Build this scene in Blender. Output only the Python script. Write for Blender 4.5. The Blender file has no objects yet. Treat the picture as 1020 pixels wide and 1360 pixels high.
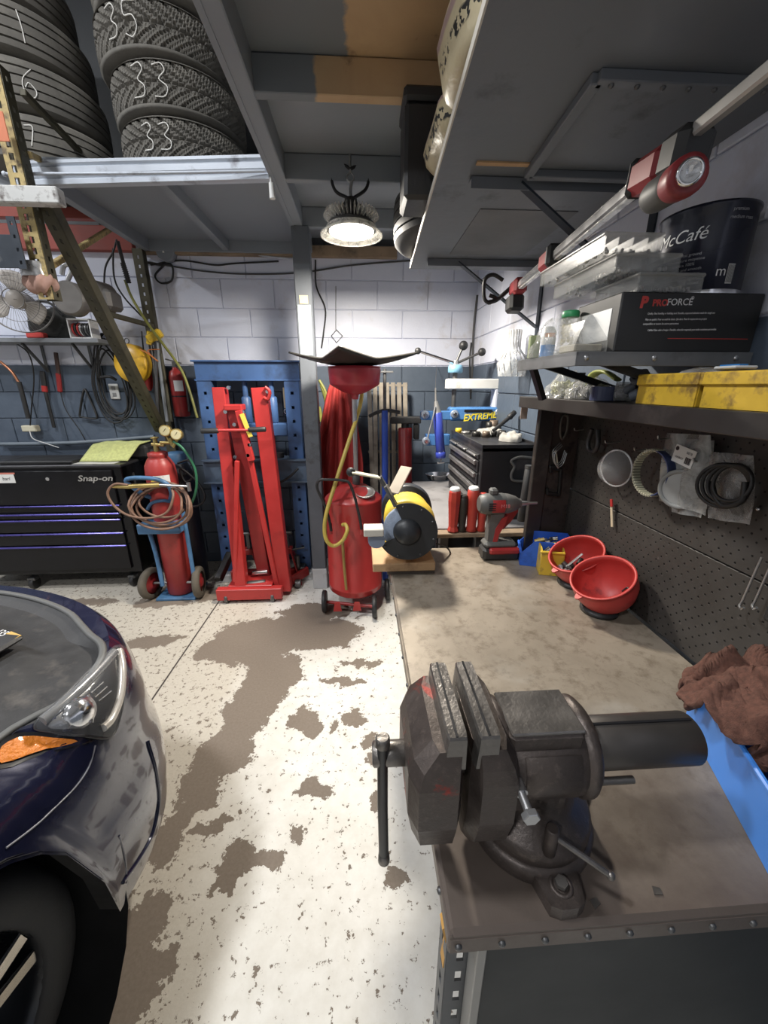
import bpy, math, random
from mathutils import Matrix, Vector, Euler
random.seed(7)
sc = bpy.context.scene
COL = sc.collection
# ---------------------------------------------------------------- camera
F_PX, PITCH, YAW, CAM_H = 511.0, math.radians(18.2), math.radians(3.35), 1.6
FW = Vector((math.sin(YAW)*math.cos(PITCH), math.cos(YAW)*math.cos(PITCH), -math.sin(PITCH)))
RT = Vector((math.cos(YAW), -math.sin(YAW), 0)); UP = RT.cross(FW)
CAM = Vector((0, 0, CAM_H))
cd = bpy.data.cameras.new('camera'); cam = bpy.data.objects.new('camera', cd); COL.objects.link(cam)
cd.sensor_fit = 'VERTICAL'; cd.sensor_height = 24.0; cd.sensor_width = 18.0
cd.lens = 24.0*F_PX/1360.0; cd.clip_start = 0.01
cam.matrix_world = Matrix(((RT.x, UP.x, -FW.x, 0), (RT.y, UP.y, -FW.y, 0), (RT.z, UP.z, -FW.z, CAM_H), (0, 0, 0, 1)))
sc.camera = cam
# ---------------------------------------------------------------- world, exposure
w = bpy.data.worlds.new('world'); sc.world = w; w.use_nodes = True
w.node_tree.nodes['Background'].inputs[0].default_value = (.62, .66, .74, 1)
w.node_tree.nodes['Background'].inputs[1].default_value = 0.0
sc.view_settings.view_transform = 'Standard'; sc.view_settings.look = 'None'
sc.view_settings.gamma = 1; sc.view_settings.use_curve_mapping = False
sc.view_settings.exposure = 0.0
LAMP_W, SHOP_W = 66.0, 88.0          # hanging lamp over the bench, high-bay lamps of the shop
SHOP_LAMPS = [(-1.75, 0.55, 4.25), (-1.9, -2.2, 4.25), (-4.4, 1.6, 4.25)]

def U(px, py, **k):
    """point of the place that stands behind a pixel, on a given plane x=, y= or z="""
    d = FW + RT*((px-510)/F_PX) + UP*((680-py)/F_PX)
    (a, v), = k.items(); i = 'xyz'.index(a)
    return CAM + d*((v-CAM[i])/d[i])

# ---------------------------------------------------------------- mesh builder
def T(x=0, y=0, z=0, rx=0, ry=0, rz=0, s=None):
    m = Matrix.Translation((x, y, z)) @ Euler((math.radians(rx), math.radians(ry), math.radians(rz))).to_matrix().to_4x4()
    if s: m = m @ Matrix.Diagonal((s[0], s[1], s[2], 1))
    return m
def along(p0, p1, up=(0, 0, 1)):
    """matrix with local Z running from p0 to p1, origin p0"""
    p0, p1 = Vector(p0), Vector(p1); z = (p1-p0).normalized(); u = Vector(up)
    if abs(z.dot(u)) > .98: u = Vector((0, 1, 0))
    x = u.cross(z).normalized(); y = z.cross(x)
    return Matrix(((x.x, y.x, z.x, p0.x), (x.y, y.y, z.y, p0.y), (x.z, y.z, z.z, p0.z), (0, 0, 0, 1)))
def spline(pts, n=6, closed=False):
    P = [Vector(p) for p in pts]; L = len(P); out = []
    R = range(L if closed else L-1)
    for i in R:
        a = P[(i-1) % L] if closed or i > 0 else P[0]*2-P[1]
        b, c = P[i], P[(i+1) % L]
        d = P[(i+2) % L] if closed or i+2 < L else P[-1]*2-P[-2]
        for j in range(n):
            t = j/n
            out.append(0.5*((2*b)+(c-a)*t+(2*a-5*b+4*c-d)*t*t+(3*b-a-3*c+d)*t**3))
    if not closed: out.append(P[-1])
    return out
I4 = Matrix.Identity(4)
class MB:
    def __init__(s): s.v = []; s.f = []; s.sm = []
    def add(s, vs, fs, m=None, smooth=False):
        o = len(s.v); m = m or I4
        s.v += [m @ Vector(p) for p in vs]
        s.f += [tuple(i+o for i in f) for f in fs]; s.sm += [smooth]*len(fs); return s
    def box(s, c, d, m=None, ch=.0):
        x, y, z = d[0]/2, d[1]/2, d[2]/2; C = Vector(c)
        if ch <= 0:
            vs = [C+Vector((i*x, j*y, k*z)) for i in (-1, 1) for j in (-1, 1) for k in (-1, 1)]
            return s.add(vs, [(0, 1, 3, 2), (4, 6, 7, 5), (0, 4, 5, 1), (2, 3, 7, 6), (0, 2, 6, 4), (1, 5, 7, 3)], m)
        ch = min(ch, x*.9, y*.9, z*.9); vs = []; ix = {}
        for i in (-1, 1):
            for j in (-1, 1):
                for k in (-1, 1):
                    for a in range(3):
                        q = [i*x, j*y, k*z]
                        for b in range(3):
                            if b != a: q[b] -= (i, j, k)[b]*ch
                        ix[i, j, k, a] = len(vs); vs.append(C+Vector(q))
        fs = []
        for a in range(3):
            b, c2 = (a+1) % 3, (a+2) % 3
            for sg in (-1, 1):
                f = []
                for (p, q) in ((-1, -1), (1, -1), (1, 1), (-1, 1)):
                    t = [0, 0, 0]; t[a] = sg; t[b] = p; t[c2] = q; f.append(ix[(*t, a)])
                fs.append(tuple(f if sg > 0 else f[::-1]))
            for p in (-1, 1):
                for q in (-1, 1):
                    t1 = [0, 0, 0]; t1[a] = -1; t1[b] = p; t1[c2] = q; t2 = list(t1); t2[a] = 1
                    f = [ix[(*t1, b)], ix[(*t2, b)], ix[(*t2, c2)], ix[(*t1, c2)]]
                    fs.append(tuple(f if p*q < 0 else f[::-1]))
        for i in (-1, 1):
            for j in (-1, 1):
                for k in (-1, 1):
                    f = [ix[i, j, k, 0], ix[i, j, k, 1], ix[i, j, k, 2]]
                    fs.append(tuple(f if i*j*k > 0 else f[::-1]))
        return s.add(vs, fs, m)
    def bar(s, p0, p1, wx, wy, ch=.0, up=(0, 0, 1), m=None):
        L = (Vector(p1)-Vector(p0)).length; a = along(p0, p1, up)
        return s.box((0, 0, L/2), (wx, wy, L), (m @ a) if m else a, ch)
    def lathe(s, prof, seg=20, m=None, smooth=True, a0=0, a1=360, cap=True):
        full = abs(a1-a0) >= 359.9; n = seg if full else seg+1; vs = []; fs = []
        for (r, z) in prof:
            for i in range(n):
                a = math.radians(a0+(a1-a0)*i/seg); vs.append((r*math.cos(a), r*math.sin(a), z))
        for k in range(len(prof)-1):
            for i in range(n if full else seg):
                j = (i+1) % n; fs.append((k*n+i, k*n+j, (k+1)*n+j, (k+1)*n+i))
        s.add(vs, fs, m, smooth)
        if cap and full:
            for k, rev in ((0, True), (len(prof)-1, False)):
                if prof[k][0] > 1e-5:
                    f = [(prof[k][0]*math.cos(2*math.pi*i/n), prof[k][0]*math.sin(2*math.pi*i/n), prof[k][1]) for i in range(n)]
                    s.add(f, [tuple(range(n))[::-1] if rev else tuple(range(n))], m)
        return s
    def cyl(s, p0, p1, r, r2=None, seg=14, m=None, ch=0):
        L = (Vector(p1)-Vector(p0)).length; r2 = r if r2 is None else r2; a = along(p0, p1)
        pr = [(r, 0), (r2, L)] if not ch else [(r-ch, 0), (r, ch), (r2, L-ch), (r2-ch, L)]
        return s.lathe(pr, seg, (m @ a) if m else a)
    def sphere(s, c, r, seg=14, m=None, sc_=(1, 1, 1)):
        n = max(5, seg//2); pr = [(max(1e-6, r*math.sin(math.pi*i/n)), -r*math.cos(math.pi*i/n)) for i in range(n+1)]
        a = T(*c, s=sc_); return s.lathe(pr, seg, (m @ a) if m else a, cap=False)
    def tube(s, pts, r, seg=8, n=6, closed=False, m=None, flat=1.0, smooth=True):
        P = spline(pts, n, closed) if n > 1 else [Vector(p) for p in pts]
        L = len(P); N = None; vs = []; rr = r if callable(r) else (lambda t: r)
        for i in range(L):
            t = (P[(i+1) % L]-P[i-1]) if closed or 0 < i < L-1 else (P[1]-P[0] if i == 0 else P[-1]-P[-2])
            if t.length < 1e-9: t = Vector((0, 0, 1))
            t.normalize()
            if N is None:
                N = t.cross(Vector((0, 0, 1)))
                if N.length < .1: N = t.cross(Vector((0, 1, 0)))
            N = (N - t*N.dot(t)).normalized(); B = t.cross(N); q = rr(i/max(1, L-1))
            for k in range(seg):
                a = 2*math.pi*k/seg; vs.append(P[i]+N*(q*math.cos(a))+B*(q*flat*math.sin(a)))
        fs = []
        for i in range(L if closed else L-1):
            for k in range(seg):
                j = (i+1) % L; fs.append((i*seg+k, i*seg+(k+1) % seg, j*seg+(k+1) % seg, j*seg+k))
        s.add(vs, fs, m, smooth)
        if not closed:
            s.add(vs[:seg], [tuple(range(seg))[::-1]], m); s.add(vs[-seg:], [tuple(range(seg))], m)
        return s
    def torus(s, R, r, m=None, seg=28, sr=8, flat=1.0):
        return s.tube([(R*math.cos(2*math.pi*i/seg), R*math.sin(2*math.pi*i/seg), 0) for i in range(seg)], r, sr, 1, True, m, flat)
    def prism(s, poly, h, m=None, z0=0, smooth=False):
        n = len(poly); a = sum(poly[i][0]*poly[(i+1) % n][1]-poly[(i+1) % n][0]*poly[i][1] for i in range(n))
        if a < 0: poly = poly[::-1]
        vs = [(p[0], p[1], z0) for p in poly]+[(p[0], p[1], z0+h) for p in poly]
        s.add(vs, [tuple(range(n))[::-1], tuple(range(n, 2*n))], m)
        return s.add(vs, [(i, (i+1) % n, n+(i+1) % n, n+i) for i in range(n)], m, smooth)
    def grid(s, fn, nu, nv, m=None, smooth=True, cu=False):
        vs = [fn(i/nu, j/nv) for i in range(nu+1) for j in range(nv+1)]
        fs = [(i*(nv+1)+j, (i+1)*(nv+1)+j, (i+1)*(nv+1)+j+1, i*(nv+1)+j+1) for i in range(nu) for j in range(nv)]
        return s.add(vs, fs, m, smooth)
    def ring(s, ro, ri, h, m=None, seg=28):
        return s.lathe([(ri, 0), (ro, 0), (ro, h), (ri, h), (ri, 0)], seg, m, cap=False, smooth=False)
    def holed(s, L, wd, th, hw, hh, pitch, m=None, start=None):
        """flat strip along local Z (width X, thickness Y) with a row of real rectangular holes"""
        start = pitch/2 if start is None else start; z = 0; sw = (wd-hw)/2
        s.box((-(wd-sw)/2, 0, L/2), (sw, th, L), m); s.box(((wd-sw)/2, 0, L/2), (sw, th, L), m)
        c = start
        while c < L-hh/2:
            if c-hh/2 > z: s.box((0, 0, (z+c-hh/2)/2), (hw, th, c-hh/2-z), m)
            z = c+hh/2; c += pitch
        if z < L: s.box((0, 0, (z+L)/2), (hw, th, L-z), m)
        return s
    def mesh(s, name, mat, inv=None):
        me = bpy.data.meshes.new(name)
        me.from_pydata([tuple(inv @ p) if inv else tuple(p) for p in s.v], [], s.f)
        me.polygons.foreach_set('use_smooth', s.sm)
        if mat: me.materials.append(mat)
        me.update(); return me
    def build(s, name, mat, parent=None, world=True, solid=0, sub=0):
        inv = None
        if parent is not None and world: inv = WM[parent.name].inverted()
        ob = bpy.data.objects.new(name, s.mesh(name, mat, inv)); COL.objects.link(ob)
        if parent is not None: ob.parent = parent
        WM[ob.name] = WM[parent.name].copy() if parent is not None else I4.copy()
        if solid:
            md = ob.modifiers.new('solid', 'SOLIDIFY'); md.thickness = solid; md.offset = 0
        if sub:
            md = ob.modifiers.new('sub', 'SUBSURF'); md.levels = sub; md.render_levels = sub
        return ob
WM = {}
def thing(name, label, cat, loc=(0, 0, 0), rz=0, group=None, m=None):
    o = bpy.data.objects.new(name, None); COL.objects.link(o); o.empty_display_size = .05
    mm = m if m is not None else T(*loc, rz=rz)
    o.matrix_world = mm; WM[o.name] = mm.copy(); tag(o, label, cat, group); return o
def tag(o, label, cat, group=None, kind=None):
    if label: o['label'] = label
    if cat: o['category'] = cat
    if group: o['group'] = group
    if kind: o['kind'] = kind
    return o
def struct(o, label=None):
    o['kind'] = 'structure'
    if label: o['label'] = label
    return o
def one(name, mb, mat, label, cat, group=None, origin=None, **k):
    """a thing that is a single mesh, its origin at its base"""
    if origin is None:
        n = len(mb.v); origin = (sum(p.x for p in mb.v)/n, sum(p.y for p in mb.v)/n, min(p.z for p in mb.v))
    t = Matrix.Translation(origin); inv = t.inverted(); mb.v = [inv @ p for p in mb.v]
    o = mb.build(name, mat, None, False, **k); o.matrix_world = t; WM[o.name] = t
    return tag(o, label, cat, group)
def inst(name, me, parent, m):
    o = bpy.data.objects.new(name, me); COL.objects.link(o); o.parent = parent; o.matrix_local = m; WM[o.name] = WM[parent.name] @ m if parent else m
    return o
def copy_tree(o, m, label=None):
    c = o.copy(); COL.objects.link(c); c.matrix_world = m; WM[c.name] = m.copy()
    if label: c['label'] = label
    for ch in list(o.children):
        d = ch.copy(); COL.objects.link(d); d.parent = c; WM[d.name] = m.copy()
        for g in list(ch.children):
            e = g.copy(); COL.objects.link(e); e.parent = d
    return c
def text(name, body, size, m, mat, parent=None, ext=.0006, shear=0, bold=0, sx=1):
    """flat lettering as a mesh; m places the middle of the line, local X reads along, local Z faces out"""
    cu = bpy.data.curves.new(name, 'FONT'); cu.body = body; cu.size = size; cu.extrude = ext; cu.shear = shear; cu.offset = bold
    cu.align_x = 'CENTER'; cu.align_y = 'CENTER'; cu.resolution_u = 3
    tmp = bpy.data.objects.new(name+'_tmp', cu); COL.objects.link(tmp)
    dg = bpy.context.evaluated_depsgraph_get()
    me = bpy.data.meshes.new_from_object(tmp.evaluated_get(dg)); bpy.data.objects.remove(tmp)
    mm = m @ Matrix.Diagonal((sx, 1, 1, 1))
    if parent is not None: mm = WM[parent.name].inverted() @ mm
    me.transform(mm); me.materials.clear(); me.materials.append(mat); me.name = name
    o = bpy.data.objects.new(name, me); COL.objects.link(o); o.parent = parent
    return o
def face_m(p, xdir, normal):
    z = Vector(normal).normalized(); x = Vector(xdir); x = (x-z*x.dot(z)).normalized(); y = z.cross(x); p = Vector(p)
    return Matrix(((x.x, y.x, z.x, p.x), (x.y, y.y, z.y, p.y), (x.z, y.z, z.z, p.z), (0, 0, 0, 1)))

# ---------------------------------------------------------------- materials
class NT:
    def __init__(s, name):
        s.m = bpy.data.materials.new(name); s.m.use_nodes = True; s.t = s.m.node_tree; s.n = s.t.nodes; s.l = s.t.links
        s.b = s.n['Principled BSDF']
    def new(s, ty, **k):
        nd = s.n.new(ty)
        for a, v in k.items(): setattr(nd, a, v)
        return nd
    def set(s, sock, v):
        if hasattr(v, 'is_linked'): s.l.new(v, sock)
        elif isinstance(v, (tuple, list)) and len(v) == 3 and len(sock.default_value) == 4: sock.default_value = (*v, 1)
        else: sock.default_value = v
    def math(s, op, a, b=0, c=0, clamp=False):
        nd = s.new('ShaderNodeMath', operation=op, use_clamp=clamp)
        for i, v in enumerate((a, b, c)): s.set(nd.inputs[i], v)
        return nd.outputs[0]
    def noise(s, vec, scale, detail=4, rough=.55, dist=0):
        nd = s.new('ShaderNodeTexNoise'); s.l.new(vec, nd.inputs['Vector'])
        nd.inputs['Scale'].default_value = scale; nd.inputs['Detail'].default_value = detail
        nd.inputs['Roughness'].default_value = rough; nd.inputs['Distortion'].default_value = dist
        return nd.outputs['Fac'], nd.outputs['Color']
    def mix(s, fac, a, b):
        nd = s.new('ShaderNodeMix', data_type='RGBA'); s.set(nd.inputs[0], fac); s.set(nd.inputs[6], a); s.set(nd.inputs[7], b); return nd.outputs[2]
    def step(s, v, lo, hi, a=0., b=1.):
        nd = s.new('ShaderNodeMapRange'); s.set(nd.inputs[0], v); s.set(nd.inputs[1], lo); s.set(nd.inputs[2], hi); s.set(nd.inputs[3], a); s.set(nd.inputs[4], b); return nd.outputs[0]
    def pos(s): return s.new('ShaderNodeNewGeometry').outputs['Position']
    def obj(s): return s.new('ShaderNodeTexCoord').outputs['Object']
    def xyz(s, v):
        nd = s.new('ShaderNodeSeparateXYZ'); s.l.new(v, nd.inputs[0]); return nd.outputs
    def bump(s, h, strength, dist=.01):
        nd = s.new('ShaderNodeBump'); s.l.new(h, nd.inputs['Height']); nd.inputs['Strength'].default_value = strength; nd.inputs['Distance'].default_value = dist
        s.l.new(nd.outputs[0], s.b.inputs['Normal'])
MATS = {}
def M(name, col, rough=.5, metal=0., var=.18, scale=9., bump=0., dirt=None, damt=.0, dscale=5., coat=0., emit=None, trans=0., alpha=1., world=False, ior=None):
    """a procedural surface: base colour with mottling, optional dirt patches and fine relief"""
    if name in MATS: return MATS[name]
    t = NT(name); v = t.pos() if world else t.obj()
    f, _ = t.noise(v, scale, 5); c = t.mix(f, tuple(max(0, x*(1-var*1.3)) for x in col), tuple(min(1, x*(1+var)) for x in col))
    if dirt:
        g, _ = t.noise(v, dscale, 6, .65); k = t.step(g, .62-.32*damt, .74-.2*damt); c = t.mix(k, c, dirt)
    t.set(t.b.inputs['Base Color'], c)
    r = t.step(f, .2, .8, max(0, rough-.1), min(1, rough+.12)); t.set(t.b.inputs['Roughness'], r)
    t.b.inputs['Metallic'].default_value = metal
    if coat: t.b.inputs['Coat Weight'].default_value = coat; t.b.inputs['Coat Roughness'].default_value = .06
    if trans: t.b.inputs['Transmission Weight'].default_value = trans
    if ior: t.b.inputs['IOR'].default_value = ior
    if alpha < 1: t.b.inputs['Alpha'].default_value = alpha
    if emit: t.b.inputs['Emission Color'].default_value = (*emit[0], 1); t.b.inputs['Emission Strength'].default_value = emit[1]
    if bump:
        h, _ = t.noise(v, scale*6, 4); t.bump(h, bump, .004)
    MATS[name] = t.m; return t.m
def clear(name, col, alpha, rough=.15, bump=.5, film=True):
    """thin clear plastic film: part see-through, part glossy"""
    if name in MATS: return MATS[name]
    t = NT(name); v = t.obj(); f, _ = t.noise(v, 22, 4, .6, .6)
    t.set(t.b.inputs['Base Color'], col); t.b.inputs['Roughness'].default_value = rough
    t.set(t.b.inputs['Alpha'], t.step(f, .35, .7, alpha*.55, min(1, alpha*1.6)) if film else t.step(f, .3, .7, alpha*.95, alpha*1.05))
    t.bump(f, bump, .01); MATS[name] = t.m; return t.m

from mathutils import noise as NZ

# ================================================================ palette
GREY = M('slate_grey_paint', (.225, .245, .268), .55, var=.16, scale=3, bump=.15, world=True)
BLACK = M('black_paint', (.012, .012, .014), .35, var=.3)
BLACKP = M('black_plastic', (.02, .02, .021), .5, var=.3, bump=.2)
RUBBER = M('tyre_rubber', (.15, .14, .122), .85, var=.3, scale=14, bump=.3, dirt=(.22, .205, .175), damt=.3)
STEEL = M('bare_steel', (.5, .5, .5), .32, .9, var=.25)
DSTEEL = M('dark_steel', (.13, .13, .13), .42, .7, var=.35, bump=.2)
CHROME = M('chrome', (.75, .75, .76), .15, 1., var=.1)
GALV = M('galvanised_paint', (.50, .54, .60), .45, .15, var=.2, scale=6, dirt=(.2, .2, .22), damt=.1)
WHITE = M('white_paint', (.72, .72, .70), .45, var=.12, dirt=(.3, .27, .22), damt=.12)
CHALK = M('chalk', (.75, .73, .68), .9, var=.1)
RED = M('red_paint', (.40, .03, .028), .38, var=.2, dirt=(.2, .02, .02), damt=.1)
DRED = M('dark_red_paint', (.28, .02, .02), .4, var=.25, dirt=(.07, .02, .02), damt=.2)
BLUE = M('blue_paint', (.07, .17, .40), .42, var=.25, scale=5, dirt=(.04, .07, .14), damt=.2)
RAWWOOD = M('raw_wood', (.46, .29, .15), .75, var=.3, scale=10, dirt=(.16, .09, .05), damt=.2)
CABLE = M('black_cable', (.015, .015, .016), .5, var=.2)
YELLOW = M('yellow_paint', (.72, .48, .03), .45, var=.2, dirt=(.16, .11, .04), damt=.2)
CONC = (.20, .165, .13)

# ================================================================ room shell
XW, YB, ZR = .96, 3.45, 4.6          # right wall, back wall, roof
XL, YF = -6.0, -4.6
def floor_material():
    t = NT('flaking_white_floor_paint'); p = t.pos()
    _, nc = t.noise(p, 5, 6, .7)
    v1 = t.new('ShaderNodeVectorMath', operation='SUBTRACT'); t.l.new(nc, v1.inputs[0]); v1.inputs[1].default_value = (.5, .5, .5)
    v2 = t.new('ShaderNodeVectorMath', operation='SCALE'); t.l.new(v1.outputs[0], v2.inputs[0]); v2.inputs['Scale'].default_value = .30
    v3 = t.new('ShaderNodeVectorMath', operation='ADD'); t.l.new(p, v3.inputs[0]); t.l.new(v2.outputs[0], v3.inputs[1])
    x, y, z = t.xyz(v3.outputs[0])
    # bare patches where the paint has come away: pixel centre, half width, half height
    pats = [(385, 840, 95, 24), (330, 858, 60, 26), (420, 812, 50, 10), (360, 900, 42, 34), (325, 950, 34, 40), (300, 1005, 40, 34), (262, 1052, 28, 30),
            (330, 1140, 42, 20), (300, 1168, 22, 18), (405, 960, 22, 20), (468, 952, 22, 9), (440, 968, 9, 7), (418, 1050, 24, 13), (494, 1066, 12, 9),
            (524, 1165, 20, 18), (505, 1010, 16, 12), (215, 1130, 26, 30), (232, 1090, 22, 24), (190, 1220, 36, 40), (175, 1290, 50, 45), (150, 1350, 60, 40),
            (200, 852, 38, 9), (255, 788, 60, 11), (215, 800, 36, 6), (120, 800, 36, 5), (490, 985, 10, 10), (480, 880, 30, 5), (455, 905, 30, 4), (395, 1100, 10, 7), (275, 1110, 22, 13), (300, 1090, 14, 10)]
    acc = None
    for (px, py, hw, hh) in pats:
        c = U(px, py, z=0); rx = max(.02, (U(px+hw, py, z=0)-c).length); ry = max(.03, abs(U(px, py-hh, z=0).y-c.y)*.5+abs(U(px, py+hh, z=0).y-c.y)*.5)
        dx = t.math('MULTIPLY_ADD', x, 1/rx, -c.x/rx); dy = t.math('MULTIPLY_ADD', y, 1/ry, -c.y/ry)
        d = t.math('SQRT', t.math('ADD', t.math('MULTIPLY', dx, dx), t.math('MULTIPLY', dy, dy)))
        acc = d if acc is None else t.math('MINIMUM', acc, d)
    fine, _ = t.noise(p, 34, 5, .7); fine2, _ = t.noise(p, 13, 5, .65); big, _ = t.noise(p, 2.2, 4)
    edge = t.math('ADD', acc, t.math('MULTIPLY_ADD', fine, .5, -.25))
    m1 = t.step(edge, 1.02, .98)
    # dusty, scuffed track beside the car
    x0, y0, _z = t.xyz(p)
    trk = t.step(t.math('ADD', x0, t.math('MULTIPLY_ADD', y0, .12, t.math('MULTIPLY_ADD', big, .3, -.15))), -.55, -.30)  # 0 beside the car .. 1 in the aisle
    thr = t.step(trk, 0, 1, .585, .620)
    m2 = t.step(fine, t.math('ADD', thr, -.012), t.math('ADD', thr, .012))
    thr2 = t.step(trk, 0, 1, .655, .652)
    m3 = t.step(fine2, thr2, t.math('ADD', thr2, .012))
    m = t.math('MAXIMUM', m1, t.math('MAXIMUM', m2, m3))
    speck, _ = t.noise(p, 90, 4, .7)
    paint = t.mix(t.step(big, .3, .75), (.66, .64, .58), (.76, .75, .71))
    paint = t.mix(t.step(fine2, .35, .75, 0, .35), paint, (.42, .38, .31))
    paint = t.mix(t.step(trk, 0, .9, .8, 0), paint, t.mix(speck, (.36, .31, .24), (.58, .54, .46)))
    conc = t.mix(speck, (.135, .105, .08), (.24, .20, .16))
    # expansion joint
    a = U(290, 800, z=0); b = U(193, 942, z=0); dx, dy = b.x-a.x, b.y-a.y; L = math.hypot(dx, dy)
    j = t.math('ABSOLUTE', t.math('ADD', t.math('MULTIPLY', t.math('SUBTRACT', x0, a.x), dy/L), t.math('MULTIPLY', t.math('SUBTRACT', y0, a.y), -dx/L)))
    jm = t.step(j, .006, .004)
    c = t.mix(m, paint, conc); c = t.mix(jm, c, (.05, .04, .035))
    t.set(t.b.inputs['Base Color'], c)
    t.set(t.b.inputs['Roughness'], t.step(m, 0, 1, .5, .75))
    h = t.math('ADD', t.math('MULTIPLY', m, -.6), t.math('MULTIPLY', speck, .25)); t.bump(h, .35, .004)
    return t.m
def wall_material():
    t = NT('painted_block'); p = t.pos(); x, y, z = t.xyz(p)
    f, _ = t.noise(p, 2.3, 5, .6); g, _ = t.noise(p, 14, 5, .65)
    white = t.mix(t.step(f, .3, .75), (.62, .65, .76), (.72, .74, .83))
    stain = t.step(t.math('ADD', f, t.math('MULTIPLY', g, .35)), .76, .98, 0, .6); white = t.mix(stain, white, (.36, .31, .27))
    slate = t.mix(g, (.060, .080, .112), (.095, .122, .162))
    zz = t.math('ADD', z, t.math('MULTIPLY_ADD', g, .012, -.006))
    c = t.mix(t.step(zz, 1.752, 1.756), slate, white)
    c = t.mix(t.step(z, 2.60, 2.62), c, (.075, .08, .085))
    t.set(t.b.inputs['Base Color'], c); t.b.inputs['Roughness'].default_value = .5
    h, _ = t.noise(p, 70, 4); t.bump(h, .25, .004); return t.m
WALLM = wall_material()
PLAIN = M('plain_wall_paint', (.55, .56, .58), .6, var=.1, scale=2, world=True)
struct(MB().box(((XL+XW)/2, (YF+YB)/2, -.05), (XW-XL, YB-YF, .1)).build('floor', floor_material()), 'concrete shop floor with flaking white paint and bare brown patches')
CH, Z0, BL = .2083, .0916, .405      # block course height, first joint, block length
wb = struct(MB().box(((XL+XW)/2+.05, YB+.099, ZR/2), (XW-XL+.3, .2, ZR)).build('wall_back', WALLM), 'concrete block back wall, white above and slate grey below')
blk = MB().box((0, 0, 0), (BL-.0055, .02, CH-.0055), ch=.0035).mesh('block', WALLM)
for k in range(-1, 13):
    zc = Z0+(k+.5)*CH; off = (k % 2)*BL/2
    if k == -1:
        continue
    i = 0
    while True:
        x1 = XW-off-i*BL if off or i else XW
        x1 = XW-i*BL+(BL/2 if off else 0); xc = x1-BL/2; i += 1
        if xc < -3.9: break
        if xc+BL/2 > XW+.01:
            o = inst('block', blk, wb, T(XW-BL/4, YB-.001, zc, s=(.5, 1, 1)))
        else: inst('block', blk, wb, T(xc, YB-.001, zc))
wr = struct(MB().box((XW+.099, (YF+YB)/2, ZR/2), (.2, YB-YF, ZR)).build('wall_right', WALLM), 'concrete block side wall behind the benches, white above and slate below')
blk2 = MB().box((0, 0, 0), (.02, BL-.0055, CH-.0055), ch=.0035).mesh('block', WALLM)
for k in range(4, 12):
    for i in range(8):
        yc = YB-.012-(i+.5)*BL+(0 if k % 2 else BL/2)
        if yc+BL/2 > YB: inst('block', blk2, wr, T(XW-.001, YB-.012-BL/4, Z0+(k+.5)*CH, s=(1, .5, 1)))
        else: inst('block', blk2, wr, T(XW-.001, yc, Z0+(k+.5)*CH))
struct(MB().box((XL-.1, (YF+YB)/2, ZR/2), (.2, YB-YF, ZR)).build('wall_left', PLAIN))
struct(MB().box(((XL+XW)/2, YF-.1, ZR/2), (XW-XL, .2, ZR)).build('wall_front', PLAIN))
struct(MB().box(((XL+XW)/2, (YF+YB)/2, ZR+.05), (XW-XL, YB-YF, .1)).build('ceiling', PLAIN))
# bare timber plate and red board along the top of the back wall
struct(MB().box((-.65, YB-.035, 2.565), (1.9, .05, .075), ch=.004).build('trim_1', M('old_timber', (.30, .215, .14), .75, var=.35, dirt=(.12, .09, .06), damt=.3, world=True)), 'bare timber plate on top of the block wall')
struct(MB().box((-2.75, YB-.03, 2.62), (2.2, .05, .16), ch=.006).build('trim_2', M('red_brown_board', (.26, .05, .035), .6, world=True)), 'red-brown painted board on top of the block wall')

# ================================================================ lamps
GLOW = M('lamp_glow', (1, .95, .85), .4, emit=((1, .93, .80), 26), var=0)
GLOWS = M('high_bay_glow', (1, 1, 1), .4, emit=((.95, .97, 1), 12), var=0)
SKIRT = clear('lamp_skirt_clear', (.9, .88, .82), .35, .2)
def disk_light(parent, loc, r, watts, col):
    l = bpy.data.lights.new('light', 'AREA'); l.shape = 'DISK'; l.size = 2*r; l.energy = watts; l.color = col
    o = bpy.data.objects.new('light', l); COL.objects.link(o); o.parent = parent; o.location = loc
LX, LY, LZ = U(467, 311, y=2.3)
lamp = thing('pendant_lamp', 'round hanging shop lamp, lit, with a clear ribbed skirt, above the red drainer', 'lamp', (LX, LY, LZ))
MB().lathe([(0.001, .155), (.03, .15), (.035, .12), (.06, .115), (.075, .06), (.115, .045), (.12, .02), (.118, .012), (.001, .012)], 28).build('housing', DSTEEL, lamp, False)
MB().lathe([(.001, .004), (.108, .004), (.112, .010), (.001, .010)], 32).build('lens', GLOW, lamp, False)
mb = MB()
for i in range(40):
    a = i*9; mb.box((.135, 0, .012), (.045, .004, .03), T(rz=a) @ T(ry=-28))
mb.ring(.158, .152, .006, T(z=-.01), 40); mb.ring(.125, .118, .006, T(z=.024), 40)
mb.build('skirt', SKIRT, lamp, False)
MB().lathe([(.118, .03), (.156, -.008), (.153, -.008), (.116, .026)], 40).build('reflector', SKIRT, lamp, False)
mb = MB()
for i in range(16): mb.box((.085, 0, .062), (.04, .006, .05), T(rz=i*22.5))
mb.build('heat_sink', DSTEEL, lamp, False)
MB().tube([(0, 0, .15), (0, 0, .19), (.006, 0, .22)], .008).torus(.018, .004, T(z=.235, rx=90), 14, 6).build('hook', STEEL, lamp, False)
MB().tube([(.01, 0, .15), (.075, 0, .19), (.085, .01, .25), (.04, .01, .285), (0, 0, .27), (-.04, .01, .29), (-.09, .01, .25), (-.075, 0, .18), (-.01, 0, .15)], .008, 6, 5).build('cord', CABLE, lamp, False)
MB().cyl((0, 0, .25), (0, 0, max(.3, 2.662-LZ)), .006).build('hanger', STEEL, lamp, False)
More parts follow.
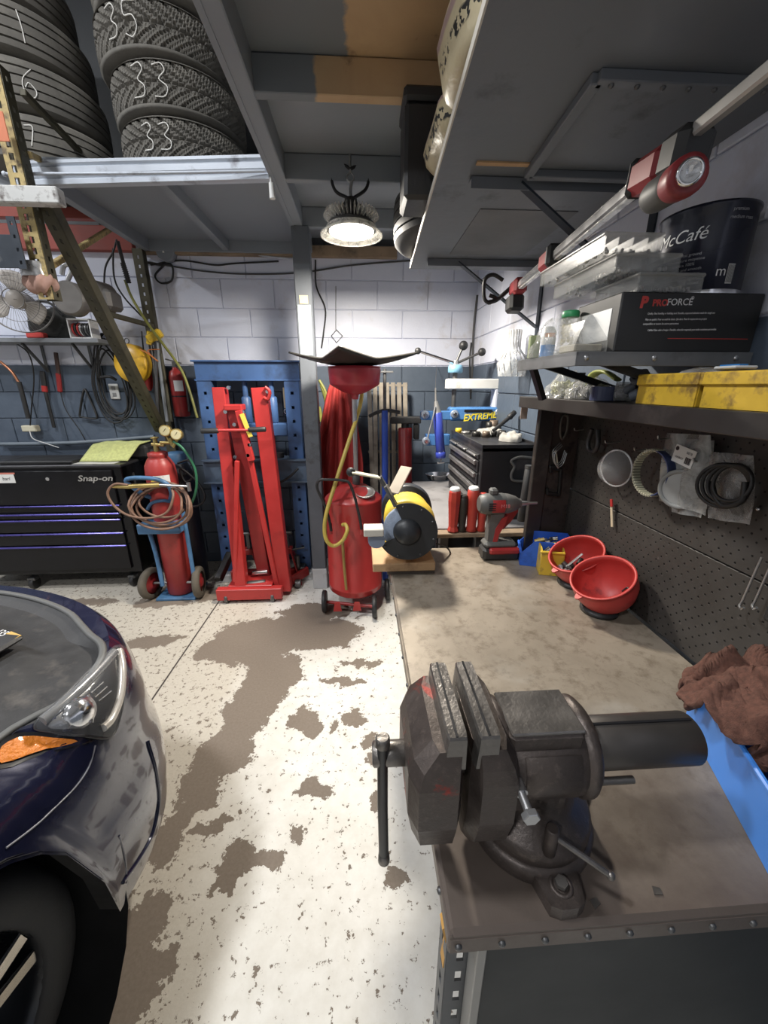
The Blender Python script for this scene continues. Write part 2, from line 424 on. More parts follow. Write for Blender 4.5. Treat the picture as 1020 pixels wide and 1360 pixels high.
disk_light(lamp, (0, 0, -.014), .11, LAMP_W, (1, .93, .82))
for i, (x, y, z) in enumerate(SHOP_LAMPS):
    h = thing('high_bay_lamp', ['round high-bay lamp under the roof above the car', 'round high-bay lamp under the roof behind the car', 'round high-bay lamp under the roof by the left wall'][i], 'lamp', (x, y, z), group='high-bay lamps under the roof')
    MB().lathe([(.001, .14), (.06, .13), (.09, .06), (.17, .04), (.18, .01), (.001, .01)], 24).cyl((0, 0, .13), (0, 0, ZR-z), .008).build('housing', DSTEEL, h, False)
    MB().lathe([(.001, .002), (.165, .002), (.17, .009), (.001, .009)], 24).build('lens', GLOWS, h, False)
    disk_light(h, (0, 0, -.01), .17, SHOP_W, (.95, .97, 1))

# ================================================================ mezzanine
def painted_edge(xs):
    t = NT('half_painted_plywood'); p = t.pos(); x, y, z = t.xyz(p); g, _ = t.noise(p, 12, 5, .7); w_, _ = t.noise(p, 4, 5, .6, 1.2)
    wood = t.mix(w_, (.38, .25, .14), (.56, .39, .22)); k = t.step(t.math('ADD', x, t.math('MULTIPLY_ADD', g, .05, -.025)), xs, xs+.012)
    dk, _ = t.noise(p, 9, 5, .7); wood = t.mix(t.step(dk, .62, .72, 0, .6), wood, (.12, .07, .04))
    t.set(t.b.inputs['Base Color'], t.mix(k, (.165, .182, .20), wood)); t.b.inputs['Roughness'].default_value = .65; return t.m
PE1, PE2 = painted_edge(-.03), painted_edge(-.14)
mz = thing('mezzanine_platform', 'slate-grey timber mezzanine with joists, edge beam and column overhead', 'mezzanine', (-.36, 2.86, 0))
BZ, DZ = 2.55, 2.655
ys = [.90, 1.12, 1.715, 2.30, 2.885, 3.42]
for i in range(5):
    a, b = ys[i], ys[i+1]
    MB().box(((-.36+XW-.012)/2, (a+b)/2+.01, DZ+.012), (XW-.012+.36, b-a-.004, .02)).build('deck_panel', PE1 if i < 2 else GREY, mz)
for i, y in enumerate(ys[1:5]):
    MB().box(((-.345+XW-.012)/2, y+.02, (BZ+DZ)/2), (XW-.012+.345, .04, DZ-BZ), ch=.003).build('joist', PE2 if i <= 1 and y < 2 else GREY, mz)
    if i == 1: pass
mb = MB().box((-.38, 2.16, 2.605), (.075, 2.5, .115), ch=.004); mb.box((-.405, 2.16, 2.555), (.02, 2.5, .02)); mb.build('main_beam', GREY, mz)
# left bay of the deck with the tyres
MB().box((-.985, 2.89, 2.625), (1.14, 1.06, .02)).build('deck_panel', GREY, mz)
MB().box((-.975, 2.88, 2.585), (.05, 1.04, .07), ch=.003).build('joist', GREY, mz)
MB().box((-1.55, 2.88, 2.585), (.05, 1.04, .09), ch=.003).build('joist', GREY, mz)
MB().box((-.985, 3.40, 2.58), (1.14, .05, .08), ch=.003).build('joist', GREY, mz)
for yy, mt_ in ((2.56, GREY), (2.94, M('red_brown_board', (.26, .05, .035), .6, world=True))): MB().box((-2.05, yy, 2.606), (.95, .05, .06), ch=.003).build('outrigger_beam', mt_, mz)
mb = MB(); A, B2 = Vector((-1.64, 2.37, 2.515)), Vector((-.425, 2.315, 2.548)); n = Vector((0, 0, 1))
prof = [(0, 0), (-.012, .004), (-.012, .022), (-.004, .03), (-.014, .046), (-.014, .07), (-.004, .078), (-.012, .088), (-.012, .10), (.02, .104), (.02, 0)]
vs = []; L = len(prof)
for P_ in (A, B2):
    for (q, h) in prof: vs.append(P_+Vector((0, q, h)))
mb.add(vs, [(i, (i+1) % L, L+(i+1) % L, L+i) for i in range(L)]+[tuple(range(L)), tuple(range(L, 2*L))[::-1]])
mb.build('edge_beam', GALV, mz)
# column with base, scuffs and a painted lit patch
c0, c1 = U(412, 781, z=0), U(433, 781, z=0); cx0, cx1, cy = -.415, -.305, 2.86
MB().box(((cx0+cx1)/2, cy+.05, 2.55/2+.09), (cx1-cx0, .10, 2.55-.18), ch=.006).build('column', M('column_grey', (.105, .115, .13), .55, var=.25, scale=4, dirt=(.05, .05, .05), damt=.15, world=True), mz)
MB().box(((cx0+cx1)/2, cy+.05, .09), (cx1-cx0+.006, .106, .18), ch=.004).build('column_foot', M('worn_white_paint', (.5, .5, .5), .6, dirt=(.15, .13, .11), damt=.3), mz)
MB().box(((cx0+cx1)/2, cy-.002, 2.135), (.055, .006, .05)).build('tape_patch', M('masking_tape', (.62, .5, .28), .7), mz)
MB().box(((cx0+cx1)/2, cy-.001, 1.95), (.085, .003, .31)).build('lit_patch', M('lit_column_grey', (.27, .30, .32), .6), mz)  # light on the column below the shadow, painted on as a paler tone
# things fixed to the front of the tyre deck
one('conduit_pipe', MB().tube([U(6, 231, y=2.2), U(180, 230, y=2.26), U(352, 227, y=2.29)], .0065, 8, 3).sphere(U(6, 231, y=2.2), .011), GALV, 'thin pale pipe running along the front of the tire deck', 'pipe')
q = U(358, 213, y=2.27)
hw = thing('hanging_tube', 'small pale tube hanging at the corner of the tire deck', 'tube', U(362, 264, y=2.27))
MB().tube([U(355, 205, y=2.28), U(358, 225, y=2.27), U(360, 245, y=2.27)], .005, 6).build('cord', WHITE, hw)
MB().cyl(U(360, 243, y=2.27), U(362, 264, y=2.27), .011, .014).build('tip', WHITE, hw)

# ================================================================ tires
def tire_mesh(kind, R=.325, W=.205):
    mb = MB(); side = [(.20, -.085), (.215, -.098), (.245, -.103), (.285, -.1), (.308, -.09), (.319, -.080)]
    up = [(r, -z) for r, z in side[::-1]]
    mb.lathe([(.19, .07), (.19, -.07), (.20, -.085)], 48, cap=False)
    if kind == 'rib':
        ed = [-.080, -.054, -.020, .020, .054, .080]; g = .0035
        mb.lathe(side, 72, cap=False); mb.lathe(up, 72, cap=False)
        for a, b in zip(ed, ed[1:]):
            lo, hi = (a if a < -.07 else a+g), (b if b > .07 else b-g); rr = lambda z: R-.006*(abs(z)/.08)**3
            mb.lathe([(rr(lo), lo), (rr((lo+hi)/2), (lo+hi)/2), (rr(hi), hi)], 72, cap=False)
        for c in ed[1:-1]: mb.lathe([(R-.001, c-g), (R-.011, c-g*.8), (R-.011, c+g*.8), (R-.001, c+g)], 72, cap=False, smooth=False)
    else:
        mb.lathe(side+[(R-.014, -.083)], 48, cap=False); mb.lathe([(R-.014, .083)]+up, 48, cap=False)
        nu, nv = 340, 20; N = 34; vs = []; fs = []
        for i in range(nu):
            for j in range(nv+1):
                v = j/nv*2-1; ph = (i/nu*N+abs(v)**.75*2.4+(.5 if v > 0 else 0)) % 1
                g = ph < .22 or abs(v) < .04; sp = (ph > .55 and ph < .66)
                r = R-.012*v*v*v*v-.002-(.012 if g else .004 if sp else 0); a = 2*math.pi*i/nu
                vs.append((r*math.cos(a), r*math.sin(a), v*.083))
        for i in range(nu):
            for j in range(nv):
                k = (i+1) % nu; fs.append((i*(nv+1)+j, k*(nv+1)+j, k*(nv+1)+j+1, i*(nv+1)+j+1))
        mb.add(vs, fs)
    return mb
STROKES = {'3': [(-.3, .42), (.1, .5), (.3, .3), (0, .05), (.32, -.15), (.2, -.42), (-.3, -.45)], '5': [(.3, .5), (-.2, .48), (-.25, .1), (.15, .1), (.3, -.2), (.05, -.5), (-.3, -.42)], '2': [(-.3, .3), (0, .5), (.3, .25), (-.3, -.48), (.3, -.45)],
           '1': [(-.05, .5), (0, 0), (.05, -.5)], '6': [(.2, .5), (-.2, .1), (-.25, -.3), (.05, -.5), (.25, -.25), (0, 0), (-.2, -.2)], 'L': [(-.2, .5), (-.2, -.45), (.25, -.4)], '7': [(-.3, .45), (.3, .45), (-.05, -.5)]}
def chalk(tire, body, ang, size=.1, rot=0, R=.3262):
    chars = body.replace(' ', '_'); n = len(chars)
    for q_, ch_ in enumerate(chars):
        if ch_ == '_': continue
        P = []
        for (x, y) in STROKES[ch_]:
            xx = (q_-(n-1)/2)*size*.78+x*size*.75+random.uniform(-.003, .003); a = math.radians(ang)+xx/R; P.append(((R-.004*abs(y*size/.083)**3)*math.cos(a), (R-.004*abs(y*size/.083)**3)*math.sin(a), y*size))
        o = MB().tube(P, .0026, 5, 4).build('chalk_mark', CHALK, None, False); o.parent = tire
ribm = tire_mesh('rib').mesh('tire', RUBBER); vm = tire_mesh('vee').mesh('tire', RUBBER)
def tire(me, x, y, z, label, grp, marks, rot=0, tilt=(0, 0)):
    m = T(x, y, z, tilt[0], tilt[1], rot); o = bpy.data.objects.new('tire', me); COL.objects.link(o); o.matrix_world = m; WM[o.name] = m
    tag(o, label, 'tire', grp)
    for (b, a, s) in marks: chalk(o, b, a-rot, s)
    return o
TZ = 2.64+.104
g1, g2 = 'ribbed tires in the left stack', 'winter tires in the right stack'
p = U(62, 185, y=2.72)
for k, (dx, lab, mk) in enumerate([(0, 'ribbed tire at the bottom of the left stack, behind the yellow post', [('5', -95, .07), ('7', -70, .08)]), (-.02, 'ribbed tire second from the bottom of the left stack', [('1 6', -74, .11), ('L', -95, .08)]),
                                   (-.045, 'ribbed tire third from the bottom of the left stack', [('L 1', -66, .11), ('5 1', -92, .1)]), (-.09, 'ribbed tire fourth from the bottom of the left stack', [('1 6', -70, .12), ('1', -92, .1)]),
                                   (-.12, 'ribbed tire at the top of the left stack', [])]):
    tire(ribm, p.x+dx, 2.73-.012*k, TZ+.206*k, lab, g1, mk, 13*k)
p = U(247, 190, y=2.70)
for k, (dx, lab, mk) in enumerate([(0, 'winter tire with vee tread at the bottom of the right stack', [('33', -96, .11)]), (-.005, 'winter tire with vee tread second from the bottom of the right stack', [('33', -94, .13)]),
                                   (-.035, 'winter tire with vee tread third from the bottom of the right stack', [('35', -104, .12)]), (-.015, 'winter tire with vee tread fourth from the bottom of the right stack', [('23', -90, .12)]),
                                   (-.03, 'winter tire with vee tread at the top of the right stack', [])]):
    tire(vm, p.x+dx, 2.72-.008*k, TZ+.206*k, lab, g2, mk, 17*k)
tire(vm, -.43, 3.10, 2.64+.327, 'winter tire standing half hidden behind the main beam of the deck', None, [], 0, (0, 90))
ribd = ribm.copy(); ribd.materials.clear(); ribd.materials.append(M('dark_tyre_rubber', (.03, .03, .031), .7, var=.3, bump=.2))
o = tire(ribd, .495, 2.13, 2.224+.104, 'tire lying flat on the far end of the overhead shelf', None, [])

# ================================================================ rack upright in front of the tyre deck
OLIVE = M('dark_olive_paint', (.075, .068, .042), .55, .3, var=.35, dirt=(.03, .028, .02), damt=.3)
YPOST = M('worn_yellow_paint', (.46, .35, .15), .65, var=.3, scale=14, dirt=(.12, .085, .05), damt=.38, dscale=24)
rx, ry = -1.45, 2.15
rk = thing('rack_upright', 'cut-off yellow pallet rack upright with dark perforated braces beside the tires', 'rack frame', (-1.6, 3.36, 0))
rt_ = U(8, 108, y=ry); rb_ = U(52, 372, y=ry)
MB().holed(.86, .066, .004, .020, .026, .044, T(rx-.035, ry, 1.99)).build('front_post', YPOST, rk)
MB().holed(.86, .05, .004, .012, .02, .05, T(rx, ry+.027, 1.99, rz=90)).build('post_side', OLIVE, rk)
MB().box((rx-.035, ry+.045, 1.99+.43), (.06, .004, .86)).build('post_back', OLIVE, rk)
def channel(a, b, wd, dp, mat, name, hole=True):
    a, b = Vector(a), Vector(b); m = along(a, b, (0, -1, .3)); L = (b-a).length; mb = MB()
    if hole: mb.holed(L, wd, .005, .014, .022, .06, m @ T(0, dp/2, 0))
    else: mb.box((0, dp/2, L/2), (wd, .005, L), m)
    mb.box((-wd/2, 0, L/2), (.005, dp, L), m); mb.box((wd/2, 0, L/2), (.005, dp, L), m)
    return mb.build(name, mat, rk)
channel(U(62, 270, y=2.2), U(214, 572, y=3.30), .075, .045, OLIVE, 'knee_brace')
channel((-1.60, 3.37, 0), (-1.60, 3.37, 2.545), .07, .05, OLIVE, 'back_post')
for a, b, w_, mt in [((30, 122, 2.2), (118, 214, 2.62), .026, OLIVE), ((60, 358, 2.24), (148, 303, 3.1), .026, YPOST), ((140, 416, 2.9), (203, 433, 3.34), .03, OLIVE), ((38, 205, 2.2), (62, 216, 2.5), .024, YPOST)]:
    MB().bar(U(a[0], a[1], y=a[2]), U(b[0], b[1], y=b[2]), w_, w_, .003).build('lattice_brace', mt, rk)
pw = U(82, 262, y=2.10)
MB().box((pw.x-.5, 2.10, pw.z), (1.0, .05, .062), ch=.004).build('cross_beam', M('scuffed_white_paint', (.6, .6, .58), .6, dirt=(.12, .1, .09), damt=.32, dscale=18), rk)
pp = U(20, 337, y=2.13)
MB().box((pp.x-.25, 2.10, pp.z), (.62, .006, .13), ch=.002).build('steel_plate', M('blue_grey_plate', (.06, .07, .085), .5, .5, dirt=(.2, .2, .2), damt=.1), rk)
MB().holed(.20, .035, .005, .010, .014, .05, T(pp.x+.048, 2.09, pp.z-.07)).build('clip_strip', M('blue_grey_plate', (.06, .07, .085)), rk)
one('tag_sign', MB().box(U(1, 168, y=2.09), (.045, .004, .10), ch=.002), M('orange_sign', (.62, .2, .10), .5), 'small orange-red sign on the yellow rack post', 'sign')

# ================================================================ overhead wall shelf
SZ = 2.20
ws = thing('overhead_wall_shelf', 'wide slate-grey plywood shelf on braced wall brackets over the workbench', 'shelf', (XW, 1.4, SZ))
SHELFM = M('grey_painted_plywood', (.13, .14, .155), .5, var=.2, scale=4, bump=.25, dirt=(.06, .065, .07), damt=.1, world=True)
mb = MB(); xn, xf_ = .222, .283
poly = [(xn-.02, .35), (XW-.013, .35), (XW-.013, 2.38), (xf_, 2.38)]
mb.prism(poly, .022, T(z=SZ)).build('board', SHELFM, ws)
MB().prism([(xn-.024, .35), (xn-.020, .35), (xf_, 2.38), (xf_-.004, 2.38)], .02, T(z=SZ+.001)).build('front_edge', M('pale_ply_edge', (.55, .52, .46), .6), ws)
for nm, pts in [('frame', [((.49, .985), (XW-.02, .985)), ((.505, 1.36), (XW-.02, 1.36)), ((.49, .985), (.505, 1.36))]), ]:
    for a, b in pts: MB().bar((*a, SZ-.010), (*b, SZ-.010), .025, .02, .002).build('batten', SHELFM, ws)
for i in range(8): MB().sphere((.52+i*.055, .985, SZ-.02), .006, 8).build('screw', DSTEEL, ws)
MB().box((.42, 1.325, SZ-.002), (.16, .018, .004)).build('bare_strip', RAWWOOD, ws)
MB().box((.62, 1.87, SZ-.001), (.36, .5, .003), T()).build('bare_sheet', M('weathered_ply', (.14, .145, .15), .7, var=.5, scale=7, world=True), ws)
def bracket(y):
    b = MB().box((.645, y, SZ-.006), (.60, .03, .006)); b.box((.645, y-.014, SZ-.018), (.60, .004, .03)); arm = b.build('bracket', SHELFM, ws)
    q = U(757, 310, y=1.42); s0 = Vector((.50, y, SZ-.012)); k = Vector((q.x-.5, 0, q.z-(SZ-.012))); k = k*((XW-.02-.5)/k.x)
    MB().bar(s0, s0+k, .006, .034, 0, (0, 1, 0)).build('brace', BLUEGREY, ws)
    MB().box((XW-.016, y, SZ-.22), (.006, .034, .42)).build('wall_strip', BLUEGREY, ws)
BLUEGREY = M('blue_black_steel', (.028, .036, .048), .45, .4)
bracket(1.41); bracket(2.20)
# sacks and box on the shelf
def sack_mat():
    t = NT('printed_sack'); v = t.obj(); x, y, z = t.xyz(v); f, _ = t.noise(v, 8, 4, .6, .5)
    c = t.mix(f, (.50, .42, .24), (.68, .60, .42))
    k = t.math('MULTIPLY', t.step(z, .105, .11), t.step(z, .125, .12)); c = t.mix(k, c, (.40, .28, .27))
    g, _ = t.noise(v, 55, 2); k2 = t.math('MULTIPLY', t.math('MULTIPLY', t.step(z, .06, .065), t.step(z, .09, .085)), t.step(g, .54, .56)); c = t.mix(k2, c, (.03, .03, .03))
    t.set(t.b.inputs['Base Color'], c); t.b.inputs['Roughness'].default_value = .35; t.bump(f, .4, .02); return t.m
SACK = sack_mat()
def sack(x, y, z, w_, d, h, label, seed):
    rs = random.Random(seed); ph = rs.random()*6
    def fn(u, v):
        a = 2*math.pi*u; b = math.pi*(v-.5); ca, sa = math.cos(a), math.sin(a); cb, sb = math.cos(b), math.sin(b)
        sg = lambda q, e: math.copysign(abs(q)**e, q)
        k = 1+.03*math.sin(5*a+ph)*cb+.025*math.sin(3*b*2+ph)
        return (w_/2*sg(ca, .45)*sg(cb, .5)*k, d/2*sg(sa, .45)*sg(cb, .5)*k, h/2+h/2*sg(sb, .75))
    mb = MB().grid(fn, 36, 16); o = mb.build('sack', SACK, None, False); o.matrix_world = T(x, y, z); WM[o.name] = T(x, y, z)
    tag(o, label, 'sack', 'sacks on the overhead shelf')
sack(.50, .74, SZ+.023, .62, .36, .19, 'printed yellowish sack on the overhead shelf, nearest of the row', 1)
sack(.50, 1.10, SZ+.023, .60, .34, .19, 'printed yellowish sack on the overhead shelf, second of the row', 2)
sack(.51, 1.44, SZ+.023, .58, .32, .18, 'printed yellowish sack on the overhead shelf, third of the row', 3)
bb = thing('black_case', 'black box standing on the overhead shelf between sacks and tire', 'box', (.36, 1.70, SZ+.023))
MB().box((.345, 1.70, SZ+.023+.135), (.36, .17, .27), ch=.012).build('body', BLACKP, bb)
MB().box((.345, 1.70, SZ+.023+.29), (.37, .18, .04), ch=.01).build('lid', BLACKP, bb)
# cables and boxes along the top of the back wall
wy = YB-.02
one('wall_cable', MB().tube([U(200, 352, y=wy), U(240, 346, y=wy), U(285, 352, y=wy), U(310, 350, y=wy), U(370, 347, y=wy)], .006, 6), CABLE, 'short black cable lying wavy along the timber plate', 'cable')
one('wall_cable', MB().tube([U(195, 348, y=wy), U(270, 360, y=wy), U(330, 364, y=wy), U(400, 362, y=wy), U(470, 352, y=wy), U(560, 345, y=wy)], .006, 6), M('grey_cable', (.06, .06, .06), .5), 'long sagging grey cable across the top of the block wall', 'cable')
one('wall_cable', MB().tube([U(238, 335, y=wy-.03), U(330, 337, y=wy-.03), U(350, 340, y=wy-.03), U(400, 345, y=wy-.03)], .005, 6), GALV, 'thin pale conduit on the timber plate right of the black disc', 'cable')
one('wall_cable', MB().tube([U(419, 345, y=wy), U(420, 380, y=wy), U(432, 410, y=wy), U(430, 440, y=wy), U(427, 462, y=wy)], .006, 6), CABLE, 'black cable hanging down the wall right of the column', 'cable')
pc = thing('pull_chain', 'thin wire with a diamond-shaped loop hanging on the white wall', 'pull wire', U(447, 455, y=wy))
MB().tube([U(446, 380, y=wy), U(446, 438, y=wy)], .0025, 5, 1).build('wire', DSTEEL, pc)
MB().tube([U(447, 438, y=wy), U(455, 446, y=wy), U(447, 455, y=wy), U(440, 446, y=wy)], .003, 5, 1, True).build('loop', DSTEEL, pc)
dj = thing('cable_disc', 'round dark junction disc with a cable coil at the top of the wall', 'junction box', U(220, 337, y=YB-.06))
q = U(222, 335, y=YB-.03); MB().cyl(q+Vector((0, .02, 0)), q-Vector((0, .04, 0)), .068, seg=24, ch=.006).build('disc', GREY, dj)
MB().box(q+Vector((-.01, -.042, 0)), (.012, .003, .03)).build('sticker', WHITE, dj)
MB().tube([U(190, 348, y=wy), U(212, 352, y=wy), U(228, 352, y=wy), U(228, 372, y=wy), U(214, 376, y=wy), U(206, 366, y=wy), U(218, 352, y=wy)], .007, 6).build('coil', CABLE, dj)

# ================================================================ big black roller tool chest
GLOSSB = M('gloss_black_paint', (.007, .007, .009), .16, var=.3, ior=1.35)
PURPLE = M('violet_trim', (.07, .06, .26), .28, .6, var=.2)
fy = 2.95; a = U(160, 618, y=fy); b = U(182, 764, y=fy); cx1, ctop, cbot = a.x, a.z, b.z+.02; cx0 = cx1-1.42
tc = thing('roller_tool_chest', 'large glossy black roller tool chest with violet drawer trims by the back wall', 'tool chest', ((cx0+cx1)/2, 3.18, 0))
cw = cx1-cx0; cm = (cx0+cx1)/2; dpt = 3.42-fy
MB().box((cm, fy+dpt/2, (ctop+cbot)/2), (cw, dpt, ctop-cbot-.02), ch=.006).build('body', GLOSSB, tc)
MB().box((cm, fy+dpt/2-.006, ctop-.004), (cw+.012, dpt+.012, .022), ch=.005).build('worktop', M('grey_black_top', (.045, .045, .05), .4, .3), tc)
zz = [U(60, v, y=fy).z for v in (624, 671, 681, 689, 707, 724, 757)]
MB().box((cm-.02, fy-.008, (zz[0]+zz[1])/2), (cw-.09, .02, zz[0]-zz[1]-.012), ch=.005).build('lid_front', GLOSSB, tc)
for k in range(2, 6):
    d = MB().box((cm-.02, fy-.008, (zz[k]+zz[k+1])/2), (cw-.09-.02*(k > 2), .02, zz[k]-zz[k+1]-.008), ch=.003).build('drawer', GLOSSB, tc)
    MB().box((cm-.02, fy-.024, zz[k]-.010), (cw-.10, .018, .014), ch=.004).build('handle', PURPLE, d)
MB().box((cm-.02, fy-.012, zz[1]-.008), (cw-.08, .014, .012), ch=.003).build('trim', PURPLE, tc)
lk = U(64, 636, y=fy-.02); MB().cyl(lk+Vector((0, .012, 0)), lk-Vector((0, .008, 0)), .013, seg=16).build('lock', CHROME, tc)
text('lettering', 'Snap-on', .062, face_m(U(126, 635.5, y=fy-.021), (1, 0, 0), (0, -1, 0)), CHROME, tc, .001, .25, .001, 1.25)
MB().box(U(5, 635, y=fy-.021), (.15, .002, .075)).build('sticker', WHITE, tc)
MB().box(U(5, 629, y=fy-.022), (.15, .002, .012)).build('sticker_band', M('pale_red', (.6, .2, .15)), tc)
text('sticker_text', 'bari', .035, face_m(U(8, 636, y=fy-.0225), (1, 0, 0), (0, -1, 0)), BLACK, tc, .0003, .2)
for px in (45, 178):
    q = U(px, 775, y=fy+.05)
    c = MB().cyl((q.x-.018, fy+.06, .05), (q.x+.018, fy+.06, .05), .05, seg=18, ch=.006).build('caster_wheel', BLACKP, tc)
    MB().box((q.x, fy+.06, .09), (.06, .06, .03), ch=.006).build('caster_fork', DSTEEL, tc)
for x in (cx0+.1, cx1-.12): MB().cyl((x-.018, 3.36, .05), (x+.018, 3.36, .05), .05, seg=18).build('caster_wheel', BLACKP, tc)
MB().box((cx1+.004, fy+.13, ctop-.13), (.006, .02, .09), T()).build('side_latch', DSTEEL, tc)
# things on the chest
lb = U(62, 609, y=3.05); one('tablet_tray', MB().box((lb.x-.03, 3.10, ctop+.02), (.52, .24, .022), T(0, 0, 0), .005), BLACKP, 'flat black tray lying on the big black tool chest', 'tray')
TOWEL = M('lime_terry_cloth', (.62, .66, .27), .95, var=.3, scale=60, bump=.9)
tb = thing('carry_case', 'small black case under the lime towel on the tool chest', 'case', (U(155, 600, y=3.15).x, 3.15, ctop+.007))
q = U(158, 600, y=3.15); MB().box((q.x+.03, 3.25, ctop+.062), (.36, .18, .105), ch=.02).build('body', BLACKP, tb)
MB().box((q.x+.22, 3.25, ctop+.05), (.05, .14, .06), ch=.015).build('end_handle', BLACKP, tb)
t0, t1, t2, t3 = U(117, 609, y=3.02), U(172, 609, y=3.02), U(184, 582, y=3.12), U(130, 582, y=3.12)
def tw(u, v):
    y = 3.035+(.11*v/.55 if v < .55 else .11+.19*(v-.55)/.45); z = ctop+.016+(.112*v/.55 if v < .55 else .112)+.003*math.sin(u*17)*math.sin(v*5)
    xx = q.x-.235+.35*u+.05*min(1, v/.55); return (xx, y+.01*math.sin(u*9), z)
one('folded_towel', MB().grid(tw, 18, 14), TOWEL, 'lime-yellow terry towel draped over the small black case', 'towel', solid=.008)
one('paper_sheet', MB().box((q.x-.10, 3.02, ctop+.0085), (.30, .10, .002), T()), WHITE, 'white paper sheet on the chest in front of the lime towel', 'paper')

# ================================================================ welding bottle cart
CARTB = M('cart_blue', (.07, .17, .32), .4, var=.2, dirt=(.04, .08, .13), damt=.2)
HOSE = M('brown_hose', (.21, .12, .08), .55, var=.3, scale=20)
BRASS = M('brass', (.55, .42, .16), .35, .85, var=.2)
gx, gy = U(240, 779, y=2.84).x, 2.86
ct = thing('bottle_cart', 'blue two-wheeled bottle cart standing beside the tool chest', 'hand cart', (gx, gy, 0))
for px, s in ((199, -1), (263, 1)):
    q = U(px, 766, y=2.80)
    m = T(q.x, 2.80, .125, ry=90, rz=10*s)
    wh = MB().lathe([(.085, -.025), (.115, -.026), (.125, -.012), (.125, .012), (.115, .026), (.085, .025)], 28, m, cap=False).build('tyre', M('dusty_rubber', (.10, .085, .065), .8, var=.3), ct)
    MB().lathe([(.001, -.02), (.03, -.03), (.045, -.012), (.086, -.012), (.086, .012), (.045, .012), (.03, .03), (.001, .02)], 24, m).build('wheel_disc', DRED, ct)
w0, w1 = U(199, 766, y=2.80), U(263, 766, y=2.80)
MB().cyl((w0.x, 2.80, .125), (w1.x, 2.80, .125), .010).build('axle', STEEL, ct)
for (p0, p1, p2) in [((193, 690), (207, 735), (216, 778)), ((243, 680), (250, 720), (257, 762))]:
    MB().tube([U(*p0, y=2.80), U(*p1, y=2.78), U(*p2, y=2.76)], .016, 8, 4).build('frame_tube', CARTB, ct)
MB().tube([U(204, 662, y=2.80), U(188, 655, y=2.74), U(168, 640, y=2.72), U(176, 635, y=2.71), U(205, 636, y=2.70), U(222, 643, y=2.71), U(228, 655, y=2.74), U(226, 665, y=2.8)], .016, 8, 5).build('handle', CARTB, ct)
MB().tube([U(196, 676, y=2.80), U(202, 668, y=2.76), U(215, 665, y=2.75), U(226, 666, y=2.78)], .012, 8, 4).build('cross_tube', CARTB, ct)
bq = U(214, 703, y=2.71); MB().box((bq.x-.02, 2.77, bq.z), (.30, .13, .075), ch=.006).build('tool_box', CARTB, ct)
MB().box((gx, gy, .012), (.30, .26, .02), ch=.003).build('foot_plate', CARTB, ct)
CYLR = M('cylinder_red', (.38, .04, .036), .42, var=.2, dirt=(.22, .03, .03), damt=.2, dscale=8)
top = U(213, 588, y=gy).z; sh = U(210, 612, y=gy).z
g = thing('gas_cylinder', 'tall red gas cylinder with gauges strapped on the blue cart', 'gas cylinder', (gx, gy, .022))
MB().lathe([(.085, .022), (.103, .035), (.103, sh-.09), (.098, sh-.03), (.075, sh+.015), (.062, sh+.03), (.066, sh+.034), (.066, sh+.06), (.045, sh+.068), (.03, sh+.07)], 32, T(gx, gy, 0)).build('body', CYLR, g)
v0 = U(212, 592, y=gy)
MB().cyl((gx, gy, sh+.07), (gx, gy, sh+.16), .02, .014).cyl((gx-.025, gy, sh+.12), (gx+.07, gy-.02, sh+.115), .012).torus(.022, .006, T(gx, gy, sh+.165), 14, 6).build('valve', BRASS, g)
for (px, py) in ((220, 572), (235, 577)):
    q = U(px, py, y=gy-.06); d = Vector((.12, -.95, .1)).normalized()
    gg = MB().cyl(q+d*-.02, q+d*.02, .040, seg=22, ch=.004).build('gauge', BRASS, g)
    MB().cyl(q+d*.0195, q+d*.022, .032, seg=22).build('gauge_face', M('gauge_dial', (.55, .5, .3), .3), gg)
    MB().bar(q+d*.0225-Vector((.012, 0, .012)), q+d*.0225+Vector((.01, 0, .016)), .003, .002).build('needle', BLACK, gg)
MB().cyl(U(226, 582, y=gy-.04), U(230, 592, y=gy-.04), .016).cyl(U(222, 580, y=gy-.05), U(226, 588, y=gy-.05), .008).cyl(U(213, 588, y=gy-.02), U(230, 588, y=gy-.03), .012).cyl(U(235, 584, y=gy-.05), U(230, 594, y=gy-.05), .010).build('regulator', BRASS, g)
lq = U(223, 622, y=gy-.104)
MB().lathe([(.1045, sh-.165), (.1045, sh-.09)], 10, T(gx, gy, 0), a0=-95, a1=-35, cap=False).build('label_band', WHITE, g)
MB().box((0, 0, 0), (.045, .002, .045), T(gx+.005, gy-.106, sh-.128) @ T(ry=45)).build('hazard_diamond', M('hazard_yellow', (.7, .55, .08), .5), g)
g2_ = thing('gas_cylinder', 'dark gas cylinder with a blue collar half hidden behind the red one', 'gas cylinder', (gx+.16, 3.09, 0))
q = U(234, 606, y=3.09)
MB().lathe([(.10, 0), (.105, .02), (.105, q.z-.14), (.07, q.z-.05), (.05, q.z-.03)], 24, T(q.x, 3.09, 0)).build('body', M('navy_black', (.02, .025, .04), .45), g2_)
MB().lathe([(.07, q.z-.06), (.07, q.z+.02), (.055, q.z+.035), (.02, q.z+.04)], 24, T(q.x, 3.09, 0)).build('collar', CARTB, g2_)
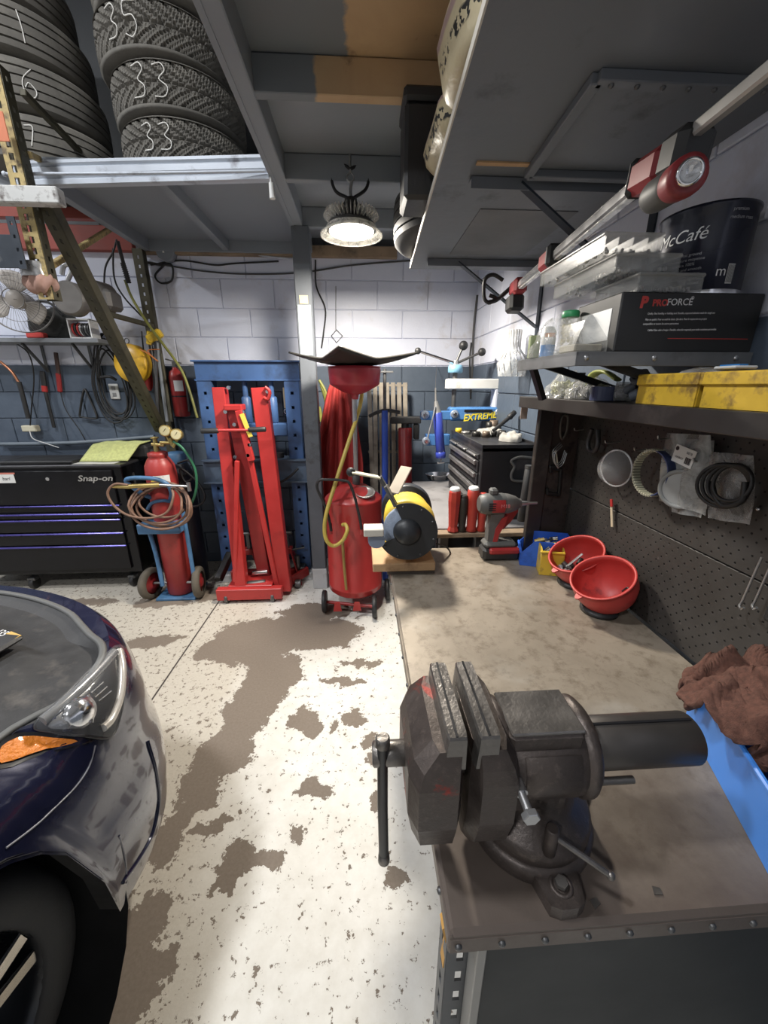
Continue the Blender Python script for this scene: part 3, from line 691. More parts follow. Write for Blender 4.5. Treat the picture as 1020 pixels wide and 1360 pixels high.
# hoses and torch
mb = MB(); C = U(205, 673, y=2.66); rs = random.Random(3)
pts = []
for i in range(5*16):
    t = i/16; an = 2*math.pi*t; rr = .185+.022*math.sin(t*2.3)+.018*math.sin(t*5.1)
    pts.append((C.x+.04+rr*math.cos(an), 2.66+.03*math.sin(t*3)+.10*(math.sin(an) > .2)*math.sin(an), C.z+.0+rr*.74*math.sin(an)-.02*math.cos(t*2)))
mb.tube(pts, .0085, 6, 2)
mb.tube([U(170, 644, y=2.66), U(152, 643, y=2.65), U(143, 655, y=2.64), U(152, 672, y=2.63), U(172, 685, y=2.62), U(200, 688, y=2.62), U(222, 680, y=2.63), U(230, 660, y=2.65), U(228, 648, y=2.7)], .0085, 6, 5)
one('hose_coil', mb, HOSE, 'coil of brown twin hose hanging over the blue cart handle', 'hose')
th = thing('cutting_torch', 'long brass cutting torch lying across the blue cart handle', 'torch', U(200, 646, y=2.68))
MB().cyl(U(150, 646, y=2.66), U(172, 647, y=2.66), .012).cyl(U(172, 646, y=2.66), U(212, 644, y=2.67), .016).build('grip', BRASS, th)
MB().cyl(U(212, 644, y=2.67), U(252, 646, y=2.69), .009).cyl(U(250, 641, y=2.69), U(252, 652, y=2.69), .013).build('nozzle_tube', STEEL, th)
one('green_hose', MB().tube([U(230, 586, y=gy-.06), U(243, 596, y=2.80), U(258, 620, y=2.80), U(261, 645, y=2.82), U(256, 665, y=2.85), U(250, 672, y=2.9)], .009, 8, 6), M('green_hose', (.03, .16, .08), .45), 'green gas hose looping down from the regulator', 'hose')
one('black_hose_tangle', MB().tube([U(236, 615, y=3.0), U(252, 612, y=2.98), U(258, 630, y=2.98), U(246, 640, y=2.97), U(240, 622, y=2.97), U(262, 640, y=2.96), U(272, 660, y=2.95), U(262, 672, y=2.95), U(245, 668, y=2.96), U(240, 640, y=2.98), U(250, 625, y=3.0)], .009, 6, 6), CABLE, 'tangle of dark hoses hanging beside the red gas cylinder', 'hose')

# ================================================================ blue hydraulic press
BLUED = M('press_blue', (.052, .115, .27), .45, var=.35, scale=4, dirt=(.03, .05, .10), damt=.35, dscale=3)
py_ = 3.16
pr = thing('hydraulic_press', 'tall blue steel hydraulic shop press behind the red crane', 'press', (U(335, 770, z=0).x, py_, 0))
a, b = U(252, 478, y=3.08), U(400, 506, y=3.08)
bx0, bx1, bz0, bz1 = a.x, b.x, b.z, a.z; bm = (bx0+bx1)/2
MB().box((bm, py_, bz1-.006), (bx1-bx0, .16, .012), ch=.002).box((bm, py_, bz0+.006), (bx1-bx0-.02, .16, .012), ch=.002).box((bm, py_-.05, (bz0+bz1)/2), (bx1-bx0-.03, .012, bz1-bz0-.02)).box((bm, py_+.05, (bz0+bz1)/2), (bx1-bx0-.03, .012, bz1-bz0-.02)).build('head_beam', BLUED, pr)
lw = .105
for s, x in ((-1, bx0+.075), (1, bx1-.075)):
    mb = MB().holed(bz0-.06, lw, .008, .022, .022, .105, T(x, py_-.07, .06), .12)
    mb.box((x-lw/2, py_-.02, bz0/2+.03), (.008, .10, bz0-.06)); mb.box((x+lw/2, py_-.02, bz0/2+.03), (.008, .10, bz0-.06)); mb.box((x, py_+.02, bz0/2+.03), (lw, .006, bz0-.06))
    mb.build('upright', BLUED, pr)
    MB().box((x, py_, .035), (lw+.05, .30, .07), ch=.006).build('foot', M('worn_white_paint', (.5, .5, .5)), pr)
tq = U(330, 635, y=3.06)
MB().box((bm, py_-.09, tq.z+.06), (bx1-bx0+.02, .012, .17), ch=.002).box((bm, py_-.11, tq.z+.145), (bx1-bx0+.02, .05, .01)).box((bm, py_-.11, tq.z-.03), (bx1-bx0+.02, .05, .01)).box((bm, py_+.09, tq.z+.06), (bx1-bx0+.02, .012, .17), ch=.002).build('bed', M('press_bed_blue', (.10, .14, .20), .5, var=.3, dirt=(.04, .05, .06), damt=.3), pr)
rq = U(360, 570, y=py_)
MB().box((bm+.10, py_, rq.z-.0), (.34, .12, .10), ch=.008).build('ram_plate', BLUED, pr)
for px, r, mt in ((330, .035, BLUED), (364, .038, BLUED)):
    q = U(px, 560, y=py_-.02); MB().cyl((q.x, py_-.02, rq.z+.05), (q.x, py_-.02, rq.z+.25), r, seg=18, ch=.01).cyl((q.x, py_-.02, rq.z+.25), (q.x, py_-.02, bz0), .02).build('jack', mt, pr)
q = U(381, 540, y=py_-.04); MB().cyl((q.x, py_-.04, q.z-.01), (q.x, py_-.04, q.z+.14), .022, seg=14).build('handle_socket', M('drab_brass', (.22, .18, .12), .5), pr)
MB().torus(.02, .004, T(q.x, py_-.05, q.z-.035, rx=90), 14, 6).build('pull_ring', CHROME, pr)
MB().cyl((bm+.10, py_, rq.z-.05), (bm+.10, py_, rq.z-.14), .03).build('ram_tip', DSTEEL, pr)
for px, py2 in ((300, 634), (388, 630)):
    q = U(px-14, py2-8, y=py_-.02); MB().cyl((q.x, py_-.03, tq.z+.15), (q.x, py_-.03, tq.z+.19), .03, seg=14).build('press_pin', DSTEEL, pr)
hq = [U(395, 640, y=3.02), U(372, 652, y=3.02)]
one('spring_clamp', MB().tube([U(362, 633, y=3.02), U(372, 640, y=3.01), U(386, 632, y=3.01), U(396, 622, y=3.02)], .010, 6).tube([U(360, 620, y=3.02), U(368, 640, y=3.01)], .008, 6), BLACKP, 'black clamp lying on the bed of the blue press', 'clamp')

# ================================================================ red folding engine crane
CRED = M('crane_red', (.42, .032, .030), .35, var=.15, dirt=(.28, .02, .02), damt=.12)
b0, b1 = U(288, 797, y=2.66), U(375, 797, y=2.66); yb = 2.66
cr = thing('engine_crane', 'bright red folded engine crane standing on castors', 'engine crane', ((b0.x+b1.x)/2, 2.75, 0))
z0, z1 = U(330, 797, y=yb).z, U(330, 783, y=yb).z
MB().box(((b0.x+b1.x)/2, yb+.03, (z0+z1)/2), (b1.x-b0.x, .06, z1-z0), ch=.004).build('cross_base', CRED, cr)
MB().box(((b0.x+b1.x)/2, yb+.15, z1-.004), (b1.x-b0.x-.16, .22, .03), ch=.003).build('base_plate', CRED, cr)
for px, s in ((303, 0), (364, 0)):
    q = U(px, 803, y=yb+.03)
    MB().cyl((q.x-.012, yb+.03, .04), (q.x+.012, yb+.03, .04), .04, seg=18, ch=.004).build('caster_wheel', DSTEEL, cr)
    MB().box((q.x-.018, yb+.03, .055), (.004, .035, .07)).box((q.x+.018, yb+.03, .055), (.004, .035, .07)).box((q.x, yb+.03, .092), (.045, .05, .006)).build('caster_fork', STEEL, cr)
def post(pa, ya, pb, yb2, w_, d_, mat, name, ch=.004):
    return MB().bar(U(*pa, y=ya), U(*pb, y=yb2), d_, w_, ch, (1, 0, 0)).build(name, mat, cr)
post((322, 783), 2.74, (292, 515), 2.86, .085, .085, CRED, 'leg')
post((379, 783), 2.80, (345, 515), 2.86, .105, .085, CRED, 'leg')
post((353, 768), 2.90, (313, 542), 2.80, .10, .08, DRED, 'boom')
post((370, 788), 2.76, (322, 560), 2.76, .035, .03, CRED, 'link_bar')
post((312, 772), 2.72, (315, 612), 2.74, .03, .03, CRED, 'link_bar')
post((334, 612), 2.74, (317, 545), 2.74, .045, .04, CRED, 'ram_arm')
MB().box((0, 0, 0), (.03, .005, .16), T(*U(327, 565, y=2.715)) @ T(ry=-16)).build('warning_label', M('hazard_yellow', (.7, .55, .08)), cr)
mb = MB().box(U(312, 541, y=2.79), (.12, .10, .04), ch=.006); mb.build('boom_head', CRED, cr)
MB().cyl(U(275, 572, y=2.72), U(345, 571, y=2.72), .011, seg=12).build('push_bar', CRED, cr)
for pa, pb in (((267, 572.5), (290, 572)), ((330, 571), (353, 570))): MB().cyl(U(*pa, y=2.72), U(*pb, y=2.72), .018, seg=14, ch=.004).build('grip', BLACKP, cr)
for px, py2, y in ((299, 547, 2.745), (322, 547, 2.735), (311, 564, 2.735), (331, 591, 2.72), (329, 605, 2.72), (312, 607, 2.73), (355, 520, 2.80), (303, 515, 2.81)):
    q = U(px, py2, y=y); MB().cyl(q, q+Vector((0, .03, 0)), .013, seg=8).build('bolt', CHROME, cr)
MB().tube([U(352, 514, y=2.80), U(358, 520, y=2.80), U(356, 530, y=2.80), U(350, 528, y=2.80)], .012, 8).build('hook_plate', CRED, cr)
for pa, pb in (((290, 770), (306, 735)), ((360, 772), (392, 758))): MB().bar(U(*pa, y=2.80), U(*pb, y=3.0), .05, .06, .004).build('side_arm', BLACKP if pa[0] < 300 else DRED, cr)
q = U(340, 776, y=2.75); MB().cyl(q-Vector((.07, 0, 0)), q+Vector((.07, .02, 0)), .028, seg=16, ch=.006).build('pump', DSTEEL, cr)
q = U(344, 761, y=2.85); MB().cyl(q-Vector((.05, 0, 0)), q+Vector((.07, 0, .01)), .018, seg=12).build('pump_rod', CHROME, cr)
MB().bar(U(308, 764, y=2.92), U(372, 762, y=2.92), .05, .09, .004).build('rear_bar', DRED, cr)

# jack stands in the shadow under the press
def jack_stand(px, py2, y, label, h=.38):
    q = U(px, py2, y=y); q.z = 0; j = thing('jack_stand', label, 'jack stand', q, group='jack stands under the press')
    for sx in (-1, 1):
        for sy in (-1, 1): MB().bar((sx*.11, sy*.09, 0), (sx*.03, sy*.025, h*.75), .035, .008, 0, (1, 0, 0)).build('leg', DRED, j, False)
    MB().box((0, 0, h*.75), (.08, .07, .05), ch=.004).build('collar', DRED, j, False)
    MB().box((0, 0, h*.95), (.03, .03, h*.4), ch=.003).box((0, 0, h*1.16), (.10, .035, .025), ch=.006).build('ratchet_bar', DSTEEL, j, False)
    MB().cyl((.04, 0, h*.75), (.14, 0, h*.8), .008).build('lever', DSTEEL, j, False)
jack_stand(334, 752, 3.02, 'dark red jack stand under the press, behind the crane legs')
jack_stand(384, 752, 3.02, 'dark red jack stand under the press, right of the crane')
fj = thing('floor_jack', 'small dark red floor jack on the floor right of the crane', 'floor jack', U(393, 775, z=0))
q = U(393, 775, z=0)
MB().bar((q.x-.10, 2.92, .07), (q.x+.02, 3.06, .09), .03, .08, .006).bar((q.x-.02, 2.88, .07), (q.x+.10, 3.02, .09), .03, .08, .006).build('frame', DRED, fj)
MB().box((q.x+.03, 3.04, .10), (.10, .10, .06), ch=.008).cyl((q.x+.02, 3.0, .12), (q.x+.02, 3.0, .24), .02).build('power_unit', DSTEEL, fj)
for dx, dy in ((-.11, 2.90), (.03, 2.86)): MB().cyl((q.x+dx-.02, dy+.03, .035), (q.x+dx+.02, dy+.03, .035), .035, seg=16).build('wheel', DSTEEL, fj)

# ================================================================ red oil drainer with tray
ORED = M('drainer_red', (.42, .034, .032), .33, var=.16, scale=5, dirt=(.30, .025, .022), damt=.2, coat=.15)
oy = 2.62; oc = U(472, 760, y=oy); ox = oc.x
od = thing('oil_drainer', 'red wheeled waste-oil drainer with yellow hose and a tray on its pole', 'oil drainer', (ox, oy, 0))
zb, zt = U(475, 797, y=oy-.20).z, U(470, 672, y=oy-.2).z
R = .198
MB().lathe([(R-.02, zb), (R, zb+.02), (R, zb+.05), (R+.003, zb+.055), (R, zb+.06), (R, zt-.01), (R+.004, zt), (R-.004, zt+.012), (.10, zt+.085), (.02, zt+.10)], 40, T(ox, oy, 0)).build('tank', ORED, od)
for px, py2, y in ((431, 795, oy-.10), (497, 805, oy-.19), (514, 790, oy+.05)):
    q = U(px, py2, y=y); MB().cyl((q.x-.016, y, .083), (q.x+.016, y, .083), .083, seg=24, ch=.008).build('wheel', BLACKP, od)
q0, q1 = U(431, 795, y=oy-.10), U(497, 805, y=oy-.19); MB().cyl((q0.x, oy-.10, .08), (q1.x, oy-.19, .08), .012).build('axle', DRED, od)
for px in (448, 474): q = U(px, 795, y=oy-.20); MB().prism([(-.03, 0), (.03, 0), (.018, .07), (-.018, .07)], .006, T(q.x, oy-.215, .07, rx=90)).build('foot_bracket', ORED, od)
pl = lambda pts, y: [U(a, b, y=y) for a, b in pts]
MB().tube(pl([(440, 705), (436, 685), (430, 668), (421, 648), (424, 638), (434, 637), (455, 638), (464, 642), (471, 660), (478, 690), (480, 703)], oy-.24), .009, 8, 4).build('handle', BLACKP, od)
for px in (439, 480): MB().box(U(px, 702, y=oy-.215), (.022, .03, .075), ch=.003).build('handle_bracket', ORED, od)
MB().tube([U(482, 505, y=oy+.10), U(478, 540, y=oy+.06), U(462, 590, y=oy-.10), U(446, 640, y=oy-.2), U(434, 680, y=oy-.27), U(431, 702, y=oy-.28), U(434, 718, y=oy-.29), U(443, 725, y=oy-.28), U(455, 718, y=oy-.28), U(461, 705, y=oy-.27), U(459, 697, y=oy-.24), U(455, 697, y=oy-.22)], .013, 8, 6).build('yellow_hose', M('yellow_hose', (.50, .38, .08), .4, dirt=(.2, .15, .05), damt=.25), od)
MB().tube([U(455, 720, y=oy-.222), U(457, 750, y=oy-.222), U(460, 783, y=oy-.222)], .010, 8, 3).build('level_tube', M('old_brass_hose', (.30, .19, .05), .45), od)
pq = U(470, 640, y=oy); px_ = U(472, 600, y=oy).x
MB().cyl((px_, oy, zt+.06), (px_, oy, U(470, 505, y=oy).z), .016, seg=14).build('pole', STEEL, od)
MB().cyl((px_, oy, zt+.08), (px_, oy, zt+.18), .026, seg=14, ch=.004).cyl((px_, oy, zt+.17), (px_, oy, zt+.185), .033).build('pole_clamp', DSTEEL, od)
q = U(485, 665, y=oy-.08); MB().lathe([(.062, -.01), (.07, 0), (.066, .008), (.056, -.004), (.02, -.012), (.001, -.01)], 24, T(q.x, oy-.10, zt+.066, rx=20)).build('filler_cap', M('pale_steel', (.45, .44, .42), .35, .8), od)
bt, bb_ = U(470, 487, y=oy).z, U(470, 524, y=oy).z; bx_ = U(471, 505, y=oy).x
MB().lathe([(.02, bb_-.03), (.025, bb_), (.07, bb_+.012), (.15, bb_+.055), (.16, bb_+.065), (.168, bt-.02), (.168, bt), (.160, bt), (.158, bb_+.07), (.02, bb_+.03)], 32, T(bx_, oy, 0)).build('bowl', M('drainer_bowl_red', (.36, .03, .045), .35, dirt=(.2, .02, .03), damt=.2), od)
# black tray: square sheet with raised corners
TR = .50
c45 = math.radians(45)
def tray(u, v):
    x, y = (u-.5)*2, (v-.5)*2; r = max(abs(x), abs(y)); cn = abs(x*y)
    z = .02+.035*r**2+.045*cn**1.5; k = .215+.06*cn
    X, Y = x*k*1.12, y*k; a = math.radians(38)
    return (bx_+X*math.cos(a)-Y*math.sin(a), oy+X*math.sin(a)+Y*math.cos(a), bt-.015+z)
MB().grid(tray, 24, 24).build('tray', M('black_tray_plastic', (.028, .026, .022), .5, var=.3), od, solid=.012)

# ================================================================ car (front right quarter stands in view, bonnet off the bay)
from mathutils.bvhtree import BVHTree
CM = T(-1.584, .442, 0, rz=-11)
NAVY = M('navy_car_paint', (.012, .014, .042), .22, .25, var=.1, coat=.9)
CBLK = M('bay_plastic', (.035, .034, .034), .55, var=.35, scale=16, dirt=(.10, .09, .08), damt=.2, dscale=7, bump=.2)
car = thing('car', 'dark navy car with its bonnet open, parked nose towards the back wall', 'car', m=CM)
plan = [(.90, -1.0), (.90, -.6), (.905, -.25), (.905, 0), (.895, .25), (.878, .42), (.845, .58), (.79, .70), (.70, .80), (.56, .90), (.38, .97), (.18, 1.01), (0, 1.02)]
pl_ = [Vector((x, y, 0)) for x, y in plan]; pl_ = spline(pl_, 5); pl_ = pl_+[Vector((-p.x, p.y, 0)) for p in pl_[-2::-1]]
offs = [(.18, -.06), (.24, -.02), (.30, .0), (.42, .016), (.52, .018), (.60, .004), (.70, .0), (.78, -.012), (.84, -.03), (.88, -.055), (.905, -.10), (.93, -.12), (1.05, -.16)]
def off(z):
    for (a, b), (c, d) in zip(offs, offs[1:]):
        if z <= c: t = max(0, (z-a)/(c-a)); return b+(d-b)*t
    return offs[-1][1]
NP = len(pl_); nrm = []
for i in range(NP):
    d = (pl_[min(NP-1, i+1)]-pl_[max(0, i-1)]).normalized(); nrm.append(Vector((d.y, -d.x, 0)))
WR, WZ, WY = .405, .405, -.115        # arch centre
def car_pt(i, v):
    p = pl_[i]; y = p.y; zt = .882 if y > .45 else .882+(.45-y)*.085
    zb = .24 if y > .37 else .27
    side = abs(p.x) > .8
    if side and abs(y-WY) < .474: zb = WZ-.04+.475*max(0, 1-abs((y-WY)/.475)**3)**(1/3)
    elif y > .37: zb = .24+max(0, .62-y)*.35*(1 if side else 0)
    z = zb+(zt-zb)*v; k = off(min(z, .93) if y > .45 else (.2+(z-.2)*(.73/(zt-.2)) if z > .6 else z))
    flare = .012*math.exp(-((math.hypot(y-WY, z-WZ)-.475)/.03)**2) if side else 0
    return p+nrm[i]*(k+flare)+Vector((0, 0, z))
NV = 22; vs = []; fs = []
for i in range(NP):
    for j in range(NV+1): vs.append(car_pt(i, j/NV))
for i in range(NP-1):
    for j in range(NV): fs.append((i*(NV+1)+j, i*(NV+1)+j+1, (i+1)*(NV+1)+j+1, (i+1)*(NV+1)+j))
body = MB().add(vs, [f[::-1] for f in fs], None, True); body.build('body_shell', NAVY, car, False)
vx = [CM @ car_pt(i, j/NV*1.14) for i in range(NP) for j in range(NV+1)]
bvh = BVHTree.FromPolygons(vx, fs)
def hit(px, py, lift=.003):
    d = (FW+RT*((px-510)/F_PX)+UP*((680-py)/F_PX)).normalized(); loc, n, _, _ = bvh.ray_cast(CAM, d)
    if loc is None: return None
    if n.dot(d) > 0: n = -n
    return loc+n*lift
def patch(name, poly, mat, lift, parent, rings=4, dome=0):
    """a piece fitted to the body, outlined by points that lie on it"""
    P = [hit(a, b, 0) for a, b in poly]; P = [p for p in P if p]; c2 = (sum(a for a, b in poly)/len(poly), sum(b for a, b in poly)/len(poly))
    pts2 = []; n = len(poly); mb = MB(); vs = []; fs = []
    for k in range(1, rings+1):
        for (a, b) in poly:
            t = k/rings; q = hit(c2[0]+(a-c2[0])*t, c2[1]+(b-c2[1])*t, lift+dome*(1-t*t)); vs.append(q if q else vs[-1])
    q = hit(*c2, lift+dome); vs.append(q); ci = len(vs)-1
    for i in range(n): fs.append((ci, i, (i+1) % n))
    for k in range(rings-1):
        for i in range(n): fs.append((k*n+i, (k+1)*n+i, (k+1)*n+(i+1) % n, k*n+(i+1) % n))
    return mb.add(vs, fs, None, True).build(name, mat, parent)
def dense(poly, n=4): return [(p.x, p.y) for p in spline([(a, b, 0) for a, b in poly], n, True)]
hl = dense([(46, 963), (85, 925), (125, 885), (154, 861), (161, 880), (163, 915), (159, 950), (145, 979), (108, 978), (70, 972)], 4)
H = patch('headlight', hl, M('headlight_black', (.01, .01, .012), .3), .003, car)
def strip_on(name, pts, r, mat, parent, lift=.006, flat=1):
    P = [q for q in (hit(a, b, lift) for a, b in pts) if q]
    if len(P) > 1: return MB().tube(P, r, 8, 4, flat=flat).build(name, mat, parent)
strip_on('light_strip', [(156, 866), (159.5, 890), (157, 925), (146, 955), (134, 968)], .010, M('pale_reflector', (.62, .58, .52), .25, .3), H, .006)
strip_on('light_strip', [(56, 958), (85, 935), (120, 902), (150, 868)], .013, M('smoked_chrome', (.28, .28, .28), .25, .6), H, .004)
for a in ((118, 922), (123, 928), (128, 933)): strip_on('reflector_rib', [(a[0], a[1]), (a[0]+16, a[1]-14)], .0018, CHROME, H, .007)
q = hit(103, 948, .004)
nq = (CAM-q).normalized(); MB().lathe([(.034, 0), (.036, .006), (.026, .012), (.018, .02), (.001, .024)], 20, face_m(q, (1, 0, 0), nq+Vector((.6, .2, 0)))).build('projector', CHROME, H)
patch('reflector_plate', dense([(64, 964), (84, 946), (100, 938), (112, 950), (110, 966), (86, 968)], 3), M('smoked_chrome', (.28, .28, .28)), .0055, H, 2)
strip_on('side_guide', [(112, 926), (120, 940), (116, 962)], .006, CHROME, H, .008)
patch('headlight_lens', hl, clear('headlight_glass', (.9, .92, .95), .06, .04, .02, False), .016, H, 5, .012)
strip_on('headlight_gap', hl+[hl[0]], .0025, BLACK, car, .003)
patch('side_marker', dense([(0, 992), (33, 977), (70, 979), (103, 984), (60, 996), (0, 1015)], 3), M('amber_lens', (.75, .22, .02), .3, coat=.5, bump=1.0, scale=20), .005, car, 3)
patch('marker_surround', dense([(0, 985), (33, 972), (75, 975), (125, 984), (60, 1001), (0, 1022)], 3), M('headlight_black', (.01, .01, .012)), .002, car, 3)
strip_on('panel_gap', [(126, 990), (118, 1018), (100, 1045), (70, 1075), (45, 1098), (8, 1126)], .0018, M('grey_seam', (.2, .2, .22), .3), car, .001)
strip_on('bumper_crease', [(196, 985), (206, 1020), (211, 1060), (203, 1105), (185, 1140), (163, 1172)], .005, NAVY, car, .001)
strip_on('bumper_crease', [(158, 1110), (166, 1140), (168, 1172)], .003, NAVY, car, .0)
q = [hit(*a, .002) for a in ((190, 1090), (199, 1060), (203, 1040))]
# inner top: navy rail, weatherstrip, black bay cover
def inner(i, k):
    p = pl_[i]; e = car_pt(i, 1.0); n = nrm[i]; return e-n*k
half = [i for i in range(NP) if pl_[i].y > -.95]
def kf(i):
    t = min(1, max(0, (.82-abs(pl_[i].x))/.18)); return .10+.90*t*t*(3-2*t)
def topband(k0, k1, z0, z1, n=3):
    vs = []; fs = []
    for i in half:
        e = car_pt(i, 1.0)
        for j in range(n+1):
            t = j/n; q = e-nrm[i]*((k0+(k1-k0)*t)*kf(i)); vs.append((q.x, q.y, e.z+z0+(z1-z0)*t))
    for a in range(len(half)-1):
        for j in range(n): fs.append((a*(n+1)+j, (a+1)*(n+1)+j, (a+1)*(n+1)+j+1, a*(n+1)+j+1))
    return MB().add(vs, fs, None, True)
topband(0, .05, 0, .006).build('front_rail', NAVY, car, False)
ws_ = [car_pt(i, 1.0)-nrm[i]*.055*kf(i)+Vector((0, 0, .008)) for i in half]
MB().tube(ws_[::3], .010, 6, 3, flat=.7).build('weatherstrip', M('grey_rubber', (.12, .12, .115), .5), car, False)
topband(.062, .10, .004, -.012, 2).build('bay_gutter', M('bay_plastic', (.035, .034, .034)), car, False)
def cover(u, v):
    a = half[0]+u*(half[-1]-half[0]); i = int(min(a, half[-1]-1)); t = a-i
    p = (car_pt(i, 1.0)-nrm[i]*.09*kf(i)).lerp(car_pt(i+1, 1.0)-nrm[i+1]*.09*kf(i+1), t); c = Vector((0, min(.45, p.y), .93))
    q = p.lerp(c, v); st = .022*(1/(1+math.exp(-(v-.22)*60)))-.03*(1/(1+math.exp(-(v-.42)*60)))
    q.z = p.z-.012+.03*v+st; return q
MB().grid(cover, len(half)*2, 30).build('bay_cover', CBLK, car, False)
MB().box((.38, .55, .925), (.26, .20, .016), T(), .008).build('intake_cover', CBLK, car, False)
lbq = U(14, 846, z=.93); MB().box((0, 0, 0), (.05, .028, .002), T(lbq.x, lbq.y, .932, rz=-25)).build('warning_sticker', M('sticker_tan', (.55, .35, .1), .6), car)
text('sticker_text', '!35', .03, T(lbq.x-.035, lbq.y+.015, .9335, rz=-25), WHITE, car, .0003)
# dark skirt under the bumper, wheel well, lower grille
vs = []; fs = []
for i in range(NP):
    e = car_pt(i, 0.0); vs += [e+Vector((0, 0, .01)), e-nrm[i]*.05+Vector((0, 0, -.05 if pl_[i].y > .44 else .01))]
fs = [(2*i, 2*i+1, 2*i+3, 2*i+2) for i in range(NP-1)]
MB().add(vs, fs, None, True).build('valance', BLACKP, car, False)
for s in (1, -1):
    mb = MB(); m = T(s*.60, -.045, .40, ry=90*s)
    mb.lathe([(.47, .285), (.47, -.02), (.30, -.02)], 28, m, cap=False).build('wheel_well', M('matte_black', (.006, .006, .006), .9), car, False)
    m = T(s*.675, .03, .366, ry=90*s)
    tp = [(a-.006, b) for a, b in [(.262, -.10), (.268, .098), (.275, .105), (.30, .112), (.33, .110), (.352, .098), (.364, .082), (.372, .05), (.372, -.07), (.35, -.1), (.262, -.10)]]
    MB().lathe(tp, 56, m, cap=False).build('tyre', M('car_tyre_rubber', (.04, .04, .041), .7, var=.25, scale=20, bump=.15), car, False)
    RIM = M('dark_alloy', (.07, .075, .085), .3, .8)
    rim = MB().lathe([(.274, .095), (.270, .102), (.262, .098), (.256, .07), (.245, .0), (.12, -.02), (.001, -.02)], 48, m, cap=False).build('rim', RIM, car, False)
    for k in range(5):
        for dlt in (-9, 9):
            mm = m @ T(rz=72*k+20+dlt)
            MB().prism([(.03, -.026), (.255, -.018), (.258, .018), (.03, .026)], .028, mm, .055).build('spoke', RIM, rim, False)
            MB().prism([(.05, -.010), (.257, -.015), (.257, .015), (.05, .010)], .004, mm, .083).build('spoke_face', M('machined_alloy', (.62, .58, .52), .25, .9), rim, False)
    MB().lathe([(.055, .05), (.052, .09), (.03, .098), (.001, .098)], 24, m).build('hub_cap', RIM, rim, False)
    if s > 0:
        for k, ch_ in enumerate('GOO'):
            a = 62-k*11; mm = m @ T(rz=0) ; q = m @ Vector((.318*math.cos(math.radians(a+112)), .318*math.sin(math.radians(a+112)), .1115))
MB().bar((-.2, 1.035, .52), (.2, 1.035, .52), .02, .12, .004).build('grille', BLACKP, car, False)
MB().box((0, -.1, .45), (1.3, 1.6, .35)).build('underbody', M('matte_black', (.006, .006, .006)), car, False)

# ================================================================ left back wall: shelf, fan and hanging tools
FANM = M('yellowed_white_plastic', (.46, .42, .38), .45, var=.12)
fc = U(23, 398, y=3.12); fm = face_m(fc, (1, 0, 0), (.25, -.95, -.05))
fan = thing('wall_fan', 'round white wall fan with a wire cage at the left edge', 'fan', fc)
for k in range(3):
    def bl(u, v):
        r = .05+.125*u; a = math.radians(80+120*k)+(v-.5)*(.75+.5*math.sin(u*math.pi)); return (r*math.cos(a), r*math.sin(a), .01+.035*(v-.5))
    MB().grid(bl, 8, 6, fm).build('blade', FANM, fan, solid=.003)
MB().lathe([(.055, -.03), (.057, .02)], 28, fm, cap=False).lathe([(.057, .02), (.052, .030), (.001, .032)], 28, fm).build('hub', FANM, fan)
mb = MB()
for z in (.055, -.055): mb.torus(.205, .0035, fm @ T(z=z*.15), 40, 6); mb.torus(.06, .003, fm @ T(z=z), 24, 6)
mb.torus(.14, .002, fm @ T(z=.045), 32, 5)
for i in range(48):
    a = 2*math.pi*i/48; c, s_ = math.cos(a), math.sin(a)
    mb.tube([fm @ Vector((.06*c, .06*s_, .055)), fm @ Vector((.14*c, .14*s_, .046)), fm @ Vector((.19*c, .19*s_, .025)), fm @ Vector((.205*c, .205*s_, .0))], .0011, 4, 2)
o = mb.build('cage', M('fan_wire', (.22, .21, .20), .4, .5), fan)
MB().cyl(fm @ Vector((0, 0, -.03)), fm @ Vector((0, 0, -.14)), .05, seg=20).bar(fm @ Vector((0, 0, -.12)), fm @ Vector((0, -.2, -.20)), .04, .03).build('motor', FANM, fan)
text('hub_mark', '---', .02, fm @ T(z=.0325), BLACK, fan, .0003)
# shelf
s1 = U(60, 452, y=3.20); sx1 = U(131, 452, y=3.2).x
sh_ = thing('left_wall_shelf', 'narrow grey wall shelf below the white fan', 'shelf', (s1.x, 3.42, s1.z))
MB().box((sx1-.75, 3.31, s1.z), (1.5, .24, .03), ch=.003).build('board', M('grey_shelf_paint', (.19, .2, .215), .5), sh_)
for px in (40, 105): q = U(px, 470, y=3.3); MB().bar((q.x, 3.43, s1.z-.2), (q.x, 3.25, s1.z-.015), .02, .012, 0, (1, 0, 0)).box((q.x, 3.43, s1.z-.11), (.02, .006, .2)).build('bracket', DSTEEL, sh_)
sz = s1.z+.0155
q = U(48, 441, y=3.24); one('red_box', MB().box((q.x, 3.24, sz+.02), (.12, .06, .04), ch=.008), M('coral_red_plastic', (.6, .07, .06), .4), 'small red plastic box on the left wall shelf', 'box')
q = U(70, 430, y=3.33)
bg = thing('tool_bag', 'dark grey slumped bag on the left wall shelf', 'bag', (q.x, 3.33, sz))
def bagf(u, v):
    a = 2*math.pi*u; b = math.pi*(v-.5); sg = lambda q_, e: math.copysign(abs(q_)**e, q_); n_ = 1+.06*math.sin(4*a+v*5)
    return (q.x+.17*sg(math.cos(a), .6)*sg(math.cos(b), .5)*n_, 3.34+.075*sg(math.sin(a), .6)*sg(math.cos(b), .5), sz+.105+.105*sg(math.sin(b), .8)*(1+.15*math.cos(a)))
MB().grid(bagf, 28, 14).build('body', M('charcoal_canvas', (.035, .036, .033), .85, var=.4, bump=.5), bg)
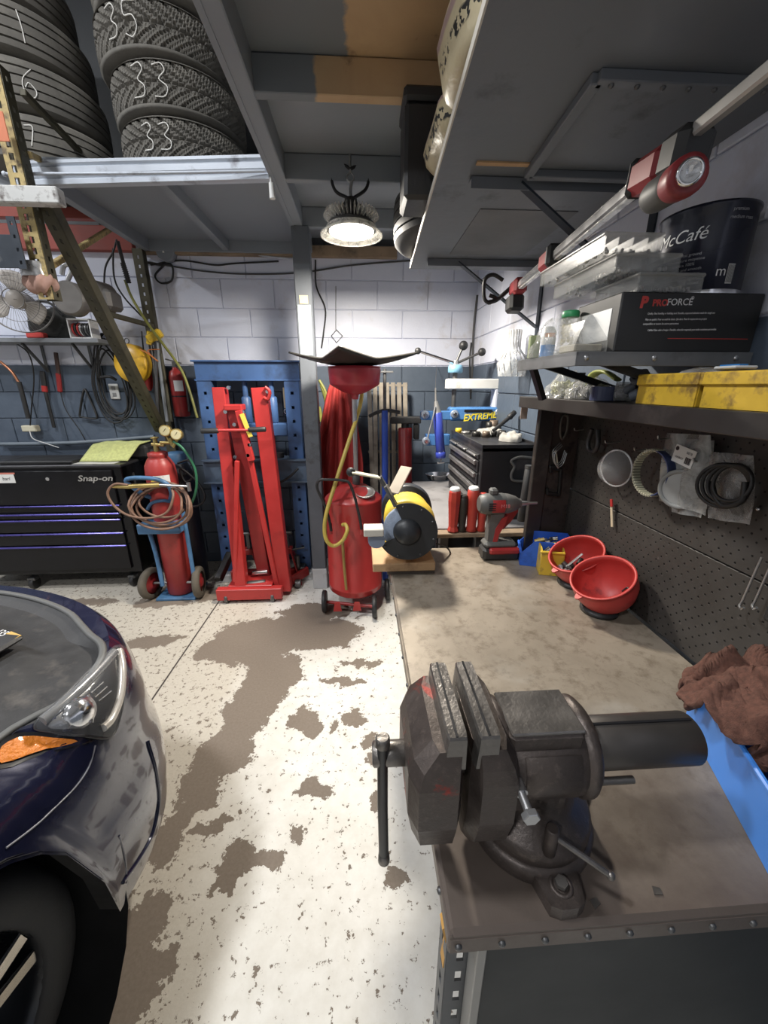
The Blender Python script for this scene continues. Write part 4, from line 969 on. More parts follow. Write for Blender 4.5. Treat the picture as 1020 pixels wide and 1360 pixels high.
MB().tube([(q.x-.1, 3.28, sz+.16), (q.x-.04, 3.26, sz+.24), (q.x+.06, 3.26, sz+.24), (q.x+.12, 3.28, sz+.16)], .009, 6).build('strap', BLACKP, bg)
q = U(108, 432, y=3.25)
sp = thing('wire_spool_box', 'white-framed rack holding a red and dark wire spool on the wall shelf', 'spool rack', (q.x, 3.27, sz))
hh = .13
MB().box((q.x-.075, 3.27, sz+hh/2), (.008, .10, hh)).box((q.x+.075, 3.27, sz+hh/2), (.008, .10, hh)).box((q.x, 3.27, sz+.004), (.15, .10, .008)).box((q.x, 3.27, sz+hh), (.158, .10, .008)).build('frame', WHITE, sp)
for k in range(7): MB().cyl((q.x-.062+k*.018, 3.27, sz+hh/2), (q.x-.062+k*.018+.012, 3.27, sz+hh/2), .045, seg=18).build('spool', [RED, BLACKP, RED, STEEL, BLACKP, DSTEEL, BLACKP][k], sp)
# cut end of the yellow post wrapped with a rag and tape; hook and pulley
q = U(58, 378, y=2.16)
rg = thing('wrapped_rag', 'pinkish rag wrapped with silver tape round the cut end of the yellow post', 'rag', q)
def ragf(u, v):
    a = 2*math.pi*u; b = math.pi*(v-.5); n_ = 1+.10*math.sin(5*a+v*4)*math.cos(b)+.09*math.sin(9*a-v*11)
    return (q.x-.015+.068*math.cos(a)*math.cos(b)**.6*n_, q.y+.01+.05*math.sin(a)*math.cos(b)**.6*n_, q.z+.005+.045*math.sin(b)*n_)
MB().grid(ragf, 30, 14).build('cloth', M('pink_rag', (.40, .24, .19), .9, var=.35, bump=.6), rg)
MB().lathe([(.052, .0), (.055, .01), (.05, .03), (.054, .05), (.048, .062)], 16, T(q.x-.03, q.y, q.z+.03, s=(1, .8, 1))).build('tape', M('silver_tape', (.5, .5, .5), .3, .6, var=.5, scale=40), rg)
q = U(95, 395, y=2.72)
pu = thing('pulley_hook', 'grey pulley block hanging from a curved hook behind the rack brace', 'pulley', q)
MB().tube([U(82, 365, y=2.72), U(85, 353, y=2.72), U(93, 352, y=2.72), U(95, 360, y=2.72), U(90, 372, y=2.72), U(87, 380, y=2.72)], .013, 8).build('hook', STEEL, pu)
MB().cyl(q-Vector((0, .04, .01)), q+Vector((0, .04, -.01)), .095, seg=26, ch=.012).build('sheave', M('grey_cast', (.16, .15, .14), .5, .4, var=.3), pu)
MB().tube([U(84, 380, y=2.70), U(82, 400, y=2.70), U(92, 416, y=2.70), U(104, 412, y=2.70)], .008, 6).build('cable', DSTEEL, pu)
q = U(130, 395, y=3.0); one('motor_housing', MB().cyl(q-Vector((.02, .08, 0)), q+Vector((.02, .08, 0)), .10, seg=22, ch=.015).box(q+Vector((.05, 0, -.02)), (.14, .16, .12), ch=.02), M('grey_cast', (.16, .15, .14)), 'round grey motor housing behind the dark rack brace', 'motor')
# hung on the slate wall
hy = 3.405
def hang(name, lab, cat, items, base):
    t = thing(name, lab, cat, base)
    for nm, mb, mt in items: mb.build(nm, mt, t)
    return t
hang('soldering_lance', 'long copper-and-black lance leaning on the wall left of the shelf brackets', 'torch', [('tube', MB().tube([U(0, 480, y=3.3), U(15, 493, y=3.3), U(25, 508, y=3.3)], .010, 8), M('copper', (.45, .2, .11), .35, .8)), ('grip', MB().tube([U(25, 507, y=3.3), U(30, 525, y=3.3), U(38, 556, y=3.3)], .016, 8), BLACKP)], U(38, 556, y=3.3))
hang('pry_bar', 'black bar with a red collar hanging on the slate wall', 'bar', [('bar', MB().bar(U(60, 520, y=hy), U(72, 568, y=hy), .024, .018, .004), BLACKP), ('grip', MB().bar(U(56, 493, y=hy), U(59, 513, y=hy), .036, .024, .006), BLACKP), ('collar', MB().bar(U(58.5, 512, y=hy), U(60, 521, y=hy), .038, .026, .006), RED)], U(72, 568, y=hy))
hang('long_screwdriver', 'red-and-black long tool hanging on the slate wall right of the pry bar', 'tool', [('shaft', MB().bar(U(74, 468, y=hy), U(78, 498, y=hy), .026, .02, .004), M('brown_black', (.06, .03, .025))), ('handle', MB().bar(U(77, 495, y=hy), U(80, 521, y=hy), .034, .026, .008), DRED)], U(80, 521, y=hy))
one('strap_loop', MB().tube([U(111, 520, y=hy), U(106, 550, y=hy), U(110, 554, y=hy), U(127, 556, y=hy), U(128, 550, y=hy), U(115, 520, y=hy)], .014, 6, 3, True, flat=.5), BLACKP, 'black triangular strap hanging on the slate wall', 'strap')
mb = MB(); C = U(147, 510, y=3.36); rs = random.Random(5)
for k in range(7):
    w_, h_ = .10+.035*rs.random(), .26+.08*rs.random(); cx, cz = C.x+.05*(rs.random()-.5), C.z+.02+.07*(rs.random()-.5)
    mb.tube([(cx+w_*math.cos(a)*(1-.25*math.sin(a)), 3.36+.03*rs.random(), cz+h_*math.sin(a)) for a in [2*math.pi*i/10 for i in range(10)]], .0065, 6, 4, True)
mb.tube([(C.x-.05, 3.34, C.z+.05), (C.x+.02, 3.33, C.z+.055), (C.x+.05, 3.36, C.z+.03)], .012, 6)
one('cable_coil', mb, CABLE, 'tangled coil of black cable hanging below the wall shelf', 'cable')
q = U(152, 520, y=3.43); op = thing('wall_outlet', 'white outlet plate on the slate wall behind the cable coil', 'outlet', q)
MB().box(q, (.075, .012, .12), ch=.004).build('plate', WHITE, op)
for dz in (.025, -.025): MB().box(q+Vector((0, -.007, dz)), (.03, .004, .03), ch=.004).build('socket', M('grey_socket', (.3, .3, .3)), op)
q = U(177, 483, y=3.30); cr_ = thing('cord_reel', 'round yellow cord reel behind the dark rack brace', 'cord reel', q)
mr = face_m(q, (1, 0, 0), (-.25, -1, .1))
MB().lathe([(.001, .045), (.05, .05), (.13, .045), (.14, .03), (.14, -.03), (.12, -.045), (.001, -.045)], 30, mr).build('drum', M('reel_yellow', (.72, .42, .03), .4, var=.2), cr_)
MB().lathe([(.001, .05), (.04, .056), (.05, .05)], 24, mr).build('centre_cap', M('reel_cream', (.62, .5, .25), .4), cr_)
MB().box((-.045, .07, 0), (.07, .14, .11), mr, .01).build('bracket', M('navy_black', (.02, .025, .04)), cr_)
MB().torus(.02, .004, mr @ T(-.03, .165, 0), 14, 6).build('ring', DSTEEL, cr_)
q = U(41, 569, y=3.39); ps = thing('power_tap', 'cream power tap with cords plugged in above the black tool chest', 'power tap', q)
MB().box(q, (.115, .05, .05), ch=.006).build('body', M('cream_plastic', (.6, .56, .42), .45), ps)
MB().tube([q+Vector((-.0, -.02, -.02)), q+Vector((.02, -.03, -.08)), q+Vector((.10, -.02, -.12)), q+Vector((.18, 0, -.16))], .004, 5).build('cord', WHITE, ps)
one('dangling_cable', MB().tube([U(20, 455, y=3.35), U(38, 470, y=3.35), U(45, 500, y=3.38), U(42, 540, y=3.38), U(40, 565, y=3.37)], .005, 5), CABLE, 'black cord running down from the wall shelf to the power tap', 'cable')
one('dangling_cable', MB().tube([U(80, 520, y=hy), U(88, 545, y=hy), U(105, 570, y=hy), U(115, 588, y=hy)], .004, 5), CABLE, 'thin black cord trailing from the red-handled tool', 'cable')
one('wall_conduit', MB().tube([U(0, 590, y=3.40), U(100, 588, y=3.40), U(205, 580, y=3.40)], .016, 8, 2), M('slate_conduit', (.16, .19, .22), .45), 'slate-grey conduit low on the wall above the tool chest', 'conduit')
# cluster at the rack's rear post
one('air_hose', MB().tube([U(166, 372, y=3.2), U(175, 395, y=3.2), U(195, 428, y=3.18), U(215, 455, y=3.15), U(240, 490, y=3.12), U(252, 520, y=3.10), U(262, 555, y=3.08)], .0095, 8, 6), M('olive_hose', (.22, .22, .05), .5, dirt=(.08, .08, .03), damt=.3), 'long olive-green hose slanting down past the yellow clamp', 'hose')
hang('hose_gun', 'black ribbed hose end hanging from the deck', 'hose', [('lead', MB().tube([U(156, 320, y=3.1), U(160, 335, y=3.12), U(164, 350, y=3.16)], .012, 8), CABLE), ('ribs', MB().tube([U(163, 349, y=3.16), U(167, 362, y=3.18), U(171, 376, y=3.2)], lambda t: .017+.004*math.sin(t*60), 8, 10), CABLE)], U(171, 376, y=3.2))
for pts, lab in (([(155, 318), (150, 335), (140, 355), (138, 385)], 'thin dark cable arching down from the deck by the hose end'), ([(150, 330), (152, 370), (165, 395), (188, 420)], 'thin dark cable crossing behind the hose end'), ([(188, 440), (190, 460), (192, 480), (190, 500)], 'dark cable hanging straight beside the yellow clamp')):
    one('thin_cable', MB().tube([U(a, b, y=3.3) for a, b in pts], .006, 6), CABLE, lab, 'cable')
q = U(205, 445, y=3.2); cl = thing('bar_clamp', 'yellow bar clamp hanging on the rear rack post', 'clamp', q)
MB().bar(U(197, 452, y=3.2), U(214, 441, y=3.2), .05, .06, .01).bar(U(199, 440, y=3.2), U(198, 458, y=3.2), .03, .035, .006).build('jaw', YELLOW, cl)
MB().bar(U(206, 448, y=3.2), U(210, 560, y=3.2), .018, .012).build('bar', DSTEEL, cl)
for (a, b, w_, mt, lab) in (((200, 458), (212, 560), .03, BLACK, 'black pole leaning left of the fire extinguisher'), ((208, 455), (222, 560), .026, GREY, 'grey pole leaning left of the fire extinguisher'), ((214, 470), (228, 560), .024, OLIVE, 'dark olive pole leaning next to the fire extinguisher')):
    one('leaning_pole', MB().cyl(U(*b, y=3.28)-Vector((0, 0, 0)), U(*a, y=3.33), w_/2, seg=10), mt, lab, 'pole')
q = U(197, 505, y=3.36); one('red_funnel', MB().lathe([(.036, .09), (.036, .05), (.032, .0), (.025, -.05), (.010, -.08)], 20, T(q.x, q.y, q.z)), RED, 'red plastic funnel hanging beside the yellow reel', 'funnel')
one('orange_strap', MB().tube([U(186, 464, y=3.16), U(197, 470, y=3.14), U(210, 480, y=3.15), U(196, 466, y=3.15), U(212, 464, y=3.16)], .006, 6, flat=.6), M('orange_strap', (.5, .16, .04), .7), 'orange strap tied round the poles by the reel', 'strap')
q = U(241, 525, y=3.36); fe = thing('fire_extinguisher', 'red fire extinguisher on the slate wall left of the blue press', 'fire extinguisher', U(243, 552, y=3.36))
q0 = U(243, 553, y=3.36)
MB().lathe([(.05, 0), (.06, .01), (.06, .30), (.05, .345), (.025, .365), (.022, .38)], 24, T(q0.x, 3.36, q0.z)).build('body', DRED, fe)
MB().lathe([(.0605, .155), (.0605, .165)], 24, T(q0.x, 3.36, q0.z), cap=False).build('band', BLACK, fe)
MB().box((q0.x, 3.36, q0.z+.40), (.03, .03, .04)).bar((q0.x-.06, 3.35, q0.z+.44), (q0.x+.05, 3.36, q0.z+.41), .018, .01).build('valve_lever', DSTEEL, fe)
MB().lathe([(.0612, .20), (.0612, .28)], 8, T(q0.x, 3.36, q0.z), a0=-95, a1=-30, cap=False).build('label', WHITE, fe)
MB().tube([(q0.x+.02, 3.34, q0.z+.40), (q0.x+.075, 3.33, q0.z+.34), (q0.x+.075, 3.33, q0.z+.10), (q0.x+.07, 3.33, q0.z+.04)], .010, 8).build('hose', BLACKP, fe)

# ================================================================ behind the drainer: coat, crate, poles
RC = M('red_cloth', (.34, .03, .026), .8, var=.3, scale=5)
q0, q1 = U(450, 508, y=3.12), U(447, 700, y=3.12)
def coat(u, v):
    z = q0.z+(q1.z-q0.z)*v; hw = .06+.13*min(1, v*1.9)**.7; a = (u-.5)*2
    return (q0.x+.0*v-.03*v+hw*a, 3.12-.05*math.cos(a*1.4)-.035*math.sin(u*24+v*2)*min(1, v*3+.2), z)
one('red_coat', MB().grid(coat, 48, 20), RC, 'red cloth hanging in folds between the column and the drainer pole', 'cloth', solid=.006)
mb = MB()
for k in range(4):
    mb.tube([U(424+k*2, 505+k*6, y=3.2), U(432+k, 520+k*8, y=3.18), U(437, 545+k*6, y=3.18), U(430-k, 560+k*4, y=3.2), U(424, 540+k*5, y=3.2)], .011, 6, 4)
one('green_hose_coil', mb, M('olive_hose', (.22, .22, .05)), 'olive hose coil hanging between the column and the red cloth', 'hose')
one('dark_plank', MB().bar(U(430, 775, y=3.16), U(424, 560, y=3.16), .03, .07, .003, (1, 0, 0)), M('dark_board', (.05, .05, .05), .6), 'dark board leaning right behind the column', 'board')
WOOD = M('grey_weathered_wood', (.27, .235, .19), .8, var=.4, scale=12, dirt=(.10, .08, .06), damt=.25)
cy_ = 3.28; cz0, cz1 = U(520, 700, y=cy_).z, U(515, 512, y=cy_).z
wc = thing('slatted_crate_side', 'grey weathered wooden slat panel leaning on the wall behind the drainer', 'wood panel', (U(515, 640, y=cy_).x, cy_, cz0))
for k, px in enumerate((490, 498, 506, 514, 522, 530, 538)):
    a, b = U(px, 508, y=cy_), U(px+ (2 if k else 6), 690, y=3.22)
    MB().bar(b, a, .036, .016, .003, (0, -1, 0)).build('slat', WOOD, wc)
for v in (512, 600): a, b = U(489, v, y=cy_+.02), U(541, v, y=cy_+.02); MB().bar(a, b, .05, .018, .003).build('rail', WOOD, wc)
# blue pole stand and red strut stand
a, b = U(512, 660, y=2.95), U(511, 545, y=2.95)
bs = thing('blue_pole_stand', 'blue tube stand with a black tee handle beside the wooden slats', 'stand', (a.x, 2.95, 0))
MB().cyl((a.x, 2.95, .02), (b.x, 2.95, b.z), .024, seg=14).build('tube', M('bright_blue_paint', (.03, .08, .42), .35), bs)
MB().cyl((b.x, 2.95, b.z), (b.x, 2.95, U(511, 490, y=2.95).z), .012).build('rod', DSTEEL, bs)
MB().tube([U(490, 553, y=2.95), U(500, 548, y=2.95), U(511, 545, y=2.95), U(522, 546, y=2.95), U(531, 548, y=2.95)], .013, 8).build('handle', BLACKP, bs)
MB().box(U(514, 494, y=2.95), (.09, .05, .012), ch=.003).build('top_plate', STEEL, bs)
for an in (90, 210, 330): MB().bar((b.x, 2.95, .22), (b.x+.2*math.cos(math.radians(an)), 2.95+.2*math.sin(math.radians(an)), .01), .02, .02).build('foot', BLACKP, bs)
a, b = U(541, 650, y=3.1), U(538, 568, y=3.1)
rs_ = thing('red_jack_stand', 'tall dark red cylinder stand with a black saddle behind the grinder', 'jack', (a.x, 3.1, 0))
MB().cyl((a.x, 3.1, .02), (b.x, 3.1, b.z), .055, seg=20, ch=.006).build('cylinder', DRED, rs_)
MB().box((b.x, 3.1, b.z+.06), (.24, .10, .05), ch=.006).cyl((b.x, 3.1, b.z), (b.x, 3.1, b.z+.05), .03).box((b.x+.09, 3.1, b.z-.03), (.04, .08, .12), ch=.006).build('saddle', BLACKP, rs_)
MB().lathe([(.09, 0), (.09, .02), (.06, .03)], 20, T(a.x, 3.1, 0)).build('base', BLACKP, rs_)

# ================================================================ workbench
def bench_top_mat():
    t = NT('stained_bench_steel'); p = t.pos(); x, y, z = t.xyz(p)
    f, _ = t.noise(p, 5, 6, .65); g, _ = t.noise(p, 26, 6, .7); h, _ = t.noise(p, 2.2, 5, .6, .8)
    c = t.mix(f, (.19, .155, .115), (.36, .31, .245)); c = t.mix(t.step(g, .5, .72, 0, .75), c, (.12, .09, .06)); st, _ = t.noise(p, 9, 6, .75, 1.5); c = t.mix(t.step(st, .56, .70, 0, .6), c, (.15, .115, .08))
    c = t.mix(t.step(h, .55, .72, 0, .5), c, (.42, .40, .36))
    k = t.step(t.math('ADD', t.math('MULTIPLY_ADD', x, .35, y), t.math('MULTIPLY_ADD', f, .6, -.3)), .95, .50, 0, .9); c = t.mix(k, c, t.mix(t.math('MULTIPLY_ADD', g, .5, t.math('MULTIPLY', h, .5)), (.055, .040, .034), (.16, .125, .105)))
    t.set(t.b.inputs['Base Color'], c); t.b.inputs['Metallic'].default_value = .25
    t.set(t.b.inputs['Roughness'], t.step(f, .3, .7, .36, .6)); t.bump(g, .18, .003); return t.m
BT = bench_top_mat()
BZ_ = .86; bx0, bx1, by0, by1 = .112, .916, .325, 1.685
wbn = thing('workbench', 'long steel-topped workbench with a riveted front edge along the right wall', 'workbench', ((bx0+bx1)/2, (by0+by1)/2, 0))
MB().box(((bx0+bx1)/2, (by0+by1)/2, BZ_-.010), (bx1-bx0, by1-by0, .020), ch=.007).build('steel_top', BT, wbn)
MB().box(((bx0+bx1)/2, by0+.004, BZ_-.028), (bx1-bx0, .010, .036), ch=.003).build('front_lip', BT, wbn)
MB().box((bx0+.003, (by0+by1)/2, BZ_-.02), (.008, by1-by0, .030), ch=.002).build('side_lip', BT, wbn)
MB().box(((bx0+bx1)/2+.01, (by0+by1)/2+.01, BZ_-.037), (bx1-bx0-.03, by1-by0-.03, .034)).build('timber_core', RAWWOOD, wbn)
nail = MB().lathe([(.0055, 0), (.005, .003), (.002, .0045), (.0001, .0046)], 10).mesh('rivet', DSTEEL)
for i in range(12): inst('rivet', nail, wbn, WM[wbn.name].inverted() @ T(.126+i*.064, by0-.001, BZ_-.027, rx=90))
for i in range(12): inst('rivet', nail, wbn, WM[wbn.name].inverted() @ T(bx0-.001, by0+.06+i*.11, BZ_-.018, ry=-90))
PANEL = M('bench_panel_grey', (.016, .0175, .018), .6, var=.2, scale=3, bump=.1)
MB().box((.545, by0+.035, .42), (.73, .02, .76), ch=.003).build('front_panel', PANEL, wbn)
MB().box((.170, by0+.030, .42), (.016, .034, .76), ch=.002).build('panel_edge', M('bare_edge_grey', (.3, .29, .27), .5, .4), wbn)
for x, y in ((.150, by0+.05), (.88, by0+.05), (.34, by1-.06), (.88, by1-.06)):
    if 1:
        MB().holed(.80, .045, .004, .012, .03, .06, T(x, y, .0)).holed(.80, .045, .004, .012, .03, .06, T(x-.022, y+.022, .0, rz=90)).build('leg', M('slate_angle_iron', (.10, .105, .11), .5, .4), wbn)
MB().prism([(0, 0), (.018, .01), (.022, .10), (.008, .13), (-.006, .11), (.004, .06)], .02, T(.124, by0+.075, .64, rx=90)).build('timber_chip', M('orange_wood', (.55, .3, .08), .7), wbn)
MB().box((.60, 1.0, .30), (.5, 1.1, .02)).build('lower_shelf', PANEL, wbn)

# ================================================================ bench vise
def vise_mat(name, red):
    t = NT(name); v = t.obj(); f, _ = t.noise(v, 16, 6, .7); g, _ = t.noise(v, 70, 5, .7); h, _ = t.noise(v, 7, 5, .65, .7)
    c = t.mix(f, (.030, .024, .021), (.125, .10, .088)); c = t.mix(t.step(g, .55, .72, 0, .6), c, (.17, .135, .115))
    if red: c = t.mix(t.math('MULTIPLY', t.step(h, .55, .61), t.step(g, .36, .5)), c, (.34, .03, .02))
    t.set(t.b.inputs['Base Color'], c); t.b.inputs['Metallic'].default_value = .5; t.set(t.b.inputs['Roughness'], t.step(f, .3, .7, .30, .55)); t.bump(g, .35, .003); return t.m
VG = vise_mat('vise_cast_iron', False)
VR = vise_mat('vise_worn_red', True)
VT = M('vise_worn_steel', (.20, .185, .17), .35, .75, var=.35, scale=22, bump=.25)
VY, VZ = .46, 1.045
vi = thing('bench_vise', 'heavy dark cast-iron bench vise with worn red jaws bolted to the bench corner', 'vise', (.264, .47, BZ_))
def loft(secs, y=VY, c=.25):
    mb = MB(); vs = []; n = 8
    for (z, x0, x1, hy) in secs:
        cx = (x1-x0)*c*.5; cy = hy*c
        vs += [(x0+cx, y-hy, z), (x1-cx, y-hy, z), (x1, y-hy+cy, z), (x1, y+hy-cy, z), (x1-cx, y+hy, z), (x0+cx, y+hy, z), (x0, y+hy-cy, z), (x0, y-hy+cy, z)]
    L = len(secs); up = secs[0][0] < secs[-1][0]
    fs = [tuple(range(n))[::-1], tuple(range((L-1)*n, L*n))]
    for k in range(L-1):
        for i in range(n): j = (i+1) % n; fs.append((k*n+i, k*n+j, (k+1)*n+j, (k+1)*n+i))
    return mb.add(vs, fs)
loft([(.897, .085, .128, .03), (.912, .078, .132, .05), (.95, .066, .135, .075), (1.00, .058, .137, .088), (1.075, .058, .137, .088), (1.10, .066, .137, .082), (1.128, .092, .137, .073)], c=.3).build('moving_jaw', VR, vi)
loft([(.897, .155, .20, .03), (.912, .15, .21, .05), (.95, .148, .216, .075), (1.00, .148, .22, .085), (1.075, .148, .22, .085), (1.10, .148, .212, .082), (1.128, .148, .198, .073)], c=.3).build('fixed_jaw', VG, vi)
for x0, x1 in ((.104, .137), (.1475, .182)):
    loft([(1.098, x0, x1, .075), (1.15, x0+.004, x1-.001, .075), (1.154, x0+.006, x1-.002, .073)], c=.12).build('jaw_plate', VT, vi)
    MB().box(((x0+x1)/2, VY, 1.1545), (.0035, .146, .002)).build('plate_seam', BLACK, vi)
ax = lambda x0, x1, r, r2=None, seg=36, y=VY, z=VZ, ch=.003: MB().cyl((x0, y, z), (x1, y, z), r, r2, seg, ch=ch)
ax(.135, .16, .035).build('guide_bar', VG, vi)
ax(.196, .214, .081, .078).build('front_collar', VG, vi)
ax(.21, .335, .069).build('body', VG, vi)
ax(.322, .346, .074, .074, ch=.007).build('rear_collar', VG, vi)
MB().box((.264, VY-.006, 1.095), (.112, .086, .05), ch=.006).build('anvil_block', VG, vi)
MB().box((.264, VY-.006, 1.121), (.110, .083, .006), T(), .002).build('anvil_face', VT, vi)
MB().lathe([(.0685, .228), (.0715, .230), (.0715, .312), (.0685, .314)], 12, T(0, VY, VZ, ry=90), a0=-128, a1=-67, cap=False).build('cast_panel', VG, vi)
ax(.34, .532, .040, .040, 32, ch=.002).build('slide_tube', VT if False else M('tube_steel', (.095, .085, .078), .4, .6, var=.3, scale=8), vi)
MB().box((.440, VY-.002, VZ+.0397), (.17, .004, .004)).build('tube_slot', BLACK, vi)
ax(.352, .425, .006, seg=10, y=VY-.032, z=VZ-.045, ch=0).build('stop_rod', VT, vi)
ax(.008, .07, .019, .019, 20).build('screw_head', VT, vi)
MB().tube([(.024, VY-.012, VZ+.045), (.024, VY-.012, VZ-.10), (.026, VY-.012, VZ-.225)], .0085, 12, 1).build('tee_bar', M('tbar_steel', (.07, .07, .07), .35, .7), vi)
MB().cyl((.024, VY-.012, VZ+.03), (.024, VY-.012, VZ+.048), .012, .011, 16, ch=.002).build('tee_bar_end', VT, vi)
MB().cyl((.026, VY-.012, VZ-.235), (.026, VY-.012, VZ-.215), .0105, .0095, 16, ch=.002).build('tee_bar_end', VT, vi)
# swivel base
BXc, BYc = .284, .474
MB().lathe([(.104, BZ_), (.106, BZ_+.008), (.106, BZ_+.024), (.100, BZ_+.030), (.097, BZ_+.031)], 48, T(BXc, BYc, 0)).build('base', VG, vi)
MB().lathe([(.097, BZ_+.030), (.099, BZ_+.036), (.099, BZ_+.050), (.093, BZ_+.060), (.072, BZ_+.072), (.060, BZ_+.10), (.062, BZ_+.14)], 48, T(BXc, BYc, 0)).build('swivel', VG, vi)
MB().box((.264, VY, .985), (.11, .09, .06), ch=.01).build('neck', VG, vi)
for k, an in enumerate((-88, 32, 152)):
    m = T(BXc, BYc, BZ_, rz=an)
    lug = MB().prism([(.085, -.038), (.137, -.026), (.143, -.012), (.143, .012), (.137, .026), (.085, .038)], .024, m).build('mounting_lug', VG, vi)
    MB().lathe([(.017, .0), (.0165, .003), (.012, .003), (.012, .0005)], 20, m @ T(.115, 0, .024)).build('washer', VG, lug)
    MB().lathe([(.0095, .0), (.0095, .006), (.0001, .006)], 6, m @ T(.115, 0, .0275), smooth=False).build('bolt_head', VT, lug)
p0, p1 = U(690, 1047, y=.384), U(703, 1080, y=.352); d = (p1-p0).normalized()
MB().cyl(p0-d*.01, p0+d*.008, .009, seg=14).cyl(p0, p1, .006, seg=12).build('lock_bolt', STEEL, vi)
MB().lathe([(.0115, 0), (.012, .001), (.012, .008), (.011, .009), (.0001, .009)], 6, along(p1, p1+d), smooth=False).build('bolt_head', STEEL, vi)
k0 = U(733, 1106, z=BZ_+.098); MB().cyl((k0.x, k0.y, BZ_+.055), (k0.x, k0.y, BZ_+.108), .0105, .010, 16, ch=.002).build('lock_post', VG, vi)
k1 = U(811, 1163, z=BZ_+.058); MB().cyl((k0.x, k0.y, BZ_+.094), k1, .0042, seg=10).build('lock_lever', VT, vi)
MB().sphere(k1, .0062, 12).build('lever_end', VT, vi)
for i, (px, py, lab) in enumerate(((872, 1184, 'right of the vise'), (790, 1200, 'beside the vise lug'))):
    q = U(px, py, z=BZ_); one('metal_chip', MB().prism([(-.007, -.004), (.006, -.005), (.008, .003), (-.003, .006)], .0015, T(q.x, q.y, BZ_+.0005, rz=30*i)), VT, 'tiny metal chip on the bench '+lab, 'chip')

# ================================================================ blue tub with brown towel
BTUB = M('bright_blue_plastic', (.06, .24, .72), .42, var=.15, scale=3, dirt=(.03, .10, .32), damt=.15)
tubm = [(.742, .66), (.632, .36), (.90, .25), (.905, .66)]
tub = thing('blue_tub', 'bright blue plastic tub on the bench under the brown towel', 'tub', (.80, .5, BZ_))
mb = MB(); bot = [Vector((x, y, BZ_+.001)) for x, y in tubm]; cc = sum(bot, Vector())/4
topv = [cc+(p-cc)*1.035+Vector((0, 0, .12)) for p in bot]
for t_ in topv: t_.x = min(t_.x, .912)
inn = [cc+(p-cc)*.97+Vector((0, 0, 0)) for p in topv]; inn = [Vector((p.x, p.y, topv[0].z)) for p in inn]; ib = [cc+(p-cc)*.95+Vector((0, 0, .004)) for p in bot]
vs = bot+topv+inn+ib
fs = [(3, 2, 1, 0)]
for i in range(4):
    j = (i+1) % 4; fs += [(i, j, 4+j, 4+i), (4+i, 4+j, 8+j, 8+i), (8+i, 8+j, 12+j, 12+i)]
fs.append((12, 13, 14, 15)); mb.add(vs, fs).build('body', BTUB, tub)
mb = MB()
for i in range(4): mb.bar(topv[i], topv[(i+1) % 4], .010, .010, .003)
mb.build('rim', BTUB, tub)
BT_ = M('brown_terry', (.17, .075, .052), .95, var=.6, scale=120, bump=1.0)
def tw2(u, v):
    a = 2*math.pi*u; lob = 1+.14*math.sin(3*a+.6)+.07*math.sin(7*a+1)
    cx, cy = .812, .475; R = .178*lob
    x = cx+R*v**.85*math.cos(a)*.95; y = cy+R*1.1*v**.85*math.sin(a)
    z = BZ_+.205-.055*v**2-.16*max(0, v-.60)**1.15
    w1 = NZ.noise(Vector((x*9+3, y*9, 1.7))); w2 = NZ.noise(Vector((x*9-7, y*9+5, 6.1)))
    xx, yy = x+.05*w1, y+.05*w2
    f1 = 1-abs(NZ.noise(Vector((xx*14+yy*9, yy*9-xx*6, .3))))*2.6; f2 = 1-abs(NZ.noise(Vector((xx*22-yy*8, yy*20+xx*9, 3.3))))*2
    z += .050*w1+.052*f1*abs(f1)+.016*f2+.005*NZ.noise(Vector((x*60, y*60, 2)))+.0035*NZ.noise(Vector((x*170, y*170, 5)))
    x += .022*NZ.noise(Vector((x*15, z*22, y*15)))+.012*f2*math.cos(a)*v; y += .022*NZ.noise(Vector((z*20, x*15, 7.1)))+.012*f1*math.sin(a)*v
    return (min(x, .915), y, max(z, BZ_+.012))
one('brown_towel', MB().grid(tw2, 280, 120), BT_, 'crumpled brown terry towel heaped on the blue tub', 'towel', solid=.010)

# ================================================================ bench grinder
gy0 = 1.40; gc = U(541, 706, y=gy0); GX, GZ = gc.x, gc.z
gr = thing('bench_grinder', 'yellow bench grinder with black wheel covers at the far bench corner', 'bench grinder', (GX, 1.5, BZ_+.045))
GM = T(GX, gy0, GZ, rx=90)          # local Z points towards the viewer
ga = -8; GM = T(GX, gy0, GZ) @ T(rz=-6) @ T(rx=90)
MB().lathe([(.001, -.11), (.113, -.11), (.117, -.105), (.117, -.004), (.112, 0)], 40, GM, a0=208, a1=360+119).build('wheel_guard', M('grinder_yellow', (.72, .50, .05), .45, dirt=(.3, .2, .05), damt=.15), gr)
pol = [(0, 0)]
mb = MB(); arc = [(.118*math.cos(math.radians(a)), .118*math.sin(math.radians(a))) for a in range(208, 360+120, 7)]
inn = [(.05*math.cos(math.radians(a)), .05*math.sin(math.radians(a))) for a in range(208, 360+120, 7)]
n_ = len(arc); vs = [(x, y, .002) for x, y in arc]+[(x, y, .002) for x, y in inn]+[(x, y, .008) for x, y in arc]+[(x, y, .008) for x, y in inn]; fs = []
for i in range(n_-1): fs += [(i, i+1, n_+i+1, n_+i)[::-1], (2*n_+i, 2*n_+i+1, 3*n_+i+1, 3*n_+i), (i, 2*n_+i, 2*n_+i+1, i+1)[::-1], (n_+i, n_+i+1, 3*n_+i+1, 3*n_+i)[::-1]]
fs += [(0, n_, 3*n_, 2*n_), (n_-1, 2*n_-1, 4*n_-1, 3*n_-1)[::-1]]
mb.add(vs, fs, GM).build('cover_plate', M('cover_black', (.022, .024, .027), .4, var=.2), gr)
MB().lathe([(.056, .002), (.054, .012), (.044, .026), (.025, .036), (.001, .039)], 32, GM).build('hub_dome', M('cover_black', (.022, .024, .027)), gr)
